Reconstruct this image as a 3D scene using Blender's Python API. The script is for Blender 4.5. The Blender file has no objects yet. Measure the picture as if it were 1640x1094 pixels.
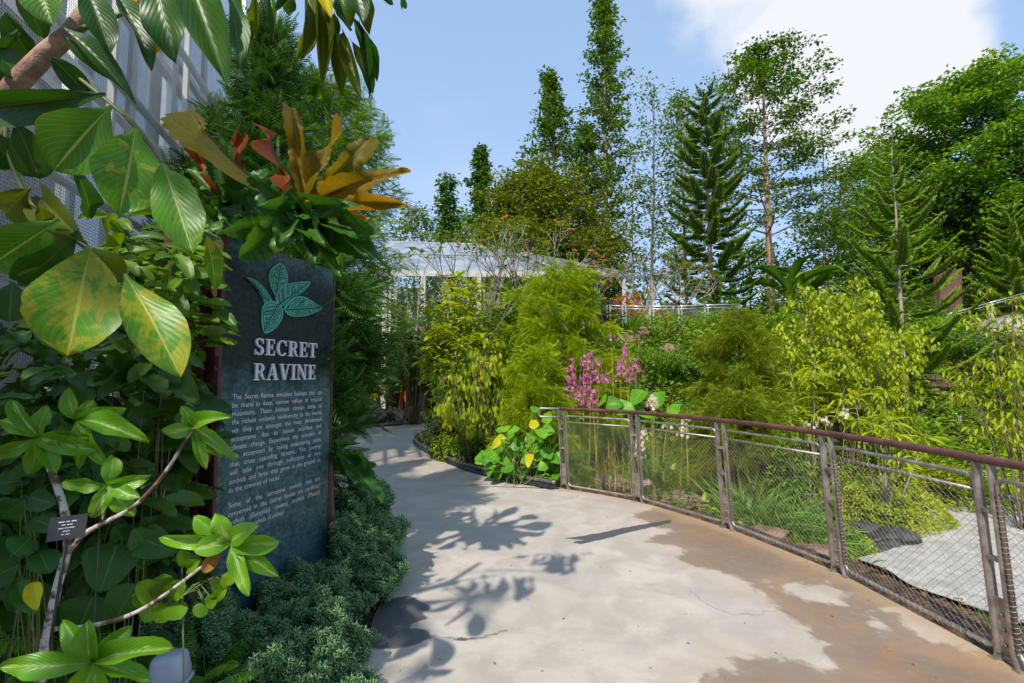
import bpy, math, random
import numpy as np
from mathutils import Vector, Matrix, noise as mnoise

S = bpy.context.scene
COL = S.collection
R = math.radians
rs = np.random.RandomState(7)

# ------------------------------------------------------------------ camera
CAM_H = 1.57
PITCH = R(3.9)
FPX = 1640 * 17.0 / 36.0
cam_d = bpy.data.cameras.new('camera')
cam_d.lens = 17.0
cam_d.sensor_width = 36.0
cam_d.clip_start = 0.05
cam_d.clip_end = 4000
cam = bpy.data.objects.new('camera', cam_d)
COL.objects.link(cam)
cam.location = (0, 0, CAM_H)
cam.rotation_euler = (R(90) + PITCH, 0, 0)
S.camera = cam

# ------------------------------------------------------------------ sun + sky
TO_SUN = Vector((-0.27, -0.62, 0.73)).normalized()
sd = bpy.data.lights.new('sun', 'SUN')
sd.energy = 4.0
sd.angle = R(0.8)
sd.color = (1.0, 0.93, 0.82)
so = bpy.data.objects.new('sun', sd)
COL.objects.link(so)
so.rotation_euler = TO_SUN.to_track_quat('Z', 'Y').to_euler()
so.location = (0, 0, 30)

W = bpy.data.worlds.new("World")
S.world = W
W.use_nodes = True
nt = W.node_tree
nt.nodes.clear()
def N(nt, t, **k):
    n = nt.nodes.new(t)
    for a, b in k.items():
        setattr(n, a, b)
    return n
sky = N(nt, 'ShaderNodeTexSky', sky_type='NISHITA')
sky.sun_disc = False
sky.sun_elevation = math.asin(TO_SUN.z)
sky.sun_rotation = math.atan2(TO_SUN.x, TO_SUN.y)
sky.air_density = 1.1
sky.dust_density = 0.9
sky.ozone_density = 1.6
tc = N(nt, 'ShaderNodeTexCoord')
def math_n(nt, op, a, b=None, c=None, clamp=False):
    n = N(nt, 'ShaderNodeMath', operation=op, use_clamp=clamp)
    for i, q in enumerate((a, b, c)):
        if q is None: continue
        if isinstance(q, (int, float)): n.inputs[i].default_value = q
        else: nt.links.new(q, n.inputs[i])
    return n.outputs[0]
def mrange(nt, v, a, b, c=0.0, d=1.0, sm=True):
    n = N(nt, 'ShaderNodeMapRange', interpolation_type='SMOOTHSTEP' if sm else 'LINEAR')
    nt.links.new(v, n.inputs[0])
    for i, q in enumerate((a, b, c, d)): n.inputs[i + 1].default_value = q
    return n.outputs[0]
def dirpx(px, py):
    xc = (px - 820) / FPX; yc = (547 - py) / FPX
    cp, sp = math.cos(PITCH), math.sin(PITCH)
    return Vector((xc, cp - yc * sp, sp + yc * cp))
# a bank of cumulus in the sky: noise-edged lobes around fixed sky directions
def cloud_lobe(px, py, rad, amp=1.0):
    d = dirpx(px, py).normalized()
    n = N(nt, 'ShaderNodeVectorMath', operation='DOT_PRODUCT')
    nt.links.new(tc.outputs['Generated'], n.inputs[0]); n.inputs[1].default_value = d
    return mrange(nt, n.outputs['Value'], math.cos(rad), 1.0, 0, amp, False)
nz = N(nt, 'ShaderNodeTexNoise'); nz.inputs['Scale'].default_value = 4.2; nz.inputs['Detail'].default_value = 9; nz.inputs['Roughness'].default_value = .52
mp = N(nt, 'ShaderNodeMapping'); mp.inputs['Scale'].default_value = (1, 1, 1.7)
nt.links.new(tc.outputs['Generated'], mp.inputs[0]); nt.links.new(mp.outputs[0], nz.inputs['Vector'])
tot = None
for a in ((1340, 90, .20, 1.3), (1220, 170, .12, .6), (1400, 140, .17, 1.3), (1470, 30, .12, .8), (1150, 40, .14, .45), (1330, 480, .24, .36), (1280, -90, .24, .8)):
    l = cloud_lobe(*a)
    tot = l if tot is None else math_n(nt, 'MAXIMUM', tot, l)
cl = math_n(nt, 'ADD', math_n(nt, 'MULTIPLY', tot, 1.0), math_n(nt, 'MULTIPLY', math_n(nt, 'SUBTRACT', nz.outputs[0], 0.5), 1.5))
cl = mrange(nt, cl, 0.22, 0.74)
nz2 = N(nt, 'ShaderNodeTexNoise'); nz2.inputs['Scale'].default_value = 2.2; nz2.inputs['Detail'].default_value = 5
nt.links.new(mp.outputs[0], nz2.inputs['Vector'])
wisp = math_n(nt, 'MULTIPLY', mrange(nt, nz2.outputs[0], .45, .75), .22)
cl = math_n(nt, 'MAXIMUM', cl, wisp)
sep = N(nt, 'ShaderNodeSeparateXYZ'); nt.links.new(tc.outputs['Generated'], sep.inputs[0])
hz = mrange(nt, sep.outputs['Z'], 0.0, 0.75, .9, .55, False)
mixh = N(nt, 'ShaderNodeMix', data_type='RGBA')
nt.links.new(hz, mixh.inputs[0])
nt.links.new(sky.outputs[0], mixh.inputs[6]); mixh.inputs[7].default_value = (3.0, 4.5, 6.9, 1)
mixc = N(nt, 'ShaderNodeMix', data_type='RGBA')
nt.links.new(cl, mixc.inputs[0]); nt.links.new(mixh.outputs[2], mixc.inputs[6]); mixc.inputs[7].default_value = (5.7, 5.8, 6.2, 1)
bg = N(nt, 'ShaderNodeBackground'); bg.inputs[1].default_value = 0.122
nt.links.new(mixc.outputs[2], bg.inputs[0])
wo = N(nt, 'ShaderNodeOutputWorld'); nt.links.new(bg.outputs[0], wo.inputs[0])

S.view_settings.view_transform = 'Standard'
S.view_settings.look = 'None'
S.view_settings.exposure = 0.4
S.view_settings.gamma = 1
S.render.engine = 'CYCLES'
S.cycles.max_bounces = 7
S.cycles.diffuse_bounces = 3
S.cycles.glossy_bounces = 2
S.cycles.transmission_bounces = 4
S.cycles.transparent_max_bounces = 8
S.cycles.caustics_reflective = False
S.cycles.caustics_refractive = False
S.cycles.use_denoising = True

# ------------------------------------------------------------------ placement helpers (a photo pixel + a distance = a point)
def at(px, py, Y):
    d = dirpx(px, py)
    t = Y / d.y
    return np.array((d.x * t, Y, CAM_H + d.z * t))
def gp(px, py, z=0.0):
    d = dirpx(px, py)
    t = (z - CAM_H) / d.z
    return np.array((d.x * t, d.y * t, z))
def nrm(v):
    v = np.asarray(v, float)
    return v / (np.linalg.norm(v, axis=-1, keepdims=True) + 1e-12)
def sstep(a, b, x):
    t = np.clip((np.asarray(x, float) - a) / (b - a), 0, 1)
    return t * t * (3 - 2 * t)

# ------------------------------------------------------------------ mesh accumulator
class MB:
    def __init__(s):
        s.V = []; s.F = []; s.UV = []; s.R = []; s.M = []; s.n = 0
    def add(s, V, F, UV=None, rnd=0.5, mat=0):
        V = np.asarray(V, float).reshape(-1, 3); F = np.asarray(F, int).reshape(-1, 3)
        k = len(V)
        s.V.append(V); s.F.append(F + s.n)
        s.UV.append(np.zeros((k, 2)) if UV is None else np.asarray(UV, float))
        s.R.append(np.full(k, rnd, float) if np.isscalar(rnd) else np.asarray(rnd, float))
        s.M.append(np.full(len(F), mat, int)); s.n += k
    def inst(s, T, M, P, rnd, mat=0):
        """template T=(V,F,UV) placed by matrices M (N,3,3: columns x,y,z) at P (N,3)"""
        V, F, UV = T
        n = len(P); k = len(V)
        if n == 0: return
        A = np.einsum('nij,kj->nki', M, V) + P[:, None, :]
        FF = (F[None] + (np.arange(n) * k)[:, None, None]).reshape(-1, 3)
        s.add(A.reshape(-1, 3), FF, np.tile(UV, (n, 1)), np.repeat(np.asarray(rnd, float) * np.ones(n), k), mat)
    def tube(s, pts, rad, sides=6, mat=0, rnd=.5, caps=True):
        pts = np.asarray(pts, float); n = len(pts)
        rad = np.full(n, rad, float) if np.isscalar(rad) else np.asarray(rad, float)
        t = nrm(np.gradient(pts, axis=0))
        ref = np.array((0, 0, 1.0)) if abs(t[0][2]) < .9 else np.array((1.0, 0, 0))
        V = []
        x = nrm(np.cross(t[0], ref))
        L = 0
        UV = []
        for i in range(n):
            x = nrm(x - t[i] * np.dot(x, t[i])); y = np.cross(t[i], x)
            a = np.arange(sides) / sides * 2 * np.pi
            V.append(pts[i] + rad[i] * (np.cos(a)[:, None] * x + np.sin(a)[:, None] * y))
            if i: L += np.linalg.norm(pts[i] - pts[i - 1])
            UV.append(np.stack([a / 6.283, np.full(sides, L)], 1))
        V = np.concatenate(V); UV = np.concatenate(UV)
        F = []
        for i in range(n - 1):
            for j in range(sides):
                a = i * sides + j; b = i * sides + (j + 1) % sides
                F += [(a, b, b + sides), (a, b + sides, a + sides)]
        if caps:
            F += [(0, j + 1, j) for j in range(1, sides - 1)]
            o = (n - 1) * sides
            F += [(o, o + j, o + j + 1) for j in range(1, sides - 1)]
        s.add(V, F, UV, rnd, mat)
    def box(s, c, size, X=(1, 0, 0), Y=(0, 1, 0), Z=(0, 0, 1), mat=0, rnd=.5):
        c = np.asarray(c, float); h = np.asarray(size, float) / 2
        X, Y, Z = (nrm(q) for q in (X, Y, Z))
        V = [c + a * h[0] * X + b * h[1] * Y + d * h[2] * Z for a in (-1, 1) for b in (-1, 1) for d in (-1, 1)]
        F = [(0, 1, 3), (0, 3, 2), (4, 6, 7), (4, 7, 5), (0, 4, 5), (0, 5, 1), (2, 3, 7), (2, 7, 6), (0, 2, 6), (0, 6, 4), (1, 5, 7), (1, 7, 3)]
        s.add(V, F, None, rnd, mat)
    def quad(s, a, b, c, d, mat=0, rnd=.5):
        s.add([a, b, c, d], [(0, 1, 2), (0, 2, 3)], [(0, 0), (1, 0), (1, 1), (0, 1)], rnd, mat)
    def poly(s, pts, thick_vec, mat=0):
        """prism over a planar outline (fan from the centroid)"""
        P = np.asarray(pts, float); n = len(P); T = np.asarray(thick_vec, float)
        V = np.concatenate([P, P + T, [P.mean(0)], [P.mean(0) + T]])
        F = []
        for i in range(n):
            j = (i + 1) % n
            F += [(2 * n, j, i), (2 * n + 1, n + i, n + j), (i, j, n + j), (i, n + j, n + i)]
        s.add(V, F, None, .5, mat)
    def build(s, name, mats, parent=None, origin=None, smooth=True):
        V = np.concatenate(s.V); F = np.concatenate(s.F); UV = np.concatenate(s.UV); Rn = np.concatenate(s.R); M = np.concatenate(s.M)
        if parent is not None:
            org = np.zeros(3); q = parent
            while q is not None: org = org + np.array(q.location[:]); q = q.parent
        elif origin is not None: org = np.asarray(origin, float)
        else: org = np.array((V[:, 0].mean(), V[:, 1].mean(), V[:, 2].min()))
        me = bpy.data.meshes.new(name)
        me.vertices.add(len(V)); me.vertices.foreach_set('co', (V - org).astype(np.float32).ravel())
        me.loops.add(len(F) * 3); me.loops.foreach_set('vertex_index', F.ravel().astype(np.int32))
        me.polygons.add(len(F)); me.polygons.foreach_set('loop_start', (np.arange(len(F)) * 3).astype(np.int32))
        me.polygons.foreach_set('loop_total', np.full(len(F), 3, np.int32))
        me.polygons.foreach_set('material_index', M.astype(np.int32))
        me.polygons.foreach_set('use_smooth', np.full(len(F), smooth, bool))
        uv = me.uv_layers.new(name='UVMap'); uv.data.foreach_set('uv', UV[F.ravel()].astype(np.float32).ravel())
        at_ = me.attributes.new('rnd', 'FLOAT', 'POINT'); at_.data.foreach_set('value', Rn.astype(np.float32))
        me.update(calc_edges=True); me.validate()
        if not isinstance(mats, (list, tuple)): mats = [mats]
        for m in mats: me.materials.append(m)
        o = bpy.data.objects.new(name, me); COL.objects.link(o)
        if parent is not None: o.parent = parent
        else: o.location = org
        return o

def tag(o, label=None, cat=None, group=None, kind=None):
    if label: o['label'] = label
    if cat: o['category'] = cat
    if group: o['group'] = group
    if kind: o['kind'] = kind
    return o
def thing(name, label, cat, loc=(0, 0, 0), group=None):
    o = bpy.data.objects.new(name, None); COL.objects.link(o)
    o.location = tuple(float(q) for q in loc); o.empty_display_size = .1
    return tag(o, label, cat, group)
def dup(root, loc, rz=0.0, label=None, group=None, sc=1.0):
    c = root.copy(); COL.objects.link(c); c.location = tuple(float(q) for q in loc)
    c.rotation_euler = (0, 0, rz); c.scale = (sc,) * 3 if np.isscalar(sc) else sc
    if label: c['label'] = label
    if group: c['group'] = group
    for ch in list(root.children):
        d = ch.copy(); COL.objects.link(d); d.parent = c
        for g in list(ch.children):
            e = g.copy(); COL.objects.link(e); e.parent = d
    return c

# ------------------------------------------------------------------ materials
def newmat(name):
    m = bpy.data.materials.new(name); m.use_nodes = True
    t = m.node_tree; t.nodes.clear()
    out = N(t, 'ShaderNodeOutputMaterial')
    return m, t, out
def rgba(c): return (c[0], c[1], c[2], 1)
def mixc_n(t, fac, a, b, blend='MIX'):
    n = N(t, 'ShaderNodeMix', data_type='RGBA', blend_type=blend)
    for i, q in ((0, fac), (6, a), (7, b)):
        if hasattr(q, 'links') or hasattr(q, 'is_linked'): t.links.new(q, n.inputs[i])
        elif i == 0: n.inputs[0].default_value = q
        else: n.inputs[i].default_value = rgba(q)
    return n.outputs[2]
def noise_n(t, scale, detail=4, rough=.55, vec=None, dist=0.0):
    n = N(t, 'ShaderNodeTexNoise'); n.inputs['Scale'].default_value = scale; n.inputs['Detail'].default_value = detail
    n.inputs['Roughness'].default_value = rough; n.inputs['Distortion'].default_value = dist
    if vec is None:
        c = N(t, 'ShaderNodeTexCoord'); vec = c.outputs['Object']
    t.links.new(vec, n.inputs['Vector'])
    return n.outputs[0]
def leafmat(name, c1, c2, trans=.35, rough=.42, tip=None, vein=None, blotch=None, cream=None, spec=.4, back=None):
    gain = lambda c: None if c is None else (min(.85, c[0] * 1.4), min(.85, c[1] * 1.42), c[2] * .9)
    c1, c2, tip = gain(c1), gain(c2), gain(tip)
    m, t, out = newmat(name)
    a = N(t, 'ShaderNodeAttribute', attribute_name='rnd')
    uv = N(t, 'ShaderNodeUVMap'); sp = N(t, 'ShaderNodeSeparateXYZ'); t.links.new(uv.outputs[0], sp.inputs[0])
    u, v = sp.outputs[0], sp.outputs[1]
    col = mixc_n(t, a.outputs['Fac'], c1, c2)
    nzz = noise_n(t, 9.0, 3)
    col = mixc_n(t, mrange(t, nzz, .35, .7, 0, .35), col, tuple(q * .55 for q in c1))
    if tip: col = mixc_n(t, mrange(t, v, .25, 1.0, 0, .9), col, tip)
    du = math_n(t, 'ABSOLUTE', math_n(t, 'SUBTRACT', u, .5))
    hole = None
    if blotch:
        bn = noise_n(t, 17.0, 6, .62, dist=.6)
        bs = math_n(t, 'ADD', bn, math_n(t, 'MULTIPLY', math_n(t, 'SUBTRACT', a.outputs['Fac'], .5), .34))
        col = mixc_n(t, mrange(t, bs, .54, .66, 0, .8), col, blotch)
        en = noise_n(t, 30.0, 5, .7)
        col = mixc_n(t, mrange(t, math_n(t, 'ADD', du, math_n(t, 'MULTIPLY', math_n(t, 'SUBTRACT', en, .5), .22)), .475, .515, 0, .85), col, (.20, .10, .025))
        hole = mrange(t, noise_n(t, 24.0, 2, .4), .752, .756)
        sn = noise_n(t, 42.0, 2, .5)
        col = mixc_n(t, mrange(t, sn, .745, .765, 0, .8), col, (.06, .018, .004))
    if cream:
        vm = N(t, 'ShaderNodeMapping'); vm.inputs['Scale'].default_value = (7, 2.2, 1)
        t.links.new(uv.outputs[0], vm.inputs[0])
        cn = noise_n(t, 1.0, 5, .6, vec=vm.outputs[0], dist=.8)
        oc = N(t, 'ShaderNodeTexCoord'); cn2 = noise_n(t, 13.0, 2, .5)
        k = math_n(t, 'ADD', math_n(t, 'SUBTRACT', math_n(t, 'MULTIPLY', math_n(t, 'ADD', cn, cn2), .5), math_n(t, 'MULTIPLY', du, .85)), 0)
        col = mixc_n(t, mrange(t, k, .43, .50, 0, .9), col, cream)
    bump_src = None
    if vein:
        midr = mrange(t, du, .012, .028, 1, 0)
        ph = math_n(t, 'SUBTRACT', math_n(t, 'MULTIPLY', v, 12.0), math_n(t, 'MULTIPLY', du, 9.0))
        fr = math_n(t, 'ABSOLUTE', math_n(t, 'SUBTRACT', math_n(t, 'FRACT', ph), .5))
        side = math_n(t, 'MULTIPLY', mrange(t, fr, .0, .07, 1, 0), .38)
        vv = math_n(t, 'MAXIMUM', midr, side)
        col = mixc_n(t, math_n(t, 'MULTIPLY', vv, .9), col, vein)
        bump_src = math_n(t, 'ADD', math_n(t, 'MULTIPLY', fr, .6), math_n(t, 'MULTIPLY', midr, -.5))
    if back:
        g = N(t, 'ShaderNodeNewGeometry'); col = mixc_n(t, g.outputs['Backfacing'], col, back)
    p = N(t, 'ShaderNodeBsdfPrincipled')
    t.links.new(col, p.inputs['Base Color']); p.inputs['Roughness'].default_value = rough
    p.inputs['Specular IOR Level'].default_value = spec
    if bump_src is not None:
        b = N(t, 'ShaderNodeBump'); b.inputs['Strength'].default_value = .35; b.inputs['Distance'].default_value = .004
        t.links.new(bump_src, b.inputs['Height']); t.links.new(b.outputs[0], p.inputs['Normal'])
    tr = N(t, 'ShaderNodeBsdfTranslucent')
    t.links.new(mixc_n(t, 1.0, col, (1.35, 1.25, .55), 'MULTIPLY'), tr.inputs[0])
    mx = N(t, 'ShaderNodeMixShader'); mx.inputs[0].default_value = trans
    t.links.new(p.outputs[0], mx.inputs[1]); t.links.new(tr.outputs[0], mx.inputs[2]); t.links.new(mx.outputs[0], out.inputs[0])
    if hole is not None:
        tp = N(t, 'ShaderNodeBsdfTransparent'); m2 = N(t, 'ShaderNodeMixShader'); t.links.new(hole, m2.inputs[0]); t.links.new(mx.outputs[0], m2.inputs[1]); t.links.new(tp.outputs[0], m2.inputs[2]); t.links.new(m2.outputs[0], out.inputs[0])
    return m
def solid(name, c1, c2=None, rough=.6, metal=0.0, scale=8.0, bump=0.0, bscale=40.0, lo=.35, hi=.65, spec=.5, detail=5, alpha=None, stretch=None, coat=0):
    m, t, out = newmat(name)
    p = N(t, 'ShaderNodeBsdfPrincipled'); p.inputs['Roughness'].default_value = rough; p.inputs['Metallic'].default_value = metal
    p.inputs['Specular IOR Level'].default_value = spec; p.inputs['Coat Weight'].default_value = coat
    vec = None
    c = N(t, 'ShaderNodeTexCoord'); mp = N(t, 'ShaderNodeMapping'); t.links.new(c.outputs['Object'], mp.inputs[0])
    if stretch: mp.inputs['Scale'].default_value = stretch
    vec = mp.outputs[0]
    if c2 is not None:
        n = noise_n(t, scale, detail, .6, vec=vec)
        col = mixc_n(t, mrange(t, n, lo, hi), c1, c2)
        t.links.new(col, p.inputs['Base Color'])
        t.links.new(mrange(t, n, lo, hi, rough * .85, min(1, rough * 1.15)), p.inputs['Roughness'])
    else: p.inputs['Base Color'].default_value = rgba(c1)
    if bump:
        b = N(t, 'ShaderNodeBump'); b.inputs['Strength'].default_value = bump; b.inputs['Distance'].default_value = .02
        t.links.new(noise_n(t, bscale, 6, .6, vec=vec), b.inputs['Height']); t.links.new(b.outputs[0], p.inputs['Normal'])
    if alpha is not None: p.inputs['Alpha'].default_value = alpha
    t.links.new(p.outputs[0], out.inputs[0])
    return m

M = {}
# leaves (base colours as the leaves have them)
M['dark'] = leafmat('leaf_dark_green', (.016, .052, .006), (.055, .125, .012), .28)
M['mid'] = leafmat('leaf_mid_green', (.045, .11, .010), (.13, .22, .015), .35)
M['bright'] = leafmat('leaf_bright_green', (.075, .18, .012), (.19, .30, .02), .4)
M['lime'] = leafmat('leaf_lime', (.19, .27, .015), (.42, .44, .03), .45)
M['olive'] = leafmat('leaf_olive', (.075, .115, .010), (.21, .24, .015), .35)
M['hilldark'] = leafmat('leaf_evergreen', (.035, .095, .016), (.09, .18, .022), .3)
M['airy'] = leafmat('leaf_airy', (.06, .13, .02), (.16, .22, .035), .4)
M['feather'] = leafmat('needle_feather', (.085, .16, .008), (.24, .32, .012), .45, rough=.6, tip=(.34, .42, .025), spec=.2)
M['feather2'] = leafmat('needle_feather_olive', (.06, .12, .010), (.17, .21, .014), .4, rough=.6, tip=(.25, .28, .022), spec=.2)
M['arau'] = leafmat('needle_araucaria', (.035, .085, .012), (.08, .14, .018), .2, rough=.55, tip=(.16, .24, .025), spec=.25)
M['arau2'] = leafmat('needle_araucaria_light', (.045, .11, .012), (.08, .16, .018), .2, rough=.5, tip=(.22, .32, .02), spec=.3)
M['podo'] = leafmat('needle_podocarp', (.018, .055, .014), (.04, .10, .018), .2, rough=.5, tip=(.055, .14, .02), spec=.3)
M['juniper'] = leafmat('juniper_scale', (.020, .065, .036), (.085, .18, .095), .15, rough=.6, tip=(.27, .42, .28), spec=.25)
M['bigleaf'] = leafmat('big_leaf_blotched', (.045, .15, .010), (.09, .24, .012), .40, rough=.38, vein=(.48, .52, .10), blotch=(.40, .38, .012))
M['bigdark'] = leafmat('big_leaf_dark', (.014, .055, .008), (.035, .105, .012), .28, rough=.38, vein=(.10, .16, .02))
M['bigolive'] = leafmat('big_leaf_olive', (.06, .085, .010), (.12, .15, .012), .5, rough=.4, vein=(.18, .20, .03))
M['orange'] = leafmat('leaf_orange', (.42, .13, .01), (.55, .22, .01), .45, vein=(.5, .25, .03))
M['nestgreen'] = leafmat('nest_leaf_green', (.018, .075, .016), (.05, .14, .018), .3, rough=.4, vein=(.10, .19, .04))
M['nestbronze'] = leafmat('nest_leaf_bronze', (.075, .085, .010), (.23, .115, .012), .5, rough=.5, spec=.2, vein=(.34, .26, .05))
M['nestred'] = leafmat('nest_leaf_red', (.13, .03, .012), (.22, .055, .015), .4, rough=.55, spec=.2, vein=(.30, .12, .04))
M['varieg'] = leafmat('variegated_leaf', (.07, .20, .012), (.13, .29, .016), .32, rough=.36, vein=(.19, .34, .07), cream=(.48, .55, .16))
M['heart'] = leafmat('heart_leaf', (.016, .068, .012), (.034, .115, .018), .3, rough=.45, vein=(.09, .20, .05))
M['round'] = leafmat('round_leaf', (.05, .19, .01), (.15, .34, .015), .35, rough=.45, vein=(.25, .42, .06))
M['yellow'] = leafmat('leaf_yellow', (.5, .42, .01), (.62, .55, .02), .5, vein=(.6, .55, .1))
M['fern'] = leafmat('fern', (.05, .16, .012), (.13, .27, .018), .4)
M['fernlime'] = leafmat('fern_lime', (.14, .26, .012), (.28, .40, .02), .45)
M['palm'] = leafmat('palm_frond', (.022, .085, .03), (.05, .14, .05), .3, rough=.35)
M['reed'] = leafmat('reed', (.10, .20, .015), (.30, .38, .04), .45, rough=.5)
M['straw'] = leafmat('dry_stalk', (.32, .22, .07), (.45, .34, .10), .2, rough=.7)
M['bluegrass'] = leafmat('blue_green_blade', (.07, .16, .035), (.20, .32, .08), .4, rough=.45)
M['purple'] = leafmat('petal_magenta', (.30, .05, .32), (.56, .20, .58), .4, rough=.6)
M['palepetal'] = leafmat('petal_pale', (.62, .42, .60), (.80, .70, .76), .4, rough=.6)
M['pinkpetal'] = leafmat('petal_pink', (.70, .10, .18), (.82, .30, .30), .4, rough=.6)
M['crotonred'] = leafmat('leaf_croton', (.25, .05, .02), (.50, .28, .02), .35)
M['deadleaf'] = leafmat('leaf_dead', (.16, .07, .03), (.28, .13, .05), .2, rough=.8)
# bark and wood
M['bark'] = solid('bark', (.10, .065, .042), (.22, .16, .11), .9, scale=6, bump=.6, bscale=25, stretch=(1, 1, .3))
M['barkpale'] = solid('bark_pale', (.28, .21, .16), (.42, .34, .27), .9, scale=5, bump=.4, bscale=20, stretch=(1, 1, .35))
M['barkpatch'] = solid('bark_lichened', (.12, .055, .04), (.52, .48, .42), .85, scale=26, bump=.5, bscale=60, lo=.42, hi=.56)
M['barkpink'] = solid('bark_pinkish', (.22, .12, .08), (.42, .27, .18), .8, scale=14, bump=.5, bscale=50)
M['stem'] = solid('green_stem', (.10, .15, .03), (.16, .17, .05), .6, scale=10)
M['sealing'] = solid('sealing_wax_stem', (.55, .12, .012), (.72, .22, .02), .4, scale=8)
M['greywood'] = solid('grey_branch', (.22, .19, .15), (.36, .32, .27), .8, scale=12)
# hard materials
M['rust'] = solid('maroon_steel', (.075, .018, .015), (.11, .028, .022), .55, scale=5, bump=.08, bscale=120)
M['rail'] = solid('maroon_handrail', (.070, .026, .022), (.135, .052, .042), .45, scale=7, lo=.3, hi=.7, bump=.05, bscale=90)
M['steel'] = solid('stainless_steel', (.30, .27, .24), (.44, .41, .38), .46, metal=.75, scale=9, bump=.03, bscale=200, stretch=(1, 1, .1))
M['post'] = solid('bead_blasted_post', (.20, .16, .135), (.43, .38, .33), .45, metal=.5, scale=9, lo=.3, hi=.7, bump=.06, bscale=150, detail=8)
M['wire'] = solid('steel_wire', (.34, .29, .25), (.50, .45, .40), .45, metal=.35, scale=20)
M['white'] = solid('white_paint', (.70, .70, .70), (.80, .80, .79), .5, scale=3, bump=.03)
M['whiteold'] = solid('weathered_white_paint', (.34, .33, .30), (.60, .59, .56), .65, scale=5, lo=.3, hi=.7, bump=.1)
M['black'] = solid('black_plastic', (.012, .012, .014), (.03, .03, .033), .38, scale=14, bump=.5, bscale=14)
M['blackplate'] = solid('black_plate', (.008, .008, .009), (.013, .013, .014), .35)
M['boxgrey'] = solid('grey_plastic', (.33, .36, .42), (.40, .43, .48), .45, scale=6)
M['rockbrown'] = solid('sandstone_rock', (.11, .062, .04), (.27, .17, .115), .9, scale=3.5, bump=.8, bscale=12)
M['rockblack'] = solid('black_rock', (.018, .018, .020), (.075, .07, .07), .6, scale=4, bump=.8, bscale=14)
M['rockpink'] = solid('pale_sandstone', (.27, .18, .135), (.42, .31, .24), .9, scale=3, bump=.5, bscale=12)
M['teal'] = solid('teal_plastic', (.012, .16, .12), (.02, .22, .16), .5, scale=6)
M['glassteal'] = solid('teal_glass', (.08, .30, .34), (.14, .42, .46), .15, scale=6)
M['brownwall'] = solid('brown_clad_wall', (.13, .055, .045), (.17, .075, .06), .75, scale=2, bump=.05)
M['soil'] = solid('soil', (.045, .028, .018), (.11, .07, .045), .95, scale=10, bump=.8, bscale=30)
M['teallet'] = solid('emblem_green', (.07, .40, .30), (.09, .44, .33), .55, scale=20)
M['letter'] = solid('white_letter', (.62, .62, .68), (.70, .70, .75), .5, scale=20)
M['concstep'] = solid('concrete_step', (.42, .36, .29), (.56, .50, .42), .85, scale=4, bump=.2)
M['silver'] = solid('silver_rail', (.60, .61, .62), (.72, .73, .74), .35, metal=.6, scale=6)
M['meshpaint'] = solid('grey_white_mesh', (.52, .50, .48), (.64, .62, .60), .55, scale=3)

# =================================================================== THE SETTING
FENCE = [gp(905, 783)[:2], gp(1023, 804)[:2], gp(1166, 847)[:2], gp(1345, 919)[:2], gp(1617, 1065)[:2]]
_d = FENCE[4] - FENCE[3]
FENCE += [FENCE[4] + np.array((-.03, -1.17)), FENCE[4] + np.array((-.25, -2.3)), FENCE[4] + np.array((-.6, -3.4))]
FENCE = np.array(FENCE)
def resamp(P, n):
    P = np.asarray(P, float); d = np.r_[0, np.cumsum(np.linalg.norm(np.diff(P, axis=0), axis=1))]
    # Catmull-Rom through the points
    Q = np.vstack([2 * P[0] - P[1], P, 2 * P[-1] - P[-2]])
    out = []
    for q in np.linspace(0, d[-1], n):
        i = min(max(np.searchsorted(d, q, 'right') - 1, 0), len(P) - 2)
        t = (q - d[i]) / max(d[i + 1] - d[i], 1e-9)
        p0, p1, p2, p3 = Q[i], Q[i + 1], Q[i + 2], Q[i + 3]
        out.append(.5 * (2 * p1 + (p2 - p0) * t + (2 * p0 - 5 * p1 + 4 * p2 - p3) * t ** 2 + (3 * p1 - p0 - 3 * p2 + p3) * t ** 3))
    return np.array(out)
EDGE = [gp(890, 783)[:2], gp(820, 770)[:2], gp(757, 755)[:2], gp(712, 738)[:2], gp(680, 722)[:2], gp(666, 711)[:2], gp(668, 702)[:2], gp(686, 694)[:2]]
EDGE_R = resamp(EDGE, 60)
RIGHT = np.vstack([FENCE[::-1], EDGE, [[-2.0, 14.2], [-.6, 15.0]]])
LEFT = np.array([[-1.0, -2.0], [-.86, 0], [-.82, 1.2], gp(560, 1094)[:2], gp(600, 985)[:2], gp(632, 905)[:2], gp(604, 850)[:2], [-1.75, 5.4], [-2.45, 7.0], [-3.6, 9.3], [-4.5, 11.6], [-4.4, 13.9], [-3.0, 15.8], [-.8, 16.9]])
Rc, Lc = resamp(RIGHT, 420), resamp(LEFT, 420)

def seg_dist(X, Y, P, closed=False):
    P = np.asarray(P, float); best = np.full(X.shape, 1e9)
    n = len(P)
    for i in range(n if closed else n - 1):
        a, b = P[i], P[(i + 1) % n]; ab = b - a; L2 = ab @ ab + 1e-12
        t = np.clip(((X - a[0]) * ab[0] + (Y - a[1]) * ab[1]) / L2, 0, 1)
        best = np.minimum(best, np.hypot(X - a[0] - t * ab[0], Y - a[1] - t * ab[1]))
    return best
def inside(X, Y, P):
    P = np.asarray(P, float); r = np.zeros(X.shape, bool); n = len(P)
    for i in range(n):
        x1, y1 = P[i]; x2, y2 = P[(i + 1) % n]
        c = ((y1 > Y) != (y2 > Y)) & (X < (x2 - x1) * (Y - y1) / (y2 - y1 + 1e-12) + x1)
        r ^= c
    return r
WALK = np.vstack([Rc, Lc[::-1]])
WALK_S = np.vstack([Rc[::8], Lc[::-8]])
LOWZ = -.80
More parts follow.
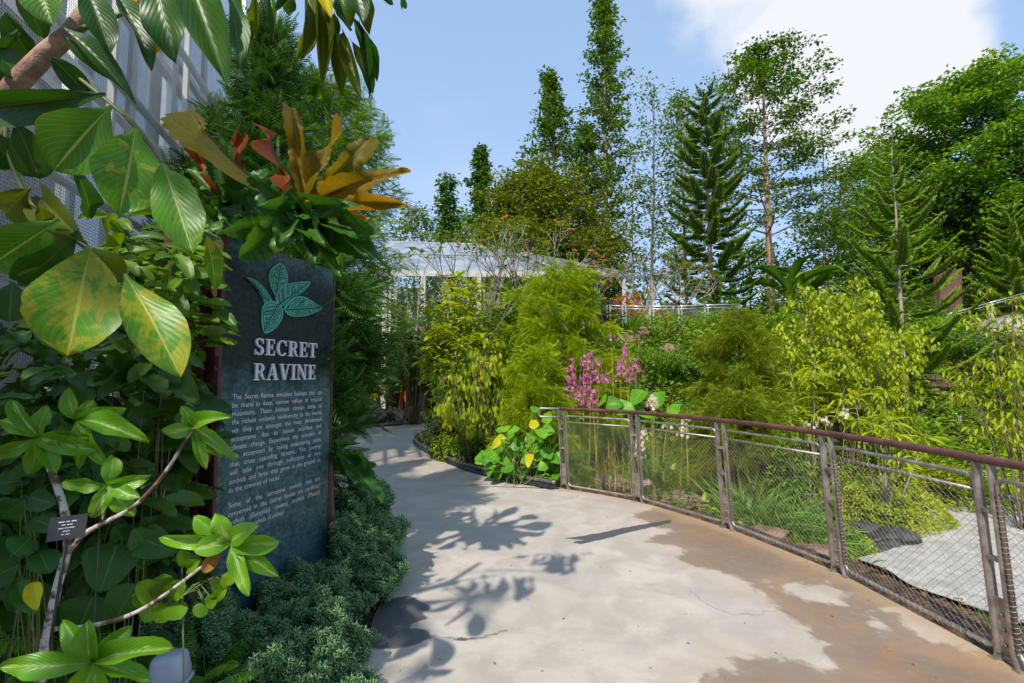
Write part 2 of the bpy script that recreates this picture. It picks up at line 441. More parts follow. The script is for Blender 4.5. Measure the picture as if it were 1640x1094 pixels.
def hill(X, Y):
    """how much the ground climbs towards the back of the garden"""
    a = sstep(11.5, 17.5, Y + .10 * X - 5.0 * (1 - sstep(-2.8, -.3, X)) ) * 2.9
    b = sstep(18, 40, Y) * 1.2
    c = sstep(8, 17, X) * sstep(8, 18, Y) * .15
    return a + b + c
def ground(x, y):
    X = np.atleast_1d(np.asarray(x, float)); Y = np.atleast_1d(np.asarray(y, float))
    d = seg_dist(X, Y, WALK_S, True); ins = inside(X, Y, WALK_S)
    right = sstep(-.8, .7, X - np.interp(Y, [-5, 2, 6, 7, 9.5, 14], [2.3, 2.6, 1.0, .2, -.2, 1.5]))
    low = LOWZ * sstep(.15, 1.7, d) * right
    h = low * (1 - sstep(9.5, 13, Y)) + hill(X, Y)
    lump = .05 * np.sin(X * 1.7 + 1) * np.cos(Y * 1.3) * sstep(.4, 2, d)
    h = h + lump
    return np.where(ins, -.06, np.where(d < .25, np.minimum(h, -.03), h))
def gz(x, y): return float(ground(x, y)[0])
# lower path: two strips of pale concrete, the near one seen through the fence
LP_L = np.array([gp(q[0], q[1], LOWZ)[:2] for q in ((1375, 893), (1425, 880), (1456, 858), (1464, 830), (1500, 808), (1576, 796), (1720, 786))])
LP_R = np.array([gp(q[0], q[1], LOWZ)[:2] for q in ((1378, 897), (1420, 912), (1458, 936), (1520, 958), (1600, 985), (1720, 1020), (1950, 1060))])
# far path
FP_L = np.array([gp(q[0], q[1], LOWZ + .1)[:2] for q in ((1500, 712), (1560, 705), (1640, 706), (1760, 707))])
FP_R = np.array([gp(q[0], q[1], LOWZ + .1)[:2] for q in ((1500, 718), (1560, 728), (1640, 736), (1760, 742))])

def terrain_mesh():
    def ax(a, b, c, d, fine, coarse):
        inn = np.arange(b, c + 1e-6, fine)
        lo = b - np.geomspace(coarse, b - a, 16)[::-1] if a < b else []
        hi = c + np.geomspace(coarse, d - c, 16)
        return np.r_[lo, inn, hi]
    xs = ax(-900, -9, 17, 900, .17, .6); ys = ax(-500, -1, 24, 1500, .17, .6)
    X, Y = np.meshgrid(xs, ys)
    Z = np.zeros_like(X)
    for i in range(len(ys)): Z[i] = ground(X[i], Y[i])
    for Lq, Rq, z in ((LP_L, LP_R, LOWZ), (FP_L, FP_R, LOWZ + .1)):
        P = np.vstack([Lq, Rq[::-1]]); dd = seg_dist(X, Y, P, True); ii = inside(X, Y, P)
        Z = np.where(ii, z - .05, np.where(dd < .9, z - .05 + (Z - z + .05) * sstep(.12, .9, dd), Z))
    n = [[mnoise.noise(Vector((x * 2.2, y * 2.2, 0))) * .045 + mnoise.noise(Vector((x * .4, y * .4, 3))) * .08 if -9 < x < 17 and -1 < y < 24 else 0 for x in xs] for y in ys]
    dW = seg_dist(X, Y, WALK_S, True)
    Z = Z + np.array(n) * sstep(.1, 1.0, dW) * (~inside(X, Y, WALK_S))
    V = np.stack([X, Y, Z], -1).reshape(-1, 3); nx = len(xs); ny = len(ys)
    i = np.arange(ny - 1)[:, None] * nx + np.arange(nx - 1)[None]; i = i.ravel()
    F = np.concatenate([np.stack([i, i + 1, i + nx + 1], 1), np.stack([i, i + nx + 1, i + nx], 1)])
    return V, F
def ground_mat():
    m, t, out = newmat('ground_soil_moss')
    p = N(t, 'ShaderNodeBsdfPrincipled'); p.inputs['Roughness'].default_value = .95; p.inputs['Specular IOR Level'].default_value = .2
    n1 = noise_n(t, 1.1, 6, .6); n2 = noise_n(t, 14, 6, .65); n3 = noise_n(t, 60, 4, .6)
    col = mixc_n(t, mrange(t, n2, .35, .65), (.065, .040, .026), (.20, .125, .085))
    col = mixc_n(t, mrange(t, n3, .5, .62, 0, .6), col, (.03, .02, .014))
    g = N(t, 'ShaderNodeNewGeometry'); sx = N(t, 'ShaderNodeSeparateXYZ'); t.links.new(g.outputs['Position'], sx.inputs[0])
    far = mrange(t, sx.outputs[1], 8, 13)
    col = mixc_n(t, math_n(t, 'MULTIPLY', math_n(t, 'MAXIMUM', mrange(t, n1, .5, .62), 0), math_n(t, 'ADD', math_n(t, 'MULTIPLY', far, .8), .15)), col, (.06, .10, .018))
    t.links.new(col, p.inputs['Base Color'])
    b = N(t, 'ShaderNodeBump'); b.inputs['Strength'].default_value = .9; b.inputs['Distance'].default_value = .04
    t.links.new(math_n(t, 'ADD', n2, math_n(t, 'MULTIPLY', n3, .6)), b.inputs['Height']); t.links.new(b.outputs[0], p.inputs['Normal'])
    t.links.new(p.outputs[0], out.inputs[0]); return m
V, F = terrain_mesh()
mb = MB(); mb.add(V, F)
tag(mb.build('ground', ground_mat(), origin=(0, 0, 0)), 'brown soil and mossy ground rising towards the back', None, kind='structure')

# ---- walkway: ruled strip between its two edges; stain and wet shapes stored as distances, edges broken by noise
def walkway():
    nu = 150
    Rf, Lf = resamp(RIGHT, 620), resamp(LEFT, 620)
    u = np.linspace(0, 1, nu)
    P = Rf[:, None] * (1 - u)[None, :, None] + Lf[:, None] * u[None, :, None]
    X, Y = P[..., 0], P[..., 1]
    G = lambda L: np.array([gp(a, b)[:2] for a, b in L])
    main = G([(1000, 826), (1060, 812), (1180, 845), (1345, 915), (1430, 958), (1500, 992), (1640, 1070), (1760, 1110), (1500, 1500), (1150, 1300), (1110, 1094), (1180, 1060), (1322, 1058), (1300, 1012), (1225, 965), (1180, 925), (1100, 900), (1085, 880), (1040, 868), (1070, 850)])
    holes = [G([(1232, 934), (1290, 936), (1330, 934), (1352, 948), (1345, 966), (1300, 962), (1272, 950)]), G([(1428, 978), (1470, 970), (1560, 1012), (1545, 1038), (1490, 1030), (1450, 1002)]), G([(1395, 985), (1425, 1000), (1418, 1008), (1398, 1000)])]
    sd_ = np.where(inside(X, Y, main), 1, -1) * seg_dist(X, Y, main, True)
    for h in holes:
        s2 = np.where(inside(X, Y, h), 1, -1) * seg_dist(X, Y, h, True)
        sd_ = np.minimum(sd_, -s2)
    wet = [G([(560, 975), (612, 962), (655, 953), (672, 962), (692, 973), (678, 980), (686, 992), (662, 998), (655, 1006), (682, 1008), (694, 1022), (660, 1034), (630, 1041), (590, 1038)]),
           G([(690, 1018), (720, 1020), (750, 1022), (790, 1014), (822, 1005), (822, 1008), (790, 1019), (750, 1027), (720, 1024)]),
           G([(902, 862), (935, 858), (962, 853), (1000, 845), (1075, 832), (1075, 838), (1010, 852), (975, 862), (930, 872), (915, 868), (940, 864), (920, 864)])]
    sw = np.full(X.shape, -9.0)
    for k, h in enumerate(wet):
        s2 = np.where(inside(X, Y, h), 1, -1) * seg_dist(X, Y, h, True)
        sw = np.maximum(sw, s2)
    n0, n1 = X.shape
    Vv = np.stack([X, Y, np.zeros_like(X)], -1).reshape(-1, 3)
    i = (np.arange(n0 - 1)[:, None] * n1 + np.arange(n1 - 1)[None]).ravel()
    Ff = np.concatenate([np.stack([i, i + n1 + 1, i + 1], 1), np.stack([i, i + n1, i + n1 + 1], 1)])
    # slab edge 8 cm down
    mb = MB(); mb.add(Vv, Ff)
    for row, sgn in ((P[:, 0], 1), (P[:, -1], -1)):
        a = np.c_[row, np.zeros(len(row))]; b = np.c_[row, np.full(len(row), -.12)]
        k = len(row); FF = [(j, j + 1, k + j + 1) if sgn > 0 else (j, k + j + 1, j + 1) for j in range(k - 1)] + [(j, k + j + 1, k + j) if sgn > 0 else (j, k + j, k + j + 1) for j in range(k - 1)]
        mb.add(np.vstack([a, b]), FF)
    m, t, out = newmat('concrete_stained')
    p = N(t, 'ShaderNodeBsdfPrincipled')
    fine = noise_n(t, 30, 8, .65); mid = noise_n(t, 3.2, 6, .6, dist=.5); big = noise_n(t, .75, 4, .55); tiny = noise_n(t, 160, 3, .6)
    col = mixc_n(t, mrange(t, mid, .32, .68), (.385, .34, .292), (.50, .45, .39))
    col = mixc_n(t, mrange(t, big, .4, .65, 0, .55), col, (.36, .32, .285))
    col = mixc_n(t, mrange(t, noise_n(t, 9, 5, .6, dist=1.5), .60, .70, 0, .22), col, (.62, .58, .50))
    col = mixc_n(t, mrange(t, fine, .55, .75, 0, .25), col, (.40, .34, .28))
    def at_(n):
        return N(t, 'ShaderNodeAttribute', attribute_name=n).outputs['Fac']
    e1 = noise_n(t, 2.6, 7, .62, dist=.6); e2 = noise_n(t, 11, 5, .6)
    edge = math_n(t, 'ADD', math_n(t, 'MULTIPLY', math_n(t, 'SUBTRACT', e1, .5), .55), math_n(t, 'MULTIPLY', math_n(t, 'SUBTRACT', e2, .5), .16))
    sraw = math_n(t, 'ADD', at_('stain'), edge)
    st = math_n(t, 'MULTIPLY', math_n(t, 'ADD', mrange(t, sraw, -.02, .05, 0, .85), mrange(t, sraw, -.02, .4, 0, .15)), mrange(t, noise_n(t, 5.5, 6, .65, dist=.8), .25, .5, .88, 1.0))
    brown = mixc_n(t, mrange(t, noise_n(t, 2.0, 6, .6, dist=1.2), .42, .62), (.120, .080, .058), (.225, .100, .038))
    brown = mixc_n(t, mrange(t, math_n(t, 'ADD', at_('rim'), math_n(t, 'MULTIPLY', edge, 1.4)), .35, 1.1, 0, .75), brown, (.125, .092, .072))
    brown = mixc_n(t, mrange(t, e2, .55, .7, 0, .4), brown, (.30, .19, .115))
    col = mixc_n(t, math_n(t, 'MULTIPLY', st, .93), col, brown)
    ghost = mrange(t, math_n(t, 'ADD', at_('stain'), math_n(t, 'MULTIPLY', edge, 1.6)), -.28, .0, 0, .22)
    col = mixc_n(t, ghost, col, (.46, .33, .21))
    # ochre line along the fence
    fr = mrange(t, math_n(t, 'ADD', at_('rim'), math_n(t, 'MULTIPLY', edge, .5)), .02, .22, .6, 0)
    col = mixc_n(t, fr, col, (.42, .28, .15))
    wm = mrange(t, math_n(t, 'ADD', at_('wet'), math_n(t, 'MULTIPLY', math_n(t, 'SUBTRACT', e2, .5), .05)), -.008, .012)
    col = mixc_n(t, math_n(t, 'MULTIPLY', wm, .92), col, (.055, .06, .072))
    col = mixc_n(t, mrange(t, noise_n(t, 210, 2, .5), .70, .76, 0, .5), col, (.12, .10, .085))
    col = mixc_n(t, mrange(t, noise_n(t, 95, 3, .6), .66, .74, 0, .35), col, (.60, .56, .50))
    # hairline cracks
    vo = N(t, 'ShaderNodeTexVoronoi', feature='DISTANCE_TO_EDGE'); vo.inputs['Scale'].default_value = .42
    oc = N(t, 'ShaderNodeTexCoord'); va = N(t, 'ShaderNodeVectorMath', operation='ADD'); nn = N(t, 'ShaderNodeTexNoise'); nn.inputs['Scale'].default_value = 1.6; nn.inputs['Detail'].default_value = 6
    t.links.new(oc.outputs['Object'], nn.inputs['Vector']); t.links.new(oc.outputs['Object'], va.inputs[0]); t.links.new(nn.outputs['Color'], va.inputs[1]); t.links.new(va.outputs[0], vo.inputs['Vector'])
    ck = math_n(t, 'MULTIPLY', mrange(t, vo.outputs['Distance'], .0012, .0045, 1, 0), mrange(t, noise_n(t, .9, 3), .52, .62, 0, .4))
    col = mixc_n(t, ck, col, (.16, .13, .11))
    t.links.new(col, p.inputs['Base Color'])
    rg = math_n(t, 'SUBTRACT', mrange(t, mid, .3, .7, .62, .8), math_n(t, 'MULTIPLY', wm, .30))
    rg = math_n(t, 'SUBTRACT', rg, math_n(t, 'MULTIPLY', st, .14))
    t.links.new(rg, p.inputs['Roughness'])
    b = N(t, 'ShaderNodeBump'); b.inputs['Strength'].default_value = .25; b.inputs['Distance'].default_value = .006
    t.links.new(math_n(t, 'ADD', math_n(t, 'ADD', fine, math_n(t, 'MULTIPLY', mid, 1.5)), math_n(t, 'MULTIPLY', tiny, .4)), b.inputs['Height']); t.links.new(b.outputs[0], p.inputs['Normal'])
    t.links.new(p.outputs[0], out.inputs[0])
    o = mb.build('path', m, origin=(0, 0, 0))
    pad = len(o.data.vertices) - len(Vv)
    rim = seg_dist(X, Y, FENCE)
    for nm, arr in (('stain', sd_), ('wet', sw), ('rim', rim)):
        q = o.data.attributes.new(nm, 'FLOAT', 'POINT'); q.data.foreach_set('value', np.r_[arr.ravel(), np.full(pad, -1.0 if nm != 'rim' else 0)].astype(np.float32))
    tag(o, 'pale concrete garden path with brown stains and a wet patch', None, kind='structure')
    return m
walkway()

def strip(name, Lq, Rq, z, mat, label):
    a, b = resamp(Lq, 60), resamp(Rq, 60)
    u = np.linspace(0, 1, 24)
    P = a[:, None] * (1 - u)[None, :, None] + b[:, None] * u[None, :, None]
    V = np.concatenate([P, np.full(P.shape[:2] + (1,), z)], -1).reshape(-1, 3)
    i = (np.arange(59)[:, None] * 24 + np.arange(23)[None]).ravel()
    F = np.concatenate([np.stack([i, i + 25, i + 1], 1), np.stack([i, i + 24, i + 25], 1)])
    F = F[:, ::-1]
    mb = MB(); mb.add(V, F); o = mb.build(name, mat, origin=(0, 0, 0)); tag(o, label, None, kind='structure'); return o
M['paleconc'] = solid('pale_concrete', (.33, .31, .285), (.46, .44, .41), .85, scale=5.2, bump=.3, bscale=60)
strip('lower_path', LP_L, LP_R, LOWZ, M['paleconc'], 'lower pale concrete path curving below the railing')
strip('far_path', FP_L, FP_R, LOWZ + .1, M['paleconc'], 'far pale path at the foot of the planted slope')

# =================================================================== STEEL RAILING ALONG THE PATH
def railing():
    th = thing('fence', 'long steel mesh railing with maroon handrail along the pale path', 'railing', (FENCE[0][0], FENCE[0][1], 0))
    H = 1.08
    n = len(FENCE)
    tan = []
    for i in range(n):
        a = FENCE[min(i + 1, n - 1)] - FENCE[max(i - 1, 0)]; tan.append(nrm(a))
    tan = np.array(tan)
    nin = np.stack([tan[:, 1], -tan[:, 0]], 1)          # toward the walkway
    for i in range(n):                                     # make sure it points to the walkway side
        if inside(np.array([FENCE[i][0] + nin[i][0] * .3]), np.array([FENCE[i][1] + nin[i][1] * .3]), WALK_S)[0] == False: nin[i] *= -1
    LEAN = .075
    def P(i, along, z, off=0.0):
        q = FENCE[i] + tan[i] * along + nin[i] * (LEAN * z / H + off)
        return np.array((q[0], q[1], z))
    # handrail
    top = [P(i, 0, H + .02) for i in range(n)]
    hp = resamp(np.array([top[0] - np.r_[tan[0], 0] * .02] + top[1:]), 90)
    mb = MB(); mb.tube(hp, .024, 12); mb.build('handrail', M['rail'], th)
    # steel end loop at the far end
    e = P(0, -.02, H + .02); dr = -np.r_[tan[0], 0]
    dr = nrm(np.array((-.97, .24, 0)))
    L = .30; hgt = .115; r = .03; pts = [e]
    c1 = e + dr * (L - r)
    for a in np.linspace(0, 90, 6): pts.append(c1 + dr * r * math.sin(R(a)) + np.array((0, 0, -r + r * math.cos(R(a)))))
    c2 = c1 + np.array((0, 0, -hgt + 2 * r - r * 0))
    for a in np.linspace(90, 180, 6): pts.append(e + dr * (L - r) + np.array((0, 0, -hgt + r)) + dr * r * math.sin(R(a)) + np.array((0, 0, r * math.cos(R(a)))))
    pts.append(e + np.array((0, 0, -hgt)) + dr * .0)
    mb = MB(); mb.tube(pts, .013, 10); mb.build('end_loop', M['steel'], th)
    # posts
    G = .042
    for i in range(n - 1):
        mb = MB(); T = np.r_[tan[i], 0]; Nn = np.r_[nin[i], 0]
        for s in (-1, 1):
            a, b = P(i, s * G, .045), P(i, s * G, H + .0)
            Z = nrm(b - a)
            mb.box((a + b) / 2, (.012, .048, np.linalg.norm(b - a)), T, np.cross(Z, T), Z)
        a, b = P(i, 0, .06), P(i, 0, .35); Z = nrm(b - a)
        mb.box((a + b) / 2, (2 * G + .003, .010, np.linalg.norm(b - a)), T, np.cross(Z, T), Z)
        for z in (.56, .82):
            mb.box(P(i, 0, z), (2 * G - .011, .03, .022), T, np.cross(Z, T), Z)
        po = mb.build('post', M['post'], th, smooth=False)
        for s in (-1, 1):
            fb = MB()
            f0 = P(i, s * G, .075); f1 = P(i, s * (G + .016), .0)
            Z2 = nrm(f0 - f1)
            fb.box((f0 + f1) / 2, (.010, .052, np.linalg.norm(f0 - f1)), T, np.cross(Z2, T), Z2)
            fb.box(P(i, s * (G + .022), .004), (.04, .07, .008), T, Nn, (0, 0, 1))
            fb.build('foot', M['post'], th, smooth=False)
        bb = MB()
        for z in (.10, .18, .26):
            c = P(i, 0, z, .006); bb.tube([c, c + Nn * .007], .0095, 8)
        bb.build('bolt', M['steel'], th)
    # panels
    for i in range(n - 2):
        g = .062
        def Q(u, z):
            """u 0..1 along the panel, z height"""
            a, b = P(i, g, z), P(i + 1, -g, z)
            return a * (1 - u) + b * u
        zt, zb, r = H - .075, .055, .04
        ln = np.linalg.norm(Q(1, .5) - Q(0, .5)); ru = r / ln
        fr = [Q(0, zb + r)]
        path = [(0, zb + r), (0, zt - r), (ru * .3, zt - r * .3), (ru, zt), (1 - ru, zt), (1 - ru * .3, zt - r * .3), (1, zt - r), (1, zb + r), (1 - ru * .3, zb + r * .3), (1 - ru, zb), (ru, zb), (ru * .3, zb + r * .3), (0, zb + r)]
        mb = MB(); mb.tube([Q(*q) for q in path], .0125, 8)
        mb.tube([Q(0, zt - .085), Q(1, zt - .085)], .010, 8)
        fro = mb.build('panel_frame', M['steel'], th)
        # woven cable net: wavy wires, real geometry
        zt2 = zt - .10; zb2 = zb + .015
        rows = 34; cols = 44
        wv = MB()
        hh = (zt2 - zb2) / rows
        Nn = np.r_[(nin[i] + nin[i + 1]) / 2, 0]
        sag = rs.uniform(-.006, .006, (rows + 1, 3))
        for k in range(rows + 1):
            z0 = zb2 + hh * k; s = 1 if k % 2 else -1
            us = np.linspace(.012, .988, cols + 1)
            amp = hh * .46
            pts = np.array([Q(u, z0 + (amp * s if j % 2 else -amp * s) * (0.35 if k in (0, rows) else 1) + sag[k, 0] * math.sin(u * 7 + sag[k, 1] * 900)) + Nn * (.0012 if j % 2 else -.0012) for j, u in enumerate(us)])
            wv.tube(pts, .0016, 3, caps=False)
        wv.build('cable_net', M['wire'], fro)
        # lacing round the frame tubes
        lc = MB()
        def lace(p0, p1, rad, m):
            A = nrm(p1 - p0); B = np.array((0, 0, 1.0)); B = nrm(B - A * np.dot(A, B)) if abs(A[2]) < .8 else Nn; C = np.cross(A, B)
            th_ = np.linspace(0, 2 * np.pi * m, m * 7)
            pts = p0 + (p1 - p0) * (th_ / th_[-1])[:, None] + rad * (np.cos(th_)[:, None] * B + np.sin(th_)[:, None] * C)
            lc.tube(pts, .0020, 3, caps=False)
        lace(Q(.02, zb), Q(.98, zb), .0155, 24); lace(Q(.02, zt - .085), Q(.98, zt - .085), .0135, 24)
        lace(Q(0, zb + .03), Q(0, zt - .09), .0155, 30); lace(Q(1, zb + .03), Q(1, zt - .09), .0155, 30)
        lc.build('lacing_wire', M['wire'], fro)
railing()

# ---- bed edging: dark pipe with black membrane below it
def edging(name, C, z, r, label, mem=True):
    C = np.asarray(C)
    org = (C[0][0], C[0][1], 0)
    th = thing(name, label, 'edging', org)
    pts = np.c_[C, np.full(len(C), z)]
    mb = MB(); mb.tube(pts, r, 10); mb.build('edge_pipe', M['pipe'], th)
    if mem:
        mb = MB(); k = 7; n = len(C); tn = nrm(np.gradient(C, axis=0)); no = np.stack([tn[:, 1], -tn[:, 0]], 1)
        # the side that faces the walkway
        t0 = C[n // 2] + no[n // 2] * .2
        if not inside(np.array([t0[0]]), np.array([t0[1]]), WALK_S)[0]: no = -no
        V = []
        for i in range(n):
            w = .055 + .03 * mnoise.noise(Vector((i * .35, 0, 5))) + .03 * sstep(n * .55, 0, i)
            for j in range(k):
                u = j / (k - 1); cr = .014 * mnoise.noise(Vector((i * .9, u * 3, 1)))
                V.append((C[i][0] + no[i][0] * (w * u + cr), C[i][1] + no[i][1] * (w * u + cr), (z - r * .6) * (1 - u) ** 1.6 + .006 + abs(cr) * 1.3))
        F = []
        for i in range(n - 1):
            for j in range(k - 1):
                a = i * k + j; F += [(a, a + k, a + k + 1), (a, a + k + 1, a + 1)]
        mb.add(V, F); mb.build('membrane', M['black'], th)
M['pipe'] = solid('dark_steel_pipe', (.10, .10, .105), (.20, .195, .19), .4, metal=.4, scale=18)
edging('bed_edging', resamp(EDGE, 150) , .085, .03, 'grey pipe edging with black membrane round the yellow sapling bed')
EL = resamp([[-3.15, 8.3], [-3.75, 9.5], [-4.45, 11.2], [-4.62, 12.6], [-4.25, 13.9], [-3.4, 15.2], [-2.2, 16.1]], 60)
edging('stream_edging', EL, .07, .045, 'dark low kerb pipe curving in front of the black stream rocks', mem=False)

# =================================================================== SIGN PILLAR
SA = np.array((-1.62, 2.70)); SDIR = nrm(np.array((.285, .959))); SW = .95
SN = np.array((SDIR[1], -SDIR[0]))                      # outward normal of the panel
def px2panel(px, py):
    d = dirpx(px, py); a = np.array([[d.x, -SDIR[0]], [d.y, -SDIR[1]]]); t, u = np.linalg.solve(a, SA)
    return u, CAM_H + d.z * t
def PP(u, z, off=0.0):
    q = SA + SDIR * u + SN * off
    return np.array((q[0], q[1], z))
def sign():
    ZT, ZB = 2.36, 0.0
    th = thing('sign_pillar', 'tall dark green sign pillar reading SECRET RAVINE in a maroon frame', 'sign', PP(SW / 2, 0, -.08))
    U3, Z3, N3 = np.r_[SDIR, 0], np.array((0, 0, 1.0)), np.r_[SN, 0]
    mb = MB(); T = .15
    # front and back flanges, recessed web (channel sections on both edges), back sheet, cap
    for u, s in ((-.012, 1), (SW + .012, -1)):
        mb.box(PP(u, ZT / 2, -.012), (.022, .030, ZT), U3, N3, Z3)
        mb.box(PP(u, ZT / 2, -T + .012), (.022, .030, ZT), U3, N3, Z3)
        mb.box(PP(u + s * .035, ZT / 2, -T / 2), (.012, T - .05, ZT - .01), U3, N3, Z3)
    mb.box(PP(SW / 2, ZT / 2, -T + .006), (SW, .006, ZT - .02), U3, N3, Z3)
    mb.box(PP(SW / 2, ZT - .003, -T / 2), (SW - .05, T - .06, .01), U3, N3, Z3)
    # I-section post that stands behind the left edge
    for dx in (-.14, -.055):
        mb.box(PP(dx, ZT / 2, -.23), (.012, .11, ZT + .04), U3, N3, Z3)
    mb.box(PP(-.0975, ZT / 2, -.23), (.072, .010, ZT + .03), U3, N3, Z3)
    for z in (.5, 1.3, 2.1): mb.box(PP(-.03, z, -.17), (.05, .04, .06), U3, N3, Z3)
    mb.build('frame', M['rust'], th, smooth=False)
    # printed panel
    m, t, out = newmat('sign_print')
    p = N(t, 'ShaderNodeBsdfPrincipled'); p.inputs['Roughness'].default_value = .5; p.inputs['Specular IOR Level'].default_value = .35
    uv = N(t, 'ShaderNodeUVMap'); sp = N(t, 'ShaderNodeSeparateXYZ'); t.links.new(uv.outputs[0], sp.inputs[0]); v = sp.outputs[1]
    vm = N(t, 'ShaderNodeMapping'); vm.inputs['Scale'].default_value = (1, 2.4, 1); t.links.new(uv.outputs[0], vm.inputs[0])
    n1 = noise_n(t, 2.6, 8, .68, vec=vm.outputs[0], dist=.4); n2 = noise_n(t, 38, 6, .7, vec=vm.outputs[0]); n3 = noise_n(t, 9, 6, .7, vec=vm.outputs[0])
    # artwork: dark cloudy field in the upper middle, blue-green grain below
    dk = mixc_n(t, mrange(t, n2, .35, .7), (.003, .006, .007), (.012, .022, .025))
    lt = mixc_n(t, mrange(t, n2, .3, .7), (.016, .055, .055), (.11, .20, .19))
    lt = mixc_n(t, mrange(t, n3, .46, .62, 0, .65), lt, (.012, .045, .05))
    lt = mixc_n(t, mrange(t, v, .30, .02, 0, .75), lt, (.014, .070, .100))
    hgt = math_n(t, 'ADD', v, math_n(t, 'MULTIPLY', math_n(t, 'SUBTRACT', n1, .5), .22))
    f = math_n(t, 'MULTIPLY', mrange(t, hgt, .60, .70), mrange(t, hgt, 1.0, .91))
    col = mixc_n(t, math_n(t, 'MULTIPLY', f, .93), lt, dk)
    t.links.new(col, p.inputs['Base Color']); t.links.new(p.outputs[0], out.inputs[0])
    mb = MB(); nq = 2
    a, b, c, d = PP(0, ZB, 0), PP(SW, ZB, 0), PP(SW, ZT - .004, 0), PP(0, ZT - .004, 0)
    mb.quad(a, b, c, d)
    a2, b2, c2, d2 = (q - N3 * .02 for q in (a, b, c, d))
    mb.add([a, b, c, d, a2, b2, c2, d2], [(0, 4, 5), (0, 5, 1), (1, 5, 6), (1, 6, 2), (2, 6, 7), (2, 7, 3), (3, 7, 4), (3, 4, 0), (4, 7, 6), (4, 6, 5)], np.array([(0, 0), (1, 0), (1, 1), (0, 1)] * 2))
    mb.build('panel', m, th, smooth=False)
    # emblem: five leaves, each outline straight from its corner points on the panel; veins dark on top
    zp = lambda L: [px2panel(300 + x / 3.646, 380 + y / 3.646) for x, y in L]
    leaves = [
        [(508, 340), (486, 300), (474, 250), (474, 210), (488, 180), (512, 163), (540, 152), (562, 175), (576, 205), (582, 245), (574, 275), (550, 285), (528, 310)],
        [(330, 233), (370, 240), (410, 262), (444, 294), (468, 330), (487, 370), (468, 376), (446, 388), (430, 350), (404, 300), (372, 262)],
        [(512, 375), (510, 345), (530, 305), (560, 280), (610, 266), (665, 260), (714, 262), (690, 300), (655, 332), (610, 350), (585, 378), (556, 402), (528, 402)],
        [(556, 415), (582, 382), (615, 352), (655, 344), (700, 358), (745, 388), (785, 412), (745, 438), (700, 456), (655, 464), (610, 462), (575, 448)],
        [(440, 558), (429, 510), (427, 455), (434, 405), (455, 382), (490, 370), (520, 385), (545, 410), (555, 440), (545, 480), (520, 520), (485, 550), (455, 562)]]
    axes = [((512, 330), (540, 160)), ((470, 378), (335, 236)), ((525, 395), (705, 266)), ((565, 425), (778, 412)), ((520, 395), (440, 552))]
    mb = MB()
    for L in leaves:
        q = resamp(np.array(zp(L) + [zp(L)[0]]), len(L) * 3)[:-1]
        mb.poly([PP(u, z, .003) for u, z in q], N3 * .006)
    em = mb.build('emblem', M['teallet'], th, smooth=False)
    vb = MB(); M['veinink'] = solid('emblem_vein', (.008, .03, .028), None, .6)
    def inkline(pts, w):
        P3 = [PP(u, z, .0105) for u, z in zp(pts)]
        for a, b in zip(P3[:-1], P3[1:]):
            X = nrm(b - a); Yv = np.cross(N3, X) * w / 2
            vb.add([a - Yv - X * w * .3, b - Yv + X * w * .3, b + Yv + X * w * .3, a + Yv - X * w * .3], [(0, 1, 2), (0, 2, 3)])
    rr = random.Random(3)
    def clip(L, q): return bool(inside(np.array([q[0]]), np.array([q[1]]), np.array(L, float))[0])
    for L, (a, b) in zip(leaves, axes):
        a, b = np.array(a, float), np.array(b, float); C = np.mean(np.array(L, float), 0)
        inkline([a, b], .0062); ax_ = nrm(b - a); pr = np.array((-ax_[1], ax_[0])); ll = np.linalg.norm(b - a)
        inset = [C + (np.array(q, float) - C) * .84 for q in L]
        inkline([tuple(q) for q in resamp(np.array(inset + [inset[0]]), len(L) * 3)], .0034)
        nn = int(ll / 15)
        for k in range(1, nn):
            for s in (-1, 1):
                st = a + (b - a) * k / nn; pts = [st]
                for j in range(7):
                    q = pts[-1] + (pr * s * 10 + ax_ * (3 + 3 * j * .5) + np.array((rr.uniform(-4, 4), rr.uniform(-4, 4))))
                    if not clip([C + (np.array(w_, float) - C) * .86 for w_ in L], q): break
                    pts.append(q)
                if len(pts) > 1: inkline([tuple(q) for q in pts], .0036)
                for q in pts[1:-1]:
                    e = q + ax_ * rr.uniform(6, 12)
                    inkline([tuple(q), tuple(e)], .0028)
    vb.build('vein', M['veinink'], em, smooth=False)
    # title: raised slab-serif capitals drawn from strokes
    GL = {}
    t_, k_ = .075, .20                                   # thin and thick strokes for cap height 1
    def rect(x0, y0, x1, y1): return [(x0, y0), (x1, y0), (x1, y1), (x0, y1)]
    def bar(xa, ya, xb, yb, w):                          # slanted stroke, width measured horizontally
        return [(xa - w / 2, ya), (xa + w / 2, ya), (xb + w / 2, yb), (xb - w / 2, yb)]
    def arc(cx, cy, rx, ry, a0, a1, w0, w1, n=16):       # ring sector, stroke width w0 at vertical tangents, w1 at horizontal ones
        qs = []
        A = [R(a0 + (a1 - a0) * i / n) for i in range(n + 1)]
        out_ = [(cx + rx * math.cos(q), cy + ry * math.sin(q)) for q in A]
        inn = [(cx + (rx - w0) * math.cos(q), cy + (ry - w1) * math.sin(q)) for q in A]
        for i in range(n): qs.append([inn[i], out_[i], out_[i + 1], inn[i + 1]])
        return qs
    GL['E'] = (.80, [rect(.13, 0, .13 + k_, 1), rect(.02, 0, .70, t_), rect(.02, 1 - t_, .68, 1), rect(.33, .47, .55, .47 + t_), rect(.51, .34, .57, .68), [(.64, 0), (.72, 0), (.75, .30), (.69, .30)], [(.62, 1), (.70, 1), (.71, .72), (.66, .72)]])
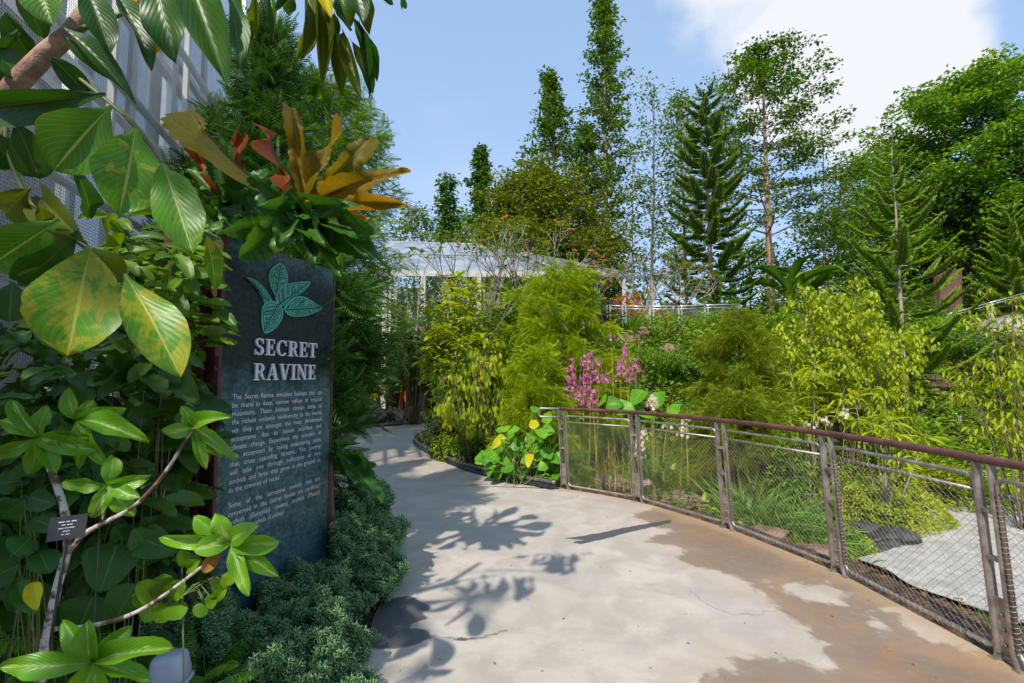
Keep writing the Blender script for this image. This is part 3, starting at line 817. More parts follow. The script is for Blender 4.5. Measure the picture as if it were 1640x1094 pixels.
    GL['R'] = (.90, [rect(.12, 0, .12 + k_, 1), rect(.01, 0, .43, t_), rect(.01, 1 - t_, .45, 1), rect(.30, .46, .46, .46 + t_)] + arc(.43, .73, .33, .27, -90, 90, k_, t_) + arc(.40, .22, .30, .30, -10, 90, k_ * .9, t_) + arc(.80, .16, .20, .15, 180, 300, .17, .07))
    GL['C'] = (.90, arc(.47, .5, .44, .51, 42, 322, k_, t_) + [rect(.74, .66, .80, 1.0), [(.80, .84), (.74, .78), (.80, .64), (.84, .64)]])
    GL['S'] = (.74, arc(.36, .75, .29, .26, 20, 270, k_ * .8, t_) + arc(.37, .255, .32, .265, -160, 90, k_ * .95, t_) + [rect(.60, .68, .66, 1.0), rect(.05, 0, .11, .32)] + [[(.13, .60), (.30, .46), (.62, .40), (.46, .56)]])
    GL['T'] = (.84, [rect(.32, 0, .32 + k_, 1), rect(.20, 0, .64, t_), rect(.03, 1 - t_, .81, 1), [(.03, 1), (.11, 1), (.07, .68), (.01, .68)], [(.73, 1), (.81, 1), (.83, .68), (.77, .68)]])
    GL['A'] = (.94, [bar(.14, 0, .44, 1, .075), bar(.74, 0, .46, 1, .22), rect(0, 0, .30, t_), rect(.54, 0, .93, t_), rect(.24, .30, .66, .30 + t_)])
    GL['V'] = (.92, [bar(.44, 0, .18, 1, .22), bar(.48, 0, .76, 1, .075), rect(.0, 1 - t_, .38, 1), rect(.60, 1 - t_, .92, 1)])
    GL['I'] = (.46, [rect(.12, 0, .12 + k_, 1), rect(.0, 0, .44, t_), rect(.0, 1 - t_, .44, 1)])
    GL['N'] = (.96, [rect(.13, 0, .205, 1), rect(.74, 0, .815, 1), bar(.20, 1, .77, 0, .20)[::-1], rect(0, 0, .34, t_), rect(0, 1 - t_, .26, 1), rect(.60, 1 - t_, .95, 1)])
    for word, (xl, xr, yb, yt) in (('SECRET', (404, 505, 570.5, 545.5)), ('RAVINE', (403, 503, 608.5, 583))):
        u0 = px2panel(xl, yb)[0]; u1 = px2panel(xr, yb)[0]; zb = px2panel((xl + xr) / 2, yb)[1]; zt = px2panel((xl + xr) / 2, yt)[1]; h = zt - zb
        tw = sum(GL[c][0] for c in word) + .06 * (len(word) - 1); sc = (u1 - u0) / tw
        mb = MB(); x = 0; kk = 0
        for c in word:
            for pl in GL[c][1]:
                kk += 1; o_ = .004 + .00025 * (kk % 8)
                mb.poly([PP(u0 + (x + a) * sc, zb + b * h, o_) for a, b in pl], N3 * .012)
            x += GL[c][0] + .06
        mb.build('title_lettering', M['letter'], th, smooth=False)
    # body text
    lines1 = ["The Secret Ravine emulates habitats that can", "be found in deep, narrow valleys of tropical", "mountains. These habitats contain some of", "the richest endemic biodiversity in the world,", "yet they are amongst the most threatened", "ecosystems due to human activities and", "climate change. Experience the wonders of", "this ecosystem by taking meandering paths", "that cross cascading streams. This journey", "will take you through collections of rare", "orchids and ferns that grow in the ground or", "in the crevices of rocks."]
    lines2 = ["Some of the terrestrial orchids that are", "conserved in the Secret Ravine are corduroy", "orchids (Eulophia), swamp orchids (Phaius)", "and jewel orchids (Ludisia)."]
    cache = {}
    def word_mesh(w, it):
        if (w, it) in cache: return cache[(w, it)]
        cu = bpy.data.curves.new('w', 'FONT'); cu.body = w; cu.size = 1; cu.resolution_u = 2; cu.offset = .002
        if it: cu.shear = .28
        o = bpy.data.objects.new('w', cu); COL.objects.link(o)
        bpy.context.view_layer.update()
        me = bpy.data.meshes.new_from_object(o); me.calc_loop_triangles()
        V = np.array([v.co[:] for v in me.vertices]); F = np.array([t.vertices[:] for t in me.loop_triangles])
        bpy.data.objects.remove(o); bpy.data.meshes.remove(me); bpy.data.curves.remove(cu)
        cache[(w, it)] = (V, F); return V, F
    mb = MB(); uL, uR = .080, .852
    sz = .042
    def setline(txt, z, just):
        ws = txt.split(' '); ms = []
        for w in ws:
            it = w.strip('(),.') in ('Eulophia', 'Phaius', 'Ludisia')
            V, F = word_mesh(w, it); ms.append((V, F, V[:, 0].min(), V[:, 0].max()))
        xs = .93
        tot = sum(b - a for _, _, a, b in ms) * sz * xs
        gap = (uR - uL - tot) / max(1, len(ws) - 1)
        if not just: gap = .016
        if gap < .010: xs *= (uR - uL - .010 * (len(ws) - 1)) / tot; gap = .010
        x = uL
        for V, F, a, b in ms:
            P3 = np.array([PP(x + (v[0] - a) * sz * xs, z + v[1] * sz, .0035) for v in V])
            mb.add(P3, F); x += (b - a) * sz * xs + gap
    z0 = 1.428; dz = .0478
    for i, l in enumerate(lines1): setline(l, z0 - i * dz, i < 11)
    z1 = px2panel(371, 813)[1]
    for i, l in enumerate(lines2): setline(l, z1 - i * dz, i < 3)
    mb.build('body_text', M['letter'], th, smooth=False)
sign()

# =================================================================== PLANT NAME PLATE AND SPOTLIGHT BOX
def plate():
    c = at(108, 845, 1.45)
    th = thing('plant_label', 'small black plate with lines of white writing by the pale mottled stem', 'plant label', (c[0], c[1] + .02, 0))
    X = nrm(np.array((1, .15, .10))); Z = nrm(np.array((-.10, .25, 1))); Y = np.cross(Z, X)
    w, h = .099, .066
    mb = MB(); mb.box(c, (w, .003, h), X, Y, Z); mb.build('plate', M['blackplate'], th, smooth=False)
    mb = MB(); mb.tube([c + Y * .004 - Z * h * .3, c + Y * .012 - Z * .3, np.array((c[0], c[1] + .1, 0))], .004, 6); mb.build('stake', M['blackplate'], th)
    mb = MB(); rr = random.Random(1)
    # tiny lines of writing, too small to read: one small stroke group per word
    y = h / 2 - .016; k = 0
    for words, s in (((.017, .011, .014), .0034), ((.010, .016), .0028), ((.013, .009, .015), .0028), ((.019,), .0024), ((.008, .012), .0024)):
        tot = sum(words) + .003 * (len(words) - 1); x = -tot / 2
        for wd in words:
            q = 0
            while q < wd - .0012:
                lw_ = rr.uniform(.0008, .0016); c0 = c - Y * .0022 + X * (x + q + lw_ / 2) + Z * y; hh = s * rr.uniform(.65, 1.0)
                mb.box(c0, (lw_ * .7, .0006, hh), X, Y, Z); mb.box(c0 + Z * hh * rr.uniform(-.4, .4), (lw_ * 1.3, .0005, s * .18), X, Y, Z); q += lw_ + .0005
            x += wd + .003
        y -= .0088
    mb.build('plate_text', M['letter'], th, smooth=False)
plate()
def spot():
    c = at(272, 1068, 1.95); c[2] -= .0
    th = thing('spotlight', 'pale grey rounded plastic light housing low among the fern fronds', 'garden light', (c[0], c[1], 0))
    mb = MB()
    X = nrm(np.array((.97, .18, 0.06))); Yv = nrm(np.cross((0, 0, 1), X)); Z = np.cross(X, Yv)
    def rbox(cc, sx, sy, sz, r, taper=1.0):
        V = []; F = []
        prof = [(-1, 1 - r), (-1 + r * .3, 1 - r * .3), (-1 + r, 1), (1 - r, 1 * taper), (1 - r * .3, (1 - r * .3) * taper), (1, (1 - r) * taper)]
        nn = 20
        for zz, k in prof:
            for j in range(nn):
                a = 2 * math.pi * j / nn; ca, sa = math.cos(a), math.sin(a); q = (abs(ca) ** 5 + abs(sa) ** 5) ** (-1 / 5)
                V.append(cc + X * ca * q * sx * k + Yv * sa * q * sy * k + Z * zz * sz)
        m_ = len(prof)
        for i in range(m_ - 1):
            for j in range(nn):
                a = i * nn + j; b = i * nn + (j + 1) % nn; F += [(a, b, b + nn), (a, b + nn, a + nn)]
        for j in range(1, nn - 1): F += [(0, j + 1, j), ((m_ - 1) * nn, (m_ - 1) * nn + j, (m_ - 1) * nn + j + 1)]
        mb.add(V, F)
    rbox(c, .066, .05, .052, .35, .86)
    mb.build('housing', M['boxgrey'], th)
    mb = MB(); rbox(c - Z * .056, .072, .056, .008, .3)
    mb.build('rim', M['boxgrey'], th)
    mb = MB(); mb.tube([c - Z * .06, np.array((c[0], c[1], -.02))], .012, 8); mb.build('stake', M['blackplate'], th)
spot()

# =================================================================== MESH-CLAD GLASSHOUSE ON THE LEFT
def glasshouse():
    X0 = -2.35
    D = nrm(np.array((-.27, 1.0))); A0 = np.array((X0 - .27 * 2.6, 2.6))
    Nr = np.array((D[1], -D[0]))
    def W_(s, z, off=0.0):
        q = A0 + D * s + Nr * off
        return np.array((q[0], q[1], z))
    LEN, HT = 8.0, 9.5
    LOW, SL = 4.9, 2.3
    th = thing('glasshouse', 'tall glasshouse wall clad in white wire mesh behind the plants', 'glasshouse', W_(0, 0))
    D3, Z3, N3 = np.r_[D, 0], np.array((0, 0, 1.0)), np.r_[Nr, 0]
    # woven screen, real wires
    mb = MB(); pit = .024; w = .0030
    zmax = 8.9; smax = LEN
    def strips(A, B, wid, axis):
        n = len(A); h = axis * wid
        V = np.stack([A - h, B - h, B + h, A + h], 1).reshape(-1, 3)
        i = np.arange(n) * 4
        mb.add(V, np.concatenate([np.stack([i, i + 1, i + 2], 1), np.stack([i, i + 2, i + 3], 1)]))
    ss = np.arange(0, smax, pit); zz = np.arange(.1, zmax, pit)
    strips(np.array([W_(s, .1) for s in ss]), np.array([W_(s, zmax if s > SL else LOW) for s in ss]), w, D3)
    strips(np.array([W_(0 if z < LOW else SL, z, .003) for z in zz]), np.array([W_(smax, z, .003) for z in zz]), w, Z3)
    mb.build('wire_mesh', M['meshpaint'], th, smooth=False)
    # mesh frame: uprights, rails
    mb = MB()
    for s in np.arange(0, LEN, 1.55):
        h_ = HT if s > SL - .1 else LOW
        mb.box(W_(s, h_ / 2, -.055), (.05, .05, h_), D3, N3, Z3)
    for z in (.12, 1.35, 2.25, 3.0, 4.15, 5.3, 6.35, 7.2, 8.6):
        s0 = 0 if z < LOW else SL
        mb.box(W_((LEN + s0) / 2, z, -.03), (LEN - s0, .045, .055 if z < 4 else .075), D3, N3, Z3)
    mb.build('mesh_frame', M['meshpaint'], th, smooth=False)
    mb = MB()
    for z in (4.35, 5.5, 7.4):
        s0 = 0 if z < LOW else SL
        mb.box(W_((LEN + s0) / 2, z, -.5), (LEN - s0, .10, .10), D3, N3, Z3)
    for s in (.7, 3.8, 6.9):
        h_ = HT if s > SL else LOW
        mb.box(W_(s, h_ / 2, -.5), (.12, .12, h_), D3, N3, Z3)
    mb.build('support_beam', M['silver'], th, smooth=False)
    # glass wall set back, mullions and blinds
    m, t, out = newmat('glasshouse_pane')
    p = N(t, 'ShaderNodeBsdfPrincipled'); p.inputs['Base Color'].default_value = (.34, .36, .38, 1); p.inputs['Roughness'].default_value = .06; p.inputs['Alpha'].default_value = .45
    p.inputs['Specular IOR Level'].default_value = .9
    t.links.new(p.outputs[0], out.inputs[0])
    off = -1.1
    k = 0
    for s in np.arange(-1, LEN, 1.3):
        for z0, z1 in ((.2, 2.3), (2.4, 4.5), (4.6, 6.7), (6.8, 9)):
            if s < SL - .4 and z1 > LOW: continue
            mb = MB(); mb.box(W_(s + .65, (z0 + z1) / 2, off), (1.24, .012, z1 - z0), D3, N3, Z3); mb.build('window_pane', m, th, smooth=False)
    mb = MB()
    for s in np.arange(-1, LEN + .1, 1.3):
        h_ = HT if s > SL - .4 else LOW
        mb.box(W_(s, h_ / 2, off), (.06, .10, h_), D3, N3, Z3)
    for z in (.1, 2.35, 4.55, 6.75, 9.1):
        s0 = -1 if z < LOW else SL
        mb.box(W_((LEN + s0) / 2, z, off + .002), (LEN - s0, .11, .09), D3, N3, Z3)
    mb.build('window_frame', M['white'], th, smooth=False)
    mb = MB()
    c1 = solid('shade_cloth', (.62, .60, .56), (.75, .73, .70), .9, scale=30, stretch=(1, 1, .02)); 
    nn = 160
    for s in (2.9, 5.5):
        a = np.array([W_(s + q * 1.1 / nn, 4.7, off - .35 + .03 * math.sin(q * .9)) for q in range(nn)]); b = a + np.array((0, 0, 4.2))
        V = np.vstack([a, b]); F = [(j, j + 1, nn + j + 1) for j in range(nn - 1)] + [(j, nn + j + 1, nn + j) for j in range(nn - 1)]
        mb.add(V, F)
    mb.build('shade_cloth', c1, th)
    mb = MB()
    mb.box(W_(LEN / 2 - .5, LOW / 2, off - 2.6), (LEN + 1, .1, LOW), D3, N3, Z3); mb.box(W_(LEN / 2 + 1.2, LOW + 2.3, off - 2.6), (LEN - 2.4, .1, 4.6), D3, N3, Z3)
    mb.build('rear_wall', solid('grey_wall', (.16, .17, .18), (.30, .31, .33), .8, scale=1.2), th, smooth=False)
glasshouse()

# =================================================================== WHITE SHADE HOUSE ON THE TERRACE
def shadehouse():
    el, er = at(596, 436, 16.5), at(872, 440, 16.5)
    rl, rr_ = at(618, 388, 21), at(778, 393, 21)
    fr = at(1048, 446, 26)
    th = thing('shade_house', 'long white framed shade house with glazed sloping roof on the terrace', 'shade house', (el[0], el[1], 2.6))
    Z3 = np.array((0, 0, 1.0))
    m, t, out = newmat('roof_glazing')
    p = N(t, 'ShaderNodeBsdfPrincipled'); c = mixc_n(t, mrange(t, noise_n(t, 1.3, 5, .6), .35, .65), (.20, .23, .26), (.38, .41, .42))
    t.links.new(c, p.inputs['Base Color']); p.inputs['Roughness'].default_value = .18; p.inputs['Specular IOR Level'].default_value = .8; p.inputs['Alpha'].default_value = .88
    t.links.new(p.outputs[0], out.inputs[0])
    fr_mb = MB(); n = 9
    def beam(a, b, w, h): 
        X = nrm(b - a); Yv = nrm(np.cross(Z3, X)); fr_mb.box((a + b) / 2, (np.linalg.norm(b - a), w, h), X, Yv, np.cross(X, Yv))
    for i in range(n):
        a0, a1 = el + (er - el) * i / n, el + (er - el) * (i + 1) / n; b0, b1 = rl + (rr_ - rl) * i / n, rl + (rr_ - rl) * (i + 1) / n
        for k in range(2):
            q = MB(); f0, f1 = k / 2 + .01, (k + 1) / 2 - .01
            P_ = [a0 + (b0 - a0) * f0, a1 + (b1 - a1) * f0, a1 + (b1 - a1) * f1, a0 + (b0 - a0) * f1]
            nn = nrm(np.cross(P_[1] - P_[0], P_[2] - P_[0])); q.poly([v + nn * .05 for v in P_], nn * .012)
            q.build('roof_pane', m, th, smooth=False)
        beam(a0, b0, .05, .09)
    beam(er, rr_, .08, .11); beam(el - (0, 0, .02), er - (0, 0, .02), .10, .20); beam(rl, rr_, .1, .12)
    for k in (.33, .66): beam(el + (rl - el) * k - (0, 0, .03), er + (rr_ - er) * k - (0, 0, .03), .04, .06)
    n2 = 12
    for i in range(n2):
        a0, a1 = er + (fr - er) * i / n2, er + (fr - er) * (i + 1) / n2; b0, b1 = rr_ + (fr - rr_) * i / n2, rr_ + (fr - rr_) * (i + 1) / n2
        beam(a0, b0, .05, .08)
        if i < n2 - 1 and i % 4 != 1:
            q = MB(); P_ = [a0, a1, b1, b0]; nn = nrm(np.cross(P_[1] - P_[0], P_[2] - P_[0])); q.poly([v + nn * .05 for v in P_], nn * .012); q.build('roof_pane', m, th, smooth=False)
    for k in (.0, .25, .5, .75, .98): beam(er + (rr_ - er) * k + (0, 0, .02), fr + (0, 0, .02), .05, .07)
    fr_mb.build('roof_frame', M['whiteold'], th, smooth=False)
    for q in ([el + (er - el) * k for k in (.08, .30, .62, 1)] + [er + (fr - er) * k for k in (.3, .62, .97)] + [rl + (rr_ - rl) * k for k in (.05, .5, .95)]):
        mb = MB(); z0 = gz(q[0], q[1]) - .2; mb.box((q[0], q[1], (q[2] + z0) / 2 - .05), (.16, .16, q[2] - z0 - .1)); mb.build('column', M['whiteold'], th, smooth=False)
    # slatted back screen and benches glimpsed inside
    mb = MB(); a, b = rl + np.array((0, .6, 0)), fr
    for i in range(46):
        q = a + (b - a) * i / 46; mb.box((q[0], q[1], 4.2), (.16, .03, 2.6))
    mb.build('slat_screen', solid('grey_slats', (.20, .19, .17), (.36, .34, .30), .8), th, smooth=False)
shadehouse()

# =================================================================== TERRACE RAILING, RETAINING ROCKS, STEPS, WALLS
def small_rail(name, pts, H, label, mat, step=1, posts=True, net=True, nrails=(1.0, .9, .08)):
    pts = [np.asarray(p, float) for p in pts]
    th = thing(name, label, 'railing', pts[0])
    up = np.array((0, 0, H))
    for a, b in zip(pts[:-1], pts[1:]):
        mb = MB()
        for k in nrails: mb.tube([a + up * k, b + up * k], .022 if k == 1.0 else .016, 6)
        T = nrm(b - a); g = .07
        for s in (g, -g):
            e = (a if s > 0 else b) + T * s; mb.tube([e + up * .08, e + up * .9], .016, 6)
        pf = mb.build('panel_frame', mat, th)
        if net:
            mb = MB(); L_ = np.linalg.norm(b - a); k = int(L_ / .05)
            for j in range(k):
                q0 = a + (b - a) * j / k; q1 = a + (b - a) * min(1, (j + 6) / k)
                mb.tube([q0 + up * .08, q1 + up * .9], .0022, 3, caps=False); mb.tube([q1 + up * .08, q0 + up * .9], .0022, 3, caps=False)
            mb.build('cable_net', M['wire'], pf)
    for a in pts:
        mb = MB()
        for s in (-.06, .06): mb.box(a + up / 2 + np.array((s, 0, 0)), (.03, .06, H))
        mb.box(a + np.array((0, 0, H * .17)), (.11, .02, H * .34)); mb.build('post', mat, th, smooth=False)
tr = []
for px, pyb, Y in ((975, 531, 17.9), (1000, 533, 17.6), (1044, 534, 17.4), (1090, 533, 17.6), (1132, 530, 18.2), (1185, 527, 19)):
    tr.append(at(px, pyb, Y))
small_rail('terrace_railing', tr, .98, 'pale metal railing with net on top of the brown rock wall', M['silver'])
def rock(name, c, r, mat, label=None, cat='rock', seed=0, group=None, sq=(1, 1, .7), sub=4, amp=.35, sharp=False):
    import bmesh
    bm = bmesh.new(); bmesh.ops.create_icosphere(bm, subdivisions=sub, radius=1)
    V = np.array([v.co[:] for v in bm.verts]); F = np.array([[v.index for v in f.verts] for f in bm.faces]); bm.free()
    out = []
    for v in V:
        q = Vector(v) * 1.1 + Vector((seed * 7.1, seed * 3.3, 0)); n = mnoise.noise(q) + .5 * mnoise.noise(q * 2.3) + .28 * mnoise.noise(q * 5) + .16 * abs(mnoise.noise(q * 11))
        if sharp: n = abs(mnoise.noise(q)) * 1.3 + .5 * mnoise.noise(q * 3) - .2
        out.append(v * (1 + amp * n))
    V = np.array(out) * np.array(sq) * r
    mb = MB(); mb.add(V + np.asarray(c), F); o = mb.build(name, mat, origin=c, smooth=not sharp)
    if label: tag(o, label, cat, group)
    return o
for i, (px, py, Y, r, sq, lab) in enumerate([
    (985, 560, 16.6, .8, (1.3, .8, .75), 'smooth brown boulder left end of the terrace rock wall'),
    (1030, 545, 17.0, .9, (1.6, .8, .55), 'wide brown boulder directly under the terrace railing'),
    (1100, 556, 16.6, .85, (1.3, .8, .85), 'bulging brown boulder with dark cleft under the railing right end'),
    (1065, 580, 15.6, .7, (1.2, .8, .8), 'orange brown boulder beside the teal crate'),
    (1025, 612, 14.6, .6, (1.4, .8, .7), 'low brown boulder among the shrubs below the rock wall'),
    (1180, 565, 17.0, 1.0, (1.5, .8, .7), 'brown boulder half hidden behind the olive feathery conifer')]):
    c = at(px, py, Y); rock('boulder', c, r, M['rockbrown'], lab, seed=i + 1, sq=sq, group='boulders of the terrace rock wall')
# black rocks in the stream
k = 0
BR = []
for i in range(26):
    t = rs.uniform(0, 1); x = -6.2 + 3.3 * t + rs.uniform(-.5, .5); y = 14.8 + 3.4 * rs.uniform(0, 1); z = hill(x, y)
    BR.append((x, y, float(z) + rs.uniform(-.1, .25), rs.uniform(.22, .5)))
for i, (x, y, z, r) in enumerate(BR):
    rock('stream_rock', (x, y, z), r, M['rockblack'], 'angular black rock in the pile beside the far end of the path', 'rock', seed=20 + i, group='black rocks of the dry stream', sub=3, amp=.5, sharp=True, sq=(1.2, 1, .8))
# flat rocks at the foot of the railing and along the lower path
for i, (px, py, z, r, sq, lab, mt) in enumerate([
    (968, 775, -.35, .30, (1.8, 1, .5), 'flat brown rock behind the first mesh panel', 'rockbrown'),
    (1010, 772, -.35, .25, (1.5, 1, .45), 'grey brown rock wedge behind the first railing panel foot', 'rockpink'),
    (1085, 800, -.35, .28, (1.7, 1, .4), 'low flat rock behind the second mesh panel', 'rockbrown'),
    (1215, 858, -.3, .20, (1.7, 1, .4), 'brown sloping rock behind the third mesh panel', 'rockbrown'),
    (1300, 888, -.42, .20, (1.8, 1, .4), 'long brown rock behind the fourth post', 'rockbrown'),
    (1370, 850, -.74, .24, (1.6, 1, .45), 'dark rock beneath the yellow groundcover', 'rockblack'),
    (1430, 862, -.76, .22, (1.6, 1, .6), 'black rock at the bend of the lower path', 'rockblack'),
    (1462, 800, -.72, .25, (1.2, 1, .7), 'small black rock beside the lower path upper bend', 'rockblack'),
    (1500, 782, -.66, .30, (1.5, 1, .7), 'pinkish rock above the lower path', 'rockpink'),
    (1560, 772, -.62, .30, (1.6, 1, .7), 'rounded pink rock beside the last full railing panel', 'rockpink'),
    (1278, 700, -.35, .42, (1.2, 1, 1.2), 'pale rock under the strap leaved shrub', 'rockpink'),
    (1466, 690, -.2, .55, (1.4, 1, .8), 'pale pink rock at the foot of the young pine', 'rockpink')]):
    c = gp(px, py, z); rock('rock', (c[0], c[1], z), r, M[mt], lab, seed=60 + i, sq=sq)

rge = np.random.RandomState(8)
Le = resamp(LP_L, 34)
for i in range(2, 30):
    q = Le[i]; x, y = q[0] - rge.uniform(.02, .2), q[1] + rge.uniform(-.03, .15)
    rock('edge_stone', (x, y, LOWZ + .0), rge.uniform(.07, .15), M['rockblack'], 'dark rough stone in the row edging the lower path', 'stone', seed=200 + i, group='dark stones along the lower path', sub=3, amp=.5, sharp=True, sq=(1.3, 1, .7))
def crate():
    c = at(1087, 605, 14.8)
    th = thing('crate', 'teal ribbed plastic bin beside the brown rocks', 'bin', (c[0], c[1], c[2] - .45))
    mb = MB(); mb.box(c, (.95, .6, .80)); mb.build('body', M['teal'], th, smooth=False)
    mb = MB()
    for k in range(7): mb.box(c + np.array((-.42 + k * .14, -.31, 0)), (.03, .03, .76))
    for z in (-.3, 0, .25): mb.box(c + np.array((0, -.305, z)), (.93, .02, .03))
    mb.build('rib', M['teal'], th, smooth=False)
    mb = MB(); mb.box(c + np.array((0, 0, .43)), (1.02, .66, .06)); mb.build('lid', M['teal'], th, smooth=False)
crate()

def right_side():
    # brown clad wall slab high on the slope
    a, b = at(1506, 490, 23), at(1541, 490, 23); t_ = at(1520, 433, 23)
    mb = MB(); c = (a + b) / 2
    X = nrm(np.array((b[0] - a[0], 0, 0))); w = b[0] - a[0]
    P_ = [at(1505, 505, 23), at(1541, 500, 23), at(1541, 432, 23), at(1528, 430, 23), at(1505, 442, 23)]
    mb.poly(P_, np.array((0, .35, 0))); tag(mb.build('wall', M['brownwall'], smooth=False), 'plain brown wall slab standing above the slope steps', 'wall')
    # flight of steps going up to the right with rails
    th = thing('steps', 'pale stone steps climbing the slope past the brown wall', 'steps', at(1500, 560, 19))
    p0, p1 = at(1500, 545, 20.0), at(1680, 492, 22.0)
    n = 12
    for i in range(n):
        f = i / n; q = p0 + (p1 - p0) * f; q2 = p0 + (p1 - p0) * (i + 1) / n
        mb = MB(); mb.box(((q[0] + q2[0]) / 2, (q[1] + q2[1]) / 2 + .4, q2[2] - .6), (q2[0] - q[0] - .004, 1.9, 1.2)); mb.build('step', M['concstep'], th, smooth=False)
    small_rail('slope_railing', [p0 + (p1 - p0) * k + np.array((0, -.65, .02)) for k in (0, .33, .66, 1)], 1.0, 'silver railing running up beside the pale stone steps', M['silver'], net=False, nrails=(1.0, .9, .12))
    lo = [at(1455, 690, 12.5), at(1420, 672, 13.5), at(1390, 655, 14.5)]
    small_rail('white_handrail', [at(1535, 700, 12.0), at(1490, 672, 13.4), at(1440, 640, 15.2)], .55, 'thin white sloping rail above the far path', M['silver'], net=False, nrails=(1.0, .5))
    # post with hooks
    b = at(1536, 702, 13.0); th = thing('hook_post', 'dark metal post with two curled hooks by the far path', 'post', b)
    mb = MB(); mb.box(b + np.array((0, 0, .42)), (.07, .05, .86)); mb.build('shaft', M['post'], th, smooth=False)
    for z in (.78, .42):
        mb = MB(); pts = [b + np.array((0, 0, z))]
        for a_ in np.linspace(0, 200, 9): pts.append(b + np.array((.16 + .08 * math.sin(R(a_)), 0, z - .08 + .08 * math.cos(R(a_)))))
        mb.tube(pts, .014, 6); mb.build('hook', M['silver'], th)
    # sandstone wall with diamond panes
    c = at(1335, 598, 11.8)
    th = thing('feature_wall', 'pinkish stone wall with teal diamond panes behind the strap leaved shrub', 'wall', c - np.array((0, 0, .85)))
    mb = MB(); mb.box(c, (1.5, .3, 1.7)); mb.build('slab', M['rockpink'], th, smooth=False)
    for px, py in ((1329, 576), (1333, 606), (1358, 580), (1362, 612)):
        q = at(px, py, 11.63); mb = MB(); r = .15
        mb.poly([q + np.array((r, 0, 0)), q + np.array((0, 0, r * 1.1)), q - np.array((r, 0, 0)), q - np.array((0, 0, r * 1.1))][::-1], np.array((0, .05, 0)))
        mb.build('window_pane', M['glassteal'], th, smooth=False)
right_side()

# =================================================================== PLANT TOOLS
def tmpl(V, F, UV): return (np.array(V, float), np.array(F, int), np.array(UV, float))
LEAF2 = tmpl([(0, 0, 0), (.5, .45, .10), (0, 1, -.12), (-.5, .45, .10)], [(0, 1, 2), (0, 2, 3)], [(.5, 0), (1, .45), (.5, 1), (0, .45)])
def grid_leaf(nl, nw, outline, bend=.5, fold=.12, wave=0.0, freq=9.0, ph=0.0, twist=0.0):
    """one leaf along +y, unit length and width"""
    s = np.linspace(0, 1, nl + 1); u = np.linspace(-1, 1, nw + 1)
    V = []; UV = []
    y = 0; z = 0; dy = 1 / nl
    ang = 0
    cy = [0]; cz = [0]; an = [0]
    for i in range(nl):
        ang = -bend * (i + .5) / nl; y += dy * math.cos(ang); z += dy * math.sin(ang); cy.append(y); cz.append(z); an.append(-bend * (i + 1) / nl)
    for i, q in enumerate(s):
        w = outline(q)
        for a in u:
            x = a * .5 * w; h = fold * abs(a) * w * .5 + wave * math.sin(freq * q * 2 + ph + (2.1 if a > 0 else 0)) * a * a * .5
            n = an[i]; X, Z = x, h
            tw = twist * q
            X, Z = x * math.cos(tw) - h * math.sin(tw), x * math.sin(tw) + h * math.cos(tw)
            V.append((X, cy[i] - math.sin(n) * Z, cz[i] + math.cos(n) * Z)); UV.append(((a + 1) / 2, q))
    F = []
    for i in range(nl):
        for j in range(nw):
            a = i * (nw + 1) + j; F += [(a, a + 1, a + nw + 2), (a, a + nw + 2, a + nw + 1)]
    return tmpl(V, F, UV)
def o_ell(q): return max(.0, math.sin(math.pi * min(1, max(0, q)))) ** .75 if 0 < q < 1 else 0.02
def o_obov(q): return (.07 if q < .02 else 0) + max(0.0, math.sin(math.pi * min(.999, q) ** 1.35)) ** .8
def o_lance(q): return max(.02, math.sin(math.pi * min(1, q ** .8)) ** 1.1) if q < 1 else .0
def o_strap(q): return min(1, q * 6 + .3) * (1 - max(0, (q - .6) / .4) ** 1.6)
def o_heart(q): return min(1, (q * 5 + .35)) * max(0, 1 - q ** 2.4) ** .8
def o_round(q): return math.sqrt(max(0.0004, 1 - (2 * q - 1) ** 2)) * (1 if q > .08 else .9)
def o_lobed(k, d=.22):
    return lambda q: (.16 + .84 * max(0, math.sin(math.pi * min(.999, q) ** 1.25)) ** .7) * (1 - d * abs(((q * k) % 1) - .35) * 1.6) if q < .985 else .03
L_MID = grid_leaf(3, 2, o_ell, .6, .15)
L_NARROW = grid_leaf(3, 2, o_lance, .7, .1)
L_DETAIL = grid_leaf(7, 4, o_ell, .7, .18, .05)
def M_(dirs, ups, w, l, thick=None):
    y = nrm(dirs); x = nrm(np.cross(y, ups)); z = np.cross(x, y)
    w = np.asarray(w, float) * np.ones(len(y)); l = np.asarray(l, float) * np.ones(len(y))
    return np.stack([x * w[:, None], y * l[:, None], z * l[:, None]], 2)
def rdir(n, rg, zl=-1, zh=1):
    z = rg.uniform(zl, zh, n); a = rg.uniform(0, 2 * np.pi, n); r = np.sqrt(np.clip(1 - z * z, 0, 1))
    return np.stack([r * np.cos(a), r * np.sin(a), z], 1)
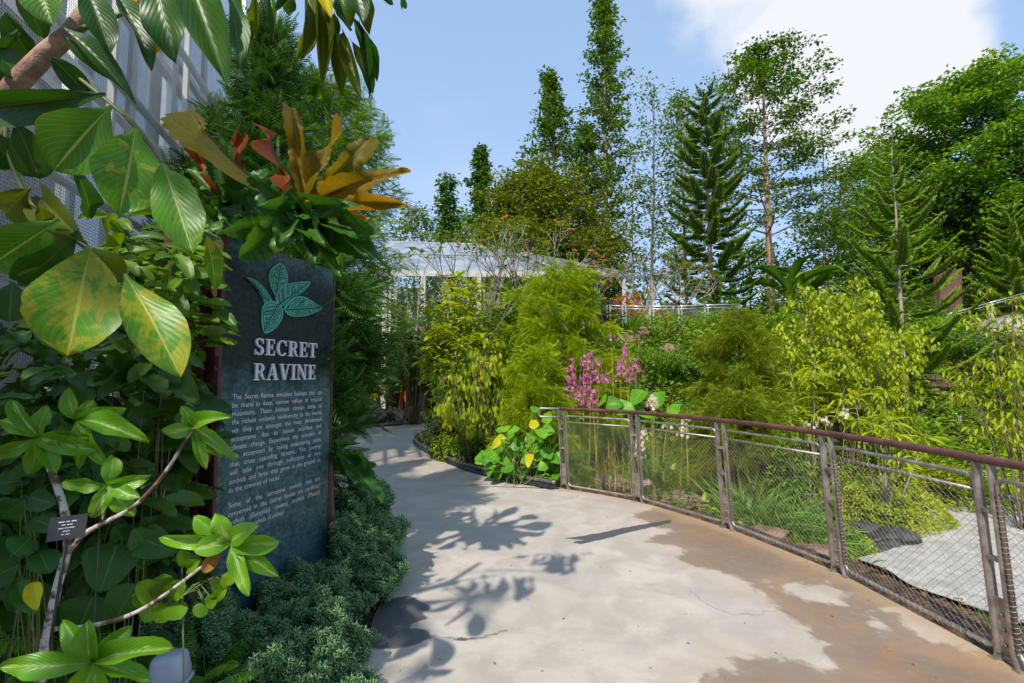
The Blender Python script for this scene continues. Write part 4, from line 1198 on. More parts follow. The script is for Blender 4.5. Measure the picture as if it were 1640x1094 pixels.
def feather(n=9, ang=50, w=.07, prof=None, droop=.25, wid=1.0):
    """a spray along +y with paired leaflets; one triangle-pair each"""
    V = []; F = []; UV = []
    for i in range(n):
        s = (i + .6) / n; L = (prof(s) if prof else math.sin(math.pi * min(.98, s * .85 + .12))) * .5 * wid
        z = -droop * s * s
        for sg in (-1, 1):
            k = len(V); c, d = math.cos(R(ang)), math.sin(R(ang))
            b = np.array((0, s, z)); t = np.array((sg * L * d, s + L * c * .9, z - .25 * L)); m = (b + t) / 2 + np.array((0, w * .5, .02)); m2 = (b + t) / 2 - np.array((0, w * .5, 0))
            V += [b, m, t, m2]; F += [(k, k + 2, k + 1), (k, k + 3, k + 2)]; UV += [(.5, s), (.5, s), (.5, min(1, s + .3)), (.5, s)]
    k = len(V); e = w * .12
    V += [(-e, 0, 0), (e, 0, 0), (0, 1, -droop)]; F += [(k, k + 1, k + 2)]; UV += [(.5, 0), (.5, 0), (.5, .6)]
    return tmpl(V, F, UV)
FE_SOFT = feather(9, 48, .05, None, .45, .8)
FE_PINE = feather(10, 40, .05, None, .1, .7)
FE_FERN = feather(14, 74, .060, lambda s: (1 - s) ** .7 * .9 + .04, .35, .5)

def pxleaf(mb, base, tip, wpx, Y0, Y1=None, outline=o_obov, nl=12, nw=6, bend=.35, fold=.10, wave=.04, roll=0.0, rnd=.5, mat=0, face=None, tw=0.0):
    Y1 = Y0 if Y1 is None else Y1
    a, b = at(base[0], base[1], Y0), at(tip[0], tip[1], Y1)
    d = b - a; L = np.linalg.norm(d); Wd = wpx / FPX * (Y0 + Y1) / 2
    up = nrm(np.array((0, 0, CAM_H)) - (a + b) / 2) if face is None else np.asarray(face, float)
    y = nrm(d); x = nrm(np.cross(y, up)); z = np.cross(x, y)
    x, z = x * math.cos(roll) + z * math.sin(roll), z * math.cos(roll) - x * math.sin(roll)
    T = grid_leaf(nl, nw, outline, bend, fold, wave, rs.uniform(3, 7), rs.uniform(0, 6), tw)
    V, F, UV = T
    # aim so that the bent leaf's chord runs from base to tip
    e = V[-(nw + 1):].mean(0); ca = math.atan2(e[2], e[1]); ce = math.hypot(e[1], e[2])
    edge_n = np.repeat(1 + np.cumsum(rs.normal(0, .022, nl + 1)) * .8 + rs.normal(0, .012, nl + 1), nw + 1); V = V * np.stack([edge_n, np.ones_like(edge_n), edge_n], 1)
    c, s = math.cos(-ca), math.sin(-ca)
    V = np.stack([V[:, 0], (V[:, 1] * c - V[:, 2] * s) / ce, (V[:, 1] * s + V[:, 2] * c) / ce], 1)
    P = a + V[:, 0:1] * x * Wd + V[:, 1:2] * y * L + (V[:, 2:3] * L) * z
    mb.add(P, F, UV, rnd, mat)

def curve3(p0, d0, L, n=6, droop=.3, wob=.05, rg=rs):
    d = nrm(d0); p = np.array(p0, float); pts = [p.copy()]
    for i in range(n):
        d = nrm(d + np.array((0, 0, -droop / n)) + rg.normal(0, wob, 3)); p = p + d * L / n; pts.append(p.copy())
    return np.array(pts)

def tree(name, label, cat, loc, H, prof, Rmax, lm, bark='bark', t0=.25, nb=60, ncl=4, nlf=16, leaf=.16, cl=.35, up=.55, droop=.25, r0=None, T=LEAF2, seed=1, group=None, wob=.02, trunks=1, flat=.55, inner=.35, bend=(0, 0), tt=1.0, branch_r=.2):
    rg = np.random.RandomState(seed)
    th = thing(name, label, cat, loc, group)
    o = np.asarray(loc, float); r0 = r0 or H * .011
    tb = MB(); cb = MB()
    for k in range(trunks):
        n = 14; z = np.linspace(-.3, H * tt, n)
        w = np.cumsum(rg.normal(0, wob, (n, 2)) * H / n, 0) + np.outer(np.clip(z / H, 0, 1) ** 1.5, bend)
        if trunks > 1: w += np.outer(z / H, rg.normal(0, .12 * Rmax, 2))
        tp = o + np.c_[w, z]; tr_ = r0 * (1 - .93 * np.clip(z / H, 0, 1)) * (1 if trunks == 1 else .7)
        tb.tube(tp, tr_, 8)
        nbk = nb // trunks
        for i in range(nbk):
            f = t0 + (1 - t0) * ((i + rg.uniform(0, 1)) / nbk); f = min(f, .99)
            L = max(.06, prof((f - t0) / (1 - t0))) * Rmax * rg.uniform(.6, 1.12)
            a = i * 2.39996 + rg.uniform(-.5, .5); h = f * H * tt
            p0 = np.array([np.interp(h, z, tp[:, q]) for q in range(3)])
            e = up + rg.normal(0, .12)
            pts = curve3(p0, (math.cos(a) * math.cos(e), math.sin(a) * math.cos(e), math.sin(e)), L, 5, droop, .07, rg)
            rr = r0 * (1 - .9 * f) * branch_r * 1.6
            tb.tube(pts, np.linspace(max(rr, .012 * H / 10), .004 * H / 10, len(pts)), 4, caps=False)
            for c in range(ncl):
                s = inner + (1 - inner) * (c + rg.uniform(.2, 1)) / ncl
                q = np.array([np.interp(s * 5, range(6), pts[:, j]) for j in range(3)]) + rg.normal(0, cl * .45, 3) * (1, 1, .6)
                m = int(rg.poisson(nlf) * 1.3)
                if m == 0: continue
                pos = q + rg.normal(0, cl * .5, (m, 3)) * (1, 1, flat)
                dd = nrm(rdir(m, rg, -.7, .35) + nrm(pos - q) * .8)
                uu = nrm(np.array((0, 0, 1.0)) + rg.normal(0, .5, (m, 3)))
                sz = leaf * rg.uniform(.6, 1.25, m)
                cb.inst(T, M_(dd, uu, sz * .62, sz), pos, np.clip(rg.uniform(0, .75) + rg.uniform(-.25, .35, m), 0, 1))
    tb.build('trunk', M[bark], th)
    cb.build('crown', M[lm], th)
    return th

def cone_prof(t): return (1 - t) ** .75 * min(1, t * 4 + .45)
def col_prof(t): return (1 - t ** 2.2) * min(1, t * 2 + .55)
def oval_prof(t): return math.sin(math.pi * min(.97, t * .85 + .12)) ** .7
def dome_prof(t): return math.sqrt(max(.02, 1 - t * t))

def base_at(px, Y):
    x = (px - 820) / FPX * Y
    return np.array((x, Y, gz(x, Y)))
def top_h(px, py, Y, b): return at(px, py, Y)[2] - b[2]

def araucaria(name, label, px, pyt, Y, Rm, mat, seed, whorls=18, nbr=6, t0=.12, upc=.35, droop0=0.0, bl=.45, group=None, thick=.03, base=None, step=9, lenp=.75, r0=None):
    rg = np.random.RandomState(seed)
    b = base_at(px, Y) if base is None else base
    H = top_h(px, pyt, Y, b)
    th = thing(name, label, 'pine tree', b, group)
    tb = MB(); r0 = r0 or H * .010
    z = np.linspace(-.2, H, 16); w = np.cumsum(rg.normal(0, .004, (16, 2)) * H / 4, 0); w -= w[0]
    tp = b + np.c_[w, z]
    tb.tube(tp, r0 * (1 - .94 * np.clip(z / H, 0, 1)), 8)
    cb = MB()
    # needle-clad cord template: tapered 4-sided cord with scale bristles
    V = []; F = []; UV = []
    for i, (y, r) in enumerate(((0, .4), (.25, .8), (.7, .7), (1, .06))):
        zc = .22 * y * y
        for k in range(4): V.append((r * math.cos(k * 1.571) * .5, y, zc + r * math.sin(k * 1.571) * .5)); UV.append((.5, y))
    for i in range(3):
        for k in range(4):
            a = i * 4 + k; c = i * 4 + (k + 1) % 4; F += [(a, c, c + 4), (a, c + 4, a + 4)]
    q0 = len(V)
    for j in range(9):
        y = (j + .5) / 9; a = j * 2.4; zc = .22 * y * y; k = len(V)
        V += [(0, y - .03, zc), (0, y + .06, zc), (1.1 * math.cos(a), y + .13, zc + 1.1 * math.sin(a))]; UV += [(.5, y)] * 2 + [(.5, min(1, y + .25))]; F.append((k, k + 1, k + 2))
    Vc = np.array(V); Vc[:, 2] = Vc[:, 2]
    CORD = (Vc, np.array(F), np.array(UV))
    for i in range(whorls):
        f = t0 + (1 - t0) * (i / whorls) ** .92
        L0 = Rm * (1 - f + .02) ** lenp * (1.0 if f > .25 else .9)
        p0 = np.array([np.interp(f * H, z, tp[:, q]) for q in range(3)])
        off = rg.uniform(0, 6)
        for k in range(nbr):
            a = off + k * 2 * np.pi / nbr + rg.uniform(-.15, .15); L = L0 * rg.uniform(.85, 1.1)
            e0 = droop0 + rg.uniform(-.06, .06) + f * .35
            n = 8; s = np.linspace(0, 1, n)
            rad = np.array((math.cos(a), math.sin(a), 0)); side = np.array((-math.sin(a), math.cos(a), 0))
            pts = p0 + np.outer(s * L, rad) + np.outer(L * (math.tan(e0) * s - .12 * np.sin(s * np.pi) + upc * s ** 2.2 * .5), (0, 0, 1)) + np.outer(rg.normal(0, .03) * L * s * s, side)
            tb.tube(pts, np.linspace(r0 * .28 * (1 - f * .7), .006, n), 4, caps=False)
            nc = max(5, int(L * step))
            ss = np.linspace(.16, 1.0, nc)
            P = np.stack([np.interp(ss * (n - 1), range(n), pts[:, q]) for q in range(3)], 1)
            tg = nrm(np.gradient(P, axis=0))
            for sg in (-1, 1):
                m = len(P)
                dd = nrm(tg * .85 + sg * side * .62 + np.array((0, 0, .26)) + rg.normal(0, .05, (m, 3)))
                ln = bl * (1.05 - .6 * ss ** 2) * np.minimum(1, L / 1.2) * rg.uniform(.8, 1.15, m)
                y = nrm(dd); x = nrm(np.cross(y, np.tile((0, 0, 1.0), (m, 1)))); zz = np.cross(x, y)
                MM = np.stack([x * thick, y * ln[:, None], zz * thick], 2)
                # curvature: template z was scaled by thick; lift is small, lines stay crisp
                cb.inst(CORD, MM, P, np.clip(rg.uniform(.1, .8) + rg.uniform(-.2, .2, m), 0, 1))
            MM = np.stack([side * thick, tg[-1] * bl * .5, np.cross(side, tg[-1]) * thick], 1)[None]
            cb.inst(CORD, MM, P[-1:], .8)
    tb.build('trunk', M['barkpale'], th); cb.build('crown', M[mat], th)
    return th

def feathery(name, label, b, H, Rm, mat, seed, nb=90, spr=26, ln=.22, up=.35, group=None, t0=.05, prof=cone_prof, T=FE_SOFT, droop=.9, cat='conifer', bark='bark', tipd=1.0):
    """soft conifer: limbs clothed with drooping feather sprays"""
    rg = np.random.RandomState(seed)
    th = thing(name, label, cat, b, group); b = np.asarray(b, float)
    tb = MB(); cb = MB(); z = np.linspace(-.1, H, 10); w = np.cumsum(rg.normal(0, .01, (10, 2)) * H / 3, 0); w -= w[0]; tp = b + np.c_[w, z]
    tb.tube(tp, H * .012 * (1 - .93 * np.clip(z / H, 0, 1)) + .003, 7)
    for i in range(nb):
        f = t0 + (1 - t0) * (i + rg.uniform(0, 1)) / nb; f = min(f, .985)
        L = max(.1, prof((f - t0) / (1 - t0))) * Rm * rg.uniform(.5, 1.25); a = i * 2.39996 + rg.uniform(-.4, .4)
        p0 = np.array([np.interp(f * H, z, tp[:, q]) for q in range(3)]); e = up + .5 * f + rg.normal(0, .1)
        pts = curve3(p0, (math.cos(a) * math.cos(e), math.sin(a) * math.cos(e), math.sin(e)), L, 6, droop * .6, .05, rg)
        tb.tube(pts, np.linspace(H * .004 * (1 - f * .6), .002, 7), 3, caps=False)
        m = max(4, int(spr * L / Rm * (1.2 if f > .8 else 1)))
        ss = rg.uniform(.2, 1, m) ** .6
        P = np.stack([np.interp(ss * 6, range(7), pts[:, q]) for q in range(3)], 1) + rg.normal(0, .026 * Rm + .02, (m, 3))
        hue = rg.uniform(-.3, .3); tg = nrm(pts[-1] - pts[0])
        dd = nrm(tg * .75 + rdir(m, rg) * .75 + np.array((0, 0, -.30 * tipd)))
        uu = nrm(np.array((0, 0, 1.0)) + rg.normal(0, .35, (m, 3)))
        sz = ln * rg.uniform(.6, 1.3, m)
        cb.inst(T, M_(dd, uu, sz, sz), P, np.clip(.4 + hue + rg.uniform(-.2, .3, m), 0, 1))
    tb.build('trunk', M[bark], th); cb.build('crown', M[mat], th)
    return th

def shrub(name, label, b, H, Rm, mat, seed, nst=14, ncl=10, nlf=9, leaf=.09, T=L_MID, cat='shrub', group=None, hang=0.0, ratio=.42, stem='bark', open_=.35, cl=.16, lean=.5, r0=.015, flat=1.0, part='foliage', squash=1.0):
    """many-stemmed leafy shrub; leaves in whorled clusters at the twig ends"""
    rg = np.random.RandomState(seed)
    th = thing(name, label, cat, b, group); b = np.asarray(b, float)
    tb = MB(); cb = MB()
    for i in range(nst):
        a = i * 2.4 + rg.uniform(-.5, .5); rr = Rm * math.sqrt((i + .5) / nst)
        tip = b + np.array((rr * math.cos(a), rr * math.sin(a), H * (1 - .45 * (rr / Rm) ** 2 * squash) * rg.uniform(.75, 1)))
        p0 = b + np.array((rr * .12 * math.cos(a), rr * .12 * math.sin(a), -.05))
        mid = (p0 + tip) / 2 + rg.normal(0, .08 * Rm, 3) + np.array((0, 0, .12 * H))
        s = np.linspace(0, 1, 8)[:, None]
        pts = (1 - s) ** 2 * p0 + 2 * s * (1 - s) * mid + s * s * tip
        tb.tube(pts, np.linspace(r0, r0 * .25, 8), 5, caps=False)
        for c in range(ncl):
            t = open_ + (1 - open_) * (c + rg.uniform(0, 1)) / ncl
            q = np.array([np.interp(t * 7, range(8), pts[:, j]) for j in range(3)]) 
            if c < ncl - 1:
                e = q + rdir(1, rg, -.2, .7)[0] * rg.uniform(.3, 1) * cl * 2.2
                tb.tube([q, e], (r0 * .25, r0 * .12), 3, caps=False); q = e
            m = max(3, rg.poisson(nlf))
            aa = np.arange(m) * 2.4 + rg.uniform(0, 6)
            el = rg.uniform(-.5, .7, m) - hang
            dd = np.stack([np.cos(aa) * np.cos(el), np.sin(aa) * np.cos(el), np.sin(el)], 1)
            if hang > 0: dd = nrm(dd + np.array((0, 0, -hang)))
            pos = q + dd * leaf * .12 + rg.normal(0, cl * .35, (m, 3)) * (1, 1, flat)
            uu = nrm(np.array((0, 0, 1.0)) + rg.normal(0, .25, (m, 3)) + (dd * (1, 1, 0)) * hang)
            sz = leaf * rg.uniform(.65, 1.2, m)
            cb.inst(T, M_(dd, uu, sz * ratio, sz), pos, np.clip(rg.uniform(0, .7) + rg.uniform(-.2, .35, m), 0, 1))
    tb.build('stem', M[stem], th); cb.build(part, M[mat], th)
    return th

def blades(mb, b, n, Lr, w, spread, rg, mat=0, droop=1.2, nseg=5, rad=.08, upb=1.0):
    """grassy clump: n bent ribbons"""
    s = np.linspace(0, 1, nseg + 1)
    for i in range(n):
        a = rg.uniform(0, 2 * np.pi); L = rg.uniform(*Lr); sp = rg.uniform(.1, spread)
        d = np.array((math.cos(a) * sp, math.sin(a) * sp, upb)); d = nrm(d)
        p0 = np.asarray(b) + np.array((math.cos(a), math.sin(a), 0)) * rad * rg.uniform(0, 1)
        pts = curve3(p0, d, L, nseg, droop * rg.uniform(.5, 1.2), .03, rg)
        side = nrm(np.cross(d, (0, 0, 1.0)) + rg.normal(0, .3, 3)); ww = (w * np.minimum(1, (1 - s) * 2.2 + .05) * .5)[:, None] * side
        V = np.empty((2 * (nseg + 1), 3)); V[0::2] = pts - ww; V[1::2] = pts + ww
        UV = np.stack([np.tile([0, 1], nseg + 1), np.repeat(s, 2)], 1)
        F = []
        for k in range(nseg): q = 2 * k; F += [(q, q + 1, q + 3), (q, q + 3, q + 2)]
        mb.add(V, F, UV, rg.uniform(0, 1), mat)
def grass_clump(name, label, b, n, Lr, w, spread, mat, seed, cat='grass clump', group=None, droop=1.2, rad=.1, upb=1.0):
    rg = np.random.RandomState(seed); mb = MB(); blades(mb, b, n, Lr, w, spread, rg, droop=droop, rad=rad, upb=upb)
    o = mb.build(name, M[mat], origin=b); return tag(o, label, cat, group)

def frond(mb, p0, d0, L, W, n, droop, rg, lw=.02, mat=0, stem_mat=1, ang=62, prof=None, r=.004, nseg=10, fl_droop=.3, rnd=None):
    pts = curve3(p0, d0, L, nseg, droop, .01, rg)
    mb.tube(pts, np.linspace(r, r * .3, nseg + 1), 4, mat=stem_mat, caps=False)
    ss = np.linspace(.10, .99, n); P = np.stack([np.interp(ss * nseg, range(nseg + 1), pts[:, q]) for q in range(3)], 1)
    tg = nrm(np.gradient(P, axis=0)); side = nrm(np.cross(tg, (0, 0, 1.0)) + 1e-4)
    prof = prof or (lambda s: math.sin(math.pi * min(.98, s * .9 + .08)) ** .7)
    w = np.array([prof(q) for q in ss]) * W
    c, s_ = math.cos(R(ang)), math.sin(R(ang))
    for sg in (-1, 1):
        dd = nrm(tg * c + side * sg * s_ + np.array((0, 0, -fl_droop)) + rg.normal(0, .04, (n, 3)))
        mb.inst(L_NARROW, M_(dd, np.tile((0, 0, 1.0), (n, 1)) + rg.normal(0, .1, (n, 3)), np.full(n, lw), w), P, np.clip((rg.uniform(.1, .8) if rnd is None else rnd) + rg.uniform(-.1, .1, n), 0, 1), mat)
def fern(name, label, b, n, L, W, mat, seed, nl=18, lw=.02, droop=1.2, up=.9, group=None, cat='fern', ang=70, prof=None):
    rg = np.random.RandomState(seed); mb = MB()
    for i in range(n):
        a = i * 2.4 + rg.uniform(-.3, .3); e = rg.uniform(up * .6, up * 1.3)
        d = (math.cos(a) * math.cos(e), math.sin(a) * math.cos(e), math.sin(e))
        frond(mb, np.asarray(b) + np.array((0, 0, .02)), d, L * rg.uniform(.7, 1.1), W, nl, droop, rg, lw=lw, ang=ang, prof=prof)
    o = mb.build(name, [M[mat], M['stem']], origin=b); return tag(o, label, cat, group)

# =================================================================== TREES BEHIND THE GARDEN
def bt(name, label, px, py, Y, wpx, lm, seed, **k):
    b = base_at(px, Y); H = top_h(px, py, Y, b); Rm = wpx / FPX * Y / 2 * 1.35
    return tree(name, label, 'tree', b, H, k.pop('prof', col_prof), Rm, lm, seed=seed, **k)
bt('slim_tree', 'small slim pointed dark tree left of the dense column tree beyond the shade house roof', 713, 288, 38, 48, 'hilldark', 11, prof=cone_prof, nb=60, ncl=3, nlf=16, leaf=.34, cl=.5, up=.7, t0=.15)
bt('column_tree', 'dense pointed column tree alone against the sky above the shade house roof', 768, 238, 36, 98, 'hilldark', 12, prof=lambda t: (1 - t) ** .8 * min(1, t * 4 + .6), nb=90, ncl=3, nlf=22, leaf=.30, cl=.38, up=.9, t0=.05, inner=.15)
bt('bushy_tree', 'low loose yellow green tree furthest left above the shade house roof', 660, 338, 42, 120, 'airy', 13, prof=dome_prof, nb=60, ncl=4, nlf=12, leaf=.32, cl=.8, t0=.2)
bt('bushy_tree', 'loose mid green tree filling the gap beside the slim pointed tree', 735, 345, 44, 110, 'mid', 14, prof=dome_prof, nb=50, ncl=4, nlf=12, leaf=.34, cl=.8, t0=.2)
bt('bushy_tree', 'pale yellowish tree peeping out between column tree and round olive tree', 800, 342, 46, 80, 'lime', 15, prof=dome_prof, nb=40, ncl=4, nlf=12, leaf=.32, cl=.8, t0=.2)
bt('round_tree', 'broad round olive green tree standing over the shade house roof', 862, 288, 29, 215, 'olive', 16, prof=dome_prof, nb=210, ncl=6, nlf=28, leaf=.22, cl=.55, up=.45, t0=.18, T=LEAF2, inner=.25, droop=.1, r0=.25)
bt('tall_tree', 'tall loose tree with rounded clumps and bare twin stems left of the tallest spire', 890, 120, 34, 105, 'mid', 17, prof=lambda t: (.75 + .35 * math.sin(t * 5)) * (1 - t ** 3), nb=60, ncl=3, nlf=28, leaf=.27, cl=.42, up=.85, t0=.40, trunks=2, inner=.4, bark='barkpink')
bt('tall_tree', 'dark leafy tree filling the space between twin stem tree and tallest spire', 940, 200, 36, 100, 'hilldark', 18, prof=lambda t: 1 - t ** 2, nb=70, ncl=3, nlf=20, leaf=.28, cl=.5, up=.6, t0=.12)
bt('spire_tree', 'tallest narrow tree tapering to a spire that touches the top edge', 974, -6, 34, 116, 'mid', 19, prof=lambda t: (1 - t) ** .62 * min(1.0, t * 5 + .5), nb=105, ncl=3, nlf=24, leaf=.27, cl=.40, up=.62, t0=.26, inner=.25, r0=.24, bark='barkpink', wob=.006)
bt('creeper_tree', 'short ivy wrapped trunk with hanging leaves under the tallest spire tree', 985, 365, 32, 60, 'olive', 20, prof=lambda t: .9, nb=50, ncl=3, nlf=14, leaf=.28, cl=.5, up=-.2, t0=.1, inner=.1)
bt('thin_tree', 'thin forked tree with wispy see-through crown right of the tallest spire', 1042, 158, 30, 120, 'airy', 21, prof=lambda t: .35 + .75 * math.sin(t * 3.0), nb=34, ncl=3, nlf=9, leaf=.24, cl=.6, up=.95, t0=.30, trunks=1, r0=.13, wob=.03, inner=.45, bend=(.5, 0))
bt('thin_tree', 'wispy low tree with few leaves between tallest spire and forked thin tree', 1015, 250, 31, 80, 'airy', 22, prof=lambda t: .8, nb=34, ncl=3, nlf=9, leaf=.24, cl=.5, up=.7, t0=.2, r0=.08)
bt('feathery_tree', 'medium loose tree with layered sprays directly left of the dark araucaria', 1102, 152, 32, 100, 'airy', 23, prof=lambda t: (1 - t) ** .5, nb=80, ncl=4, nlf=11, leaf=.26, cl=.6, up=.3, t0=.2, r0=.16, droop=.5)
bt('airy_tree', 'big airy tree with spreading layered limbs and pale trunk before the cloud', 1238, 78, 26, 270, 'mid', 24, prof=lambda t: (.95 - .55 * t) if t < .55 else (.80 * (1 - t) ** .45 + .05), nb=66, ncl=8, nlf=22, leaf=.20, cl=.46, up=.42, t0=.34, r0=.24, bark='barkpink', inner=.35, droop=.12, flat=.35, wob=.01)
bt('airy_tree', 'open leafy limb tree whose crown reaches right beside the big airy tree', 1330, 205, 27, 130, 'airy', 25, prof=lambda t: .5 + .6 * t, nb=26, ncl=5, nlf=13, leaf=.19, cl=.5, up=.35, t0=.45, inner=.4, flat=.3, r0=.09)
bt('slope_tree', 'bright green tree between the airy tree and the young pine', 1392, 262, 28, 150, 'bright', 26, prof=dome_prof, nb=90, ncl=4, nlf=14, leaf=.22, cl=.6, t0=.15, r0=.16)
bt('forest_tree', 'huge dense green tree crown filling the right side below blue sky', 1585, 128, 30, 330, 'bright', 27, prof=lambda t: math.sqrt(max(.02, 1 - t * t)) * .98, nb=190, ncl=6, nlf=34, leaf=.27, cl=.62, up=.35, t0=.10, inner=.35, r0=.4, flat=.45)
bt('forest_tree', 'lower dense tree with lighter leaves leaning left of the huge forest tree', 1462, 232, 33, 190, 'hilldark', 28, prof=dome_prof, nb=120, ncl=5, nlf=20, leaf=.28, cl=.8, t0=.1)
bt('forest_tree', 'dark dense tree at the foot of the huge crown behind the brown wall slab', 1500, 320, 36, 260, 'hilldark', 29, prof=dome_prof, nb=110, ncl=5, nlf=18, leaf=.34, cl=.9, t0=.05)
bt('forest_tree', 'dark tree touching the right edge above the stone steps', 1690, 180, 27, 260, 'hilldark', 30, prof=dome_prof, nb=120, ncl=5, nlf=18, leaf=.30, cl=.9, t0=.05)
bt('slope_tree', 'shaded tree low behind the small araucaria beside the pale trunk', 1330, 355, 34, 150, 'hilldark', 31, prof=dome_prof, nb=60, ncl=4, nlf=13, leaf=.3, cl=.8, t0=.05)
bt('slope_tree', 'low light green tree behind the trunk of the big airy tree', 1205, 395, 36, 130, 'mid', 32, prof=dome_prof, nb=50, ncl=4, nlf=11, leaf=.3, cl=.8, t0=.05)
araucaria('araucaria', 'big dark araucaria with drooping tiers left of the big airy tree', 1142, 142, 23, 2.5, 'arau', 41, whorls=21, nbr=5, t0=.10, upc=.6, bl=.6, thick=.085, step=11, lenp=.5, droop0=-.24, r0=.16)
araucaria('young_pine', 'young bright green pine with open upswept tiers in front of the forest', 1447, 236, 12.5, 2.05, 'arau2', 42, whorls=14, nbr=5, t0=.14, droop0=-.06, upc=.62, bl=.32, thick=.042, step=20, lenp=.7, r0=.07)
araucaria('small_araucaria', 'small dark araucaria half hidden behind the lime leaved shrub', 1412, 395, 20, 1.5, 'arau', 43, whorls=13, nbr=6, t0=.1, upc=.6, bl=.55, thick=.085, step=12)
araucaria('small_araucaria', 'small araucaria in front of the dark trees at the right edge', 1632, 325, 22, 1.9, 'arau2', 44, whorls=15, nbr=6, t0=.1, upc=.6, bl=.55, thick=.085, step=12)
# large conifer behind the sign and broad tree beside it
b = base_at(425, 4.4)
feathery('podocarp', 'dark needle leaved conifer rising behind the top of the sign', b, top_h(425, 60, 4.4, b), .88, 'podo', 51, nb=300, spr=60, ln=.26, up=.35, t0=.10, prof=lambda t: (.75 + .35 * math.sin(t * 6)) * (1 - .8 * t ** 3), T=FE_PINE, droop=.35, tipd=.2)
b = base_at(515, 9.0)
feathery('podocarp', 'soft bright green conifer behind the bronze leaved fern at the sky edge', b, top_h(540, 140, 9.0, b), 1.45, 'bright', 52, nb=170, spr=60, ln=.26, up=.3, t0=.36, prof=lambda t: math.sqrt(max(.02, 1 - t ** 2.2)), T=FE_SOFT, droop=.6, tipd=.5)
b = base_at(330, 5.2)
feathery('podocarp', 'sprig of dark conifer poking out left of the orange leaved rosette', b, top_h(300, 175, 5.2, b), .62, 'podo', 53, nb=90, spr=40, ln=.22, up=.5, t0=.45, T=FE_PINE, droop=.3, tipd=.2)
# unseen tree added behind the camera on the left to shade the near bed
tree('unseen_shade_tree', 'unseen tall leafy tree added behind the camera whose crown shades the left bed', 'tree', (-4.5, -3.0, 0), 7.4, dome_prof, 1.8, 'mid', t0=.6, nb=34, ncl=4, nlf=12, leaf=.28, cl=.5, up=.35, seed=61, r0=.16)

# =================================================================== MIDDLE GROUND
def sh(name, label, px, py, Y, wpx, mat, seed, **k):
    b = base_at(px, Y) if 'base' not in k else k.pop('base'); H = max(.15, top_h(px, py, Y, b)); Rm = wpx / FPX * Y / 2
    return shrub(name, label, b, H, Rm, mat, seed, **k)
# feathery bright conifers
def fc(label, px, py, Y, wpx, mat, seed, **k):
    b = base_at(px, Y); return feathery('feathery_conifer', label, b, top_h(px, py, Y, b), wpx / FPX * Y / 2, mat, seed, **k)
fc('largest acid green feathery conifer behind the purple orchids', 902, 440, 10.5, 205, 'feather', 71, nb=130, spr=105, ln=.25, up=.22, t0=.15, prof=lambda t: math.sqrt(max(.03, 1 - t ** 2.6)))
fc('smaller acid green feathery conifer right of the round leaved plant', 862, 560, 8.2, 130, 'feather', 72, nb=80, spr=100, ln=.17, up=.25, prof=lambda t: math.sqrt(max(.03, 1 - t ** 2)))
fc('rounded olive feathery conifer centre right above the railing', 1180, 500, 9.6, 165, 'feather2', 73, nb=100, spr=115, ln=.20, up=.25, t0=.15, prof=lambda t: math.sqrt(max(.03, 1 - t ** 2.4)) * (.6 + .4 * math.sin(t * 2.4 + .6)))
fc('low spreading feathery conifer at the foot of the rounded olive one', 1175, 640, 8.4, 190, 'feather2', 74, nb=80, spr=100, ln=.19, up=.15, t0=.3, prof=dome_prof)
fc('faint feathery conifer standing under the shade house eave', 775, 452, 13.0, 80, 'feather', 75, nb=80, spr=24, ln=.25, up=.4)
# shrubs left part
sh('golden_shrub', 'large yellow green glossy shrub in front of the shade house roof', 728, 408, 10.0, 118, 'lime', 81, nst=20, ncl=12, nlf=9, leaf=.20, ratio=.36, cl=.15, T=L_MID, open_=.52)
sh('golden_shrub', 'smaller yellowish shrub leaning left of the large glossy one', 606, 480, 19.0, 110, 'lime', 82, nst=9, ncl=8, nlf=7, leaf=.17, ratio=.36, cl=.14)
sh('yew_shrub', 'dark upright needle leaved shrub between golden shrub and feathery conifer', 775, 470, 10.6, 90, 'mid', 83, nst=16, ncl=14, nlf=12, leaf=.14, ratio=.14, cl=.1)
sh('yew_shrub', 'second dark needle leaved shrub behind the yellow hanging leaf sapling', 735, 525, 9.2, 110, 'mid', 84, nst=14, ncl=14, nlf=12, leaf=.13, ratio=.14, cl=.1)
sh('sapling', 'slim sapling with drooping yellow green leaves beside the path edge', 764, 500, 8.35, 120, 'lime', 85, nst=10, ncl=11, nlf=9, leaf=.125, ratio=.40, hang=.9, cl=.13, cat='sapling', squash=1.3, open_=.36, r0=.012)
sh('dark_bush', 'small dark glossy bush at the front tip of the sapling bed', 700, 640, 9.1, 70, 'dark', 86, nst=14, ncl=9, nlf=9, leaf=.06, cl=.07)
sh('dark_bush', 'dark bush filling the shade behind the sapling bed', 722, 600, 10.0, 90, 'mid', 87, nst=16, ncl=10, nlf=9, leaf=.09, cl=.09)
sh('bright_bush', 'leafy bright bush right behind the sign edge', 548, 560, 13.4, 110, 'bright', 88, nst=14, ncl=9, nlf=9, leaf=.09, cl=.1, hang=.4)
sh('bright_bush', 'yellow flecked bush above the left path edging', 585, 520, 15.2, 90, 'lime', 89, nst=12, ncl=9, nlf=8, leaf=.13, cl=.12, hang=.4)
sh('dark_bush', 'dark green bush low between the sign and the black rocks', 555, 630, 13.2, 90, 'mid', 90, nst=12, ncl=9, nlf=9, leaf=.08, cl=.08)
sh('hanging_bush', 'tall loose shrub screening the left end of the shade house', 585, 440, 17.5, 110, 'airy', 91, nst=14, ncl=10, nlf=8, leaf=.15, ratio=.25, cl=.14)
sh('croton', 'red and yellow leaved croton beside the terrace railing', 1010, 462, 18.5, 70, 'crotonred', 92, nst=10, ncl=7, nlf=8, leaf=.26, ratio=.3)
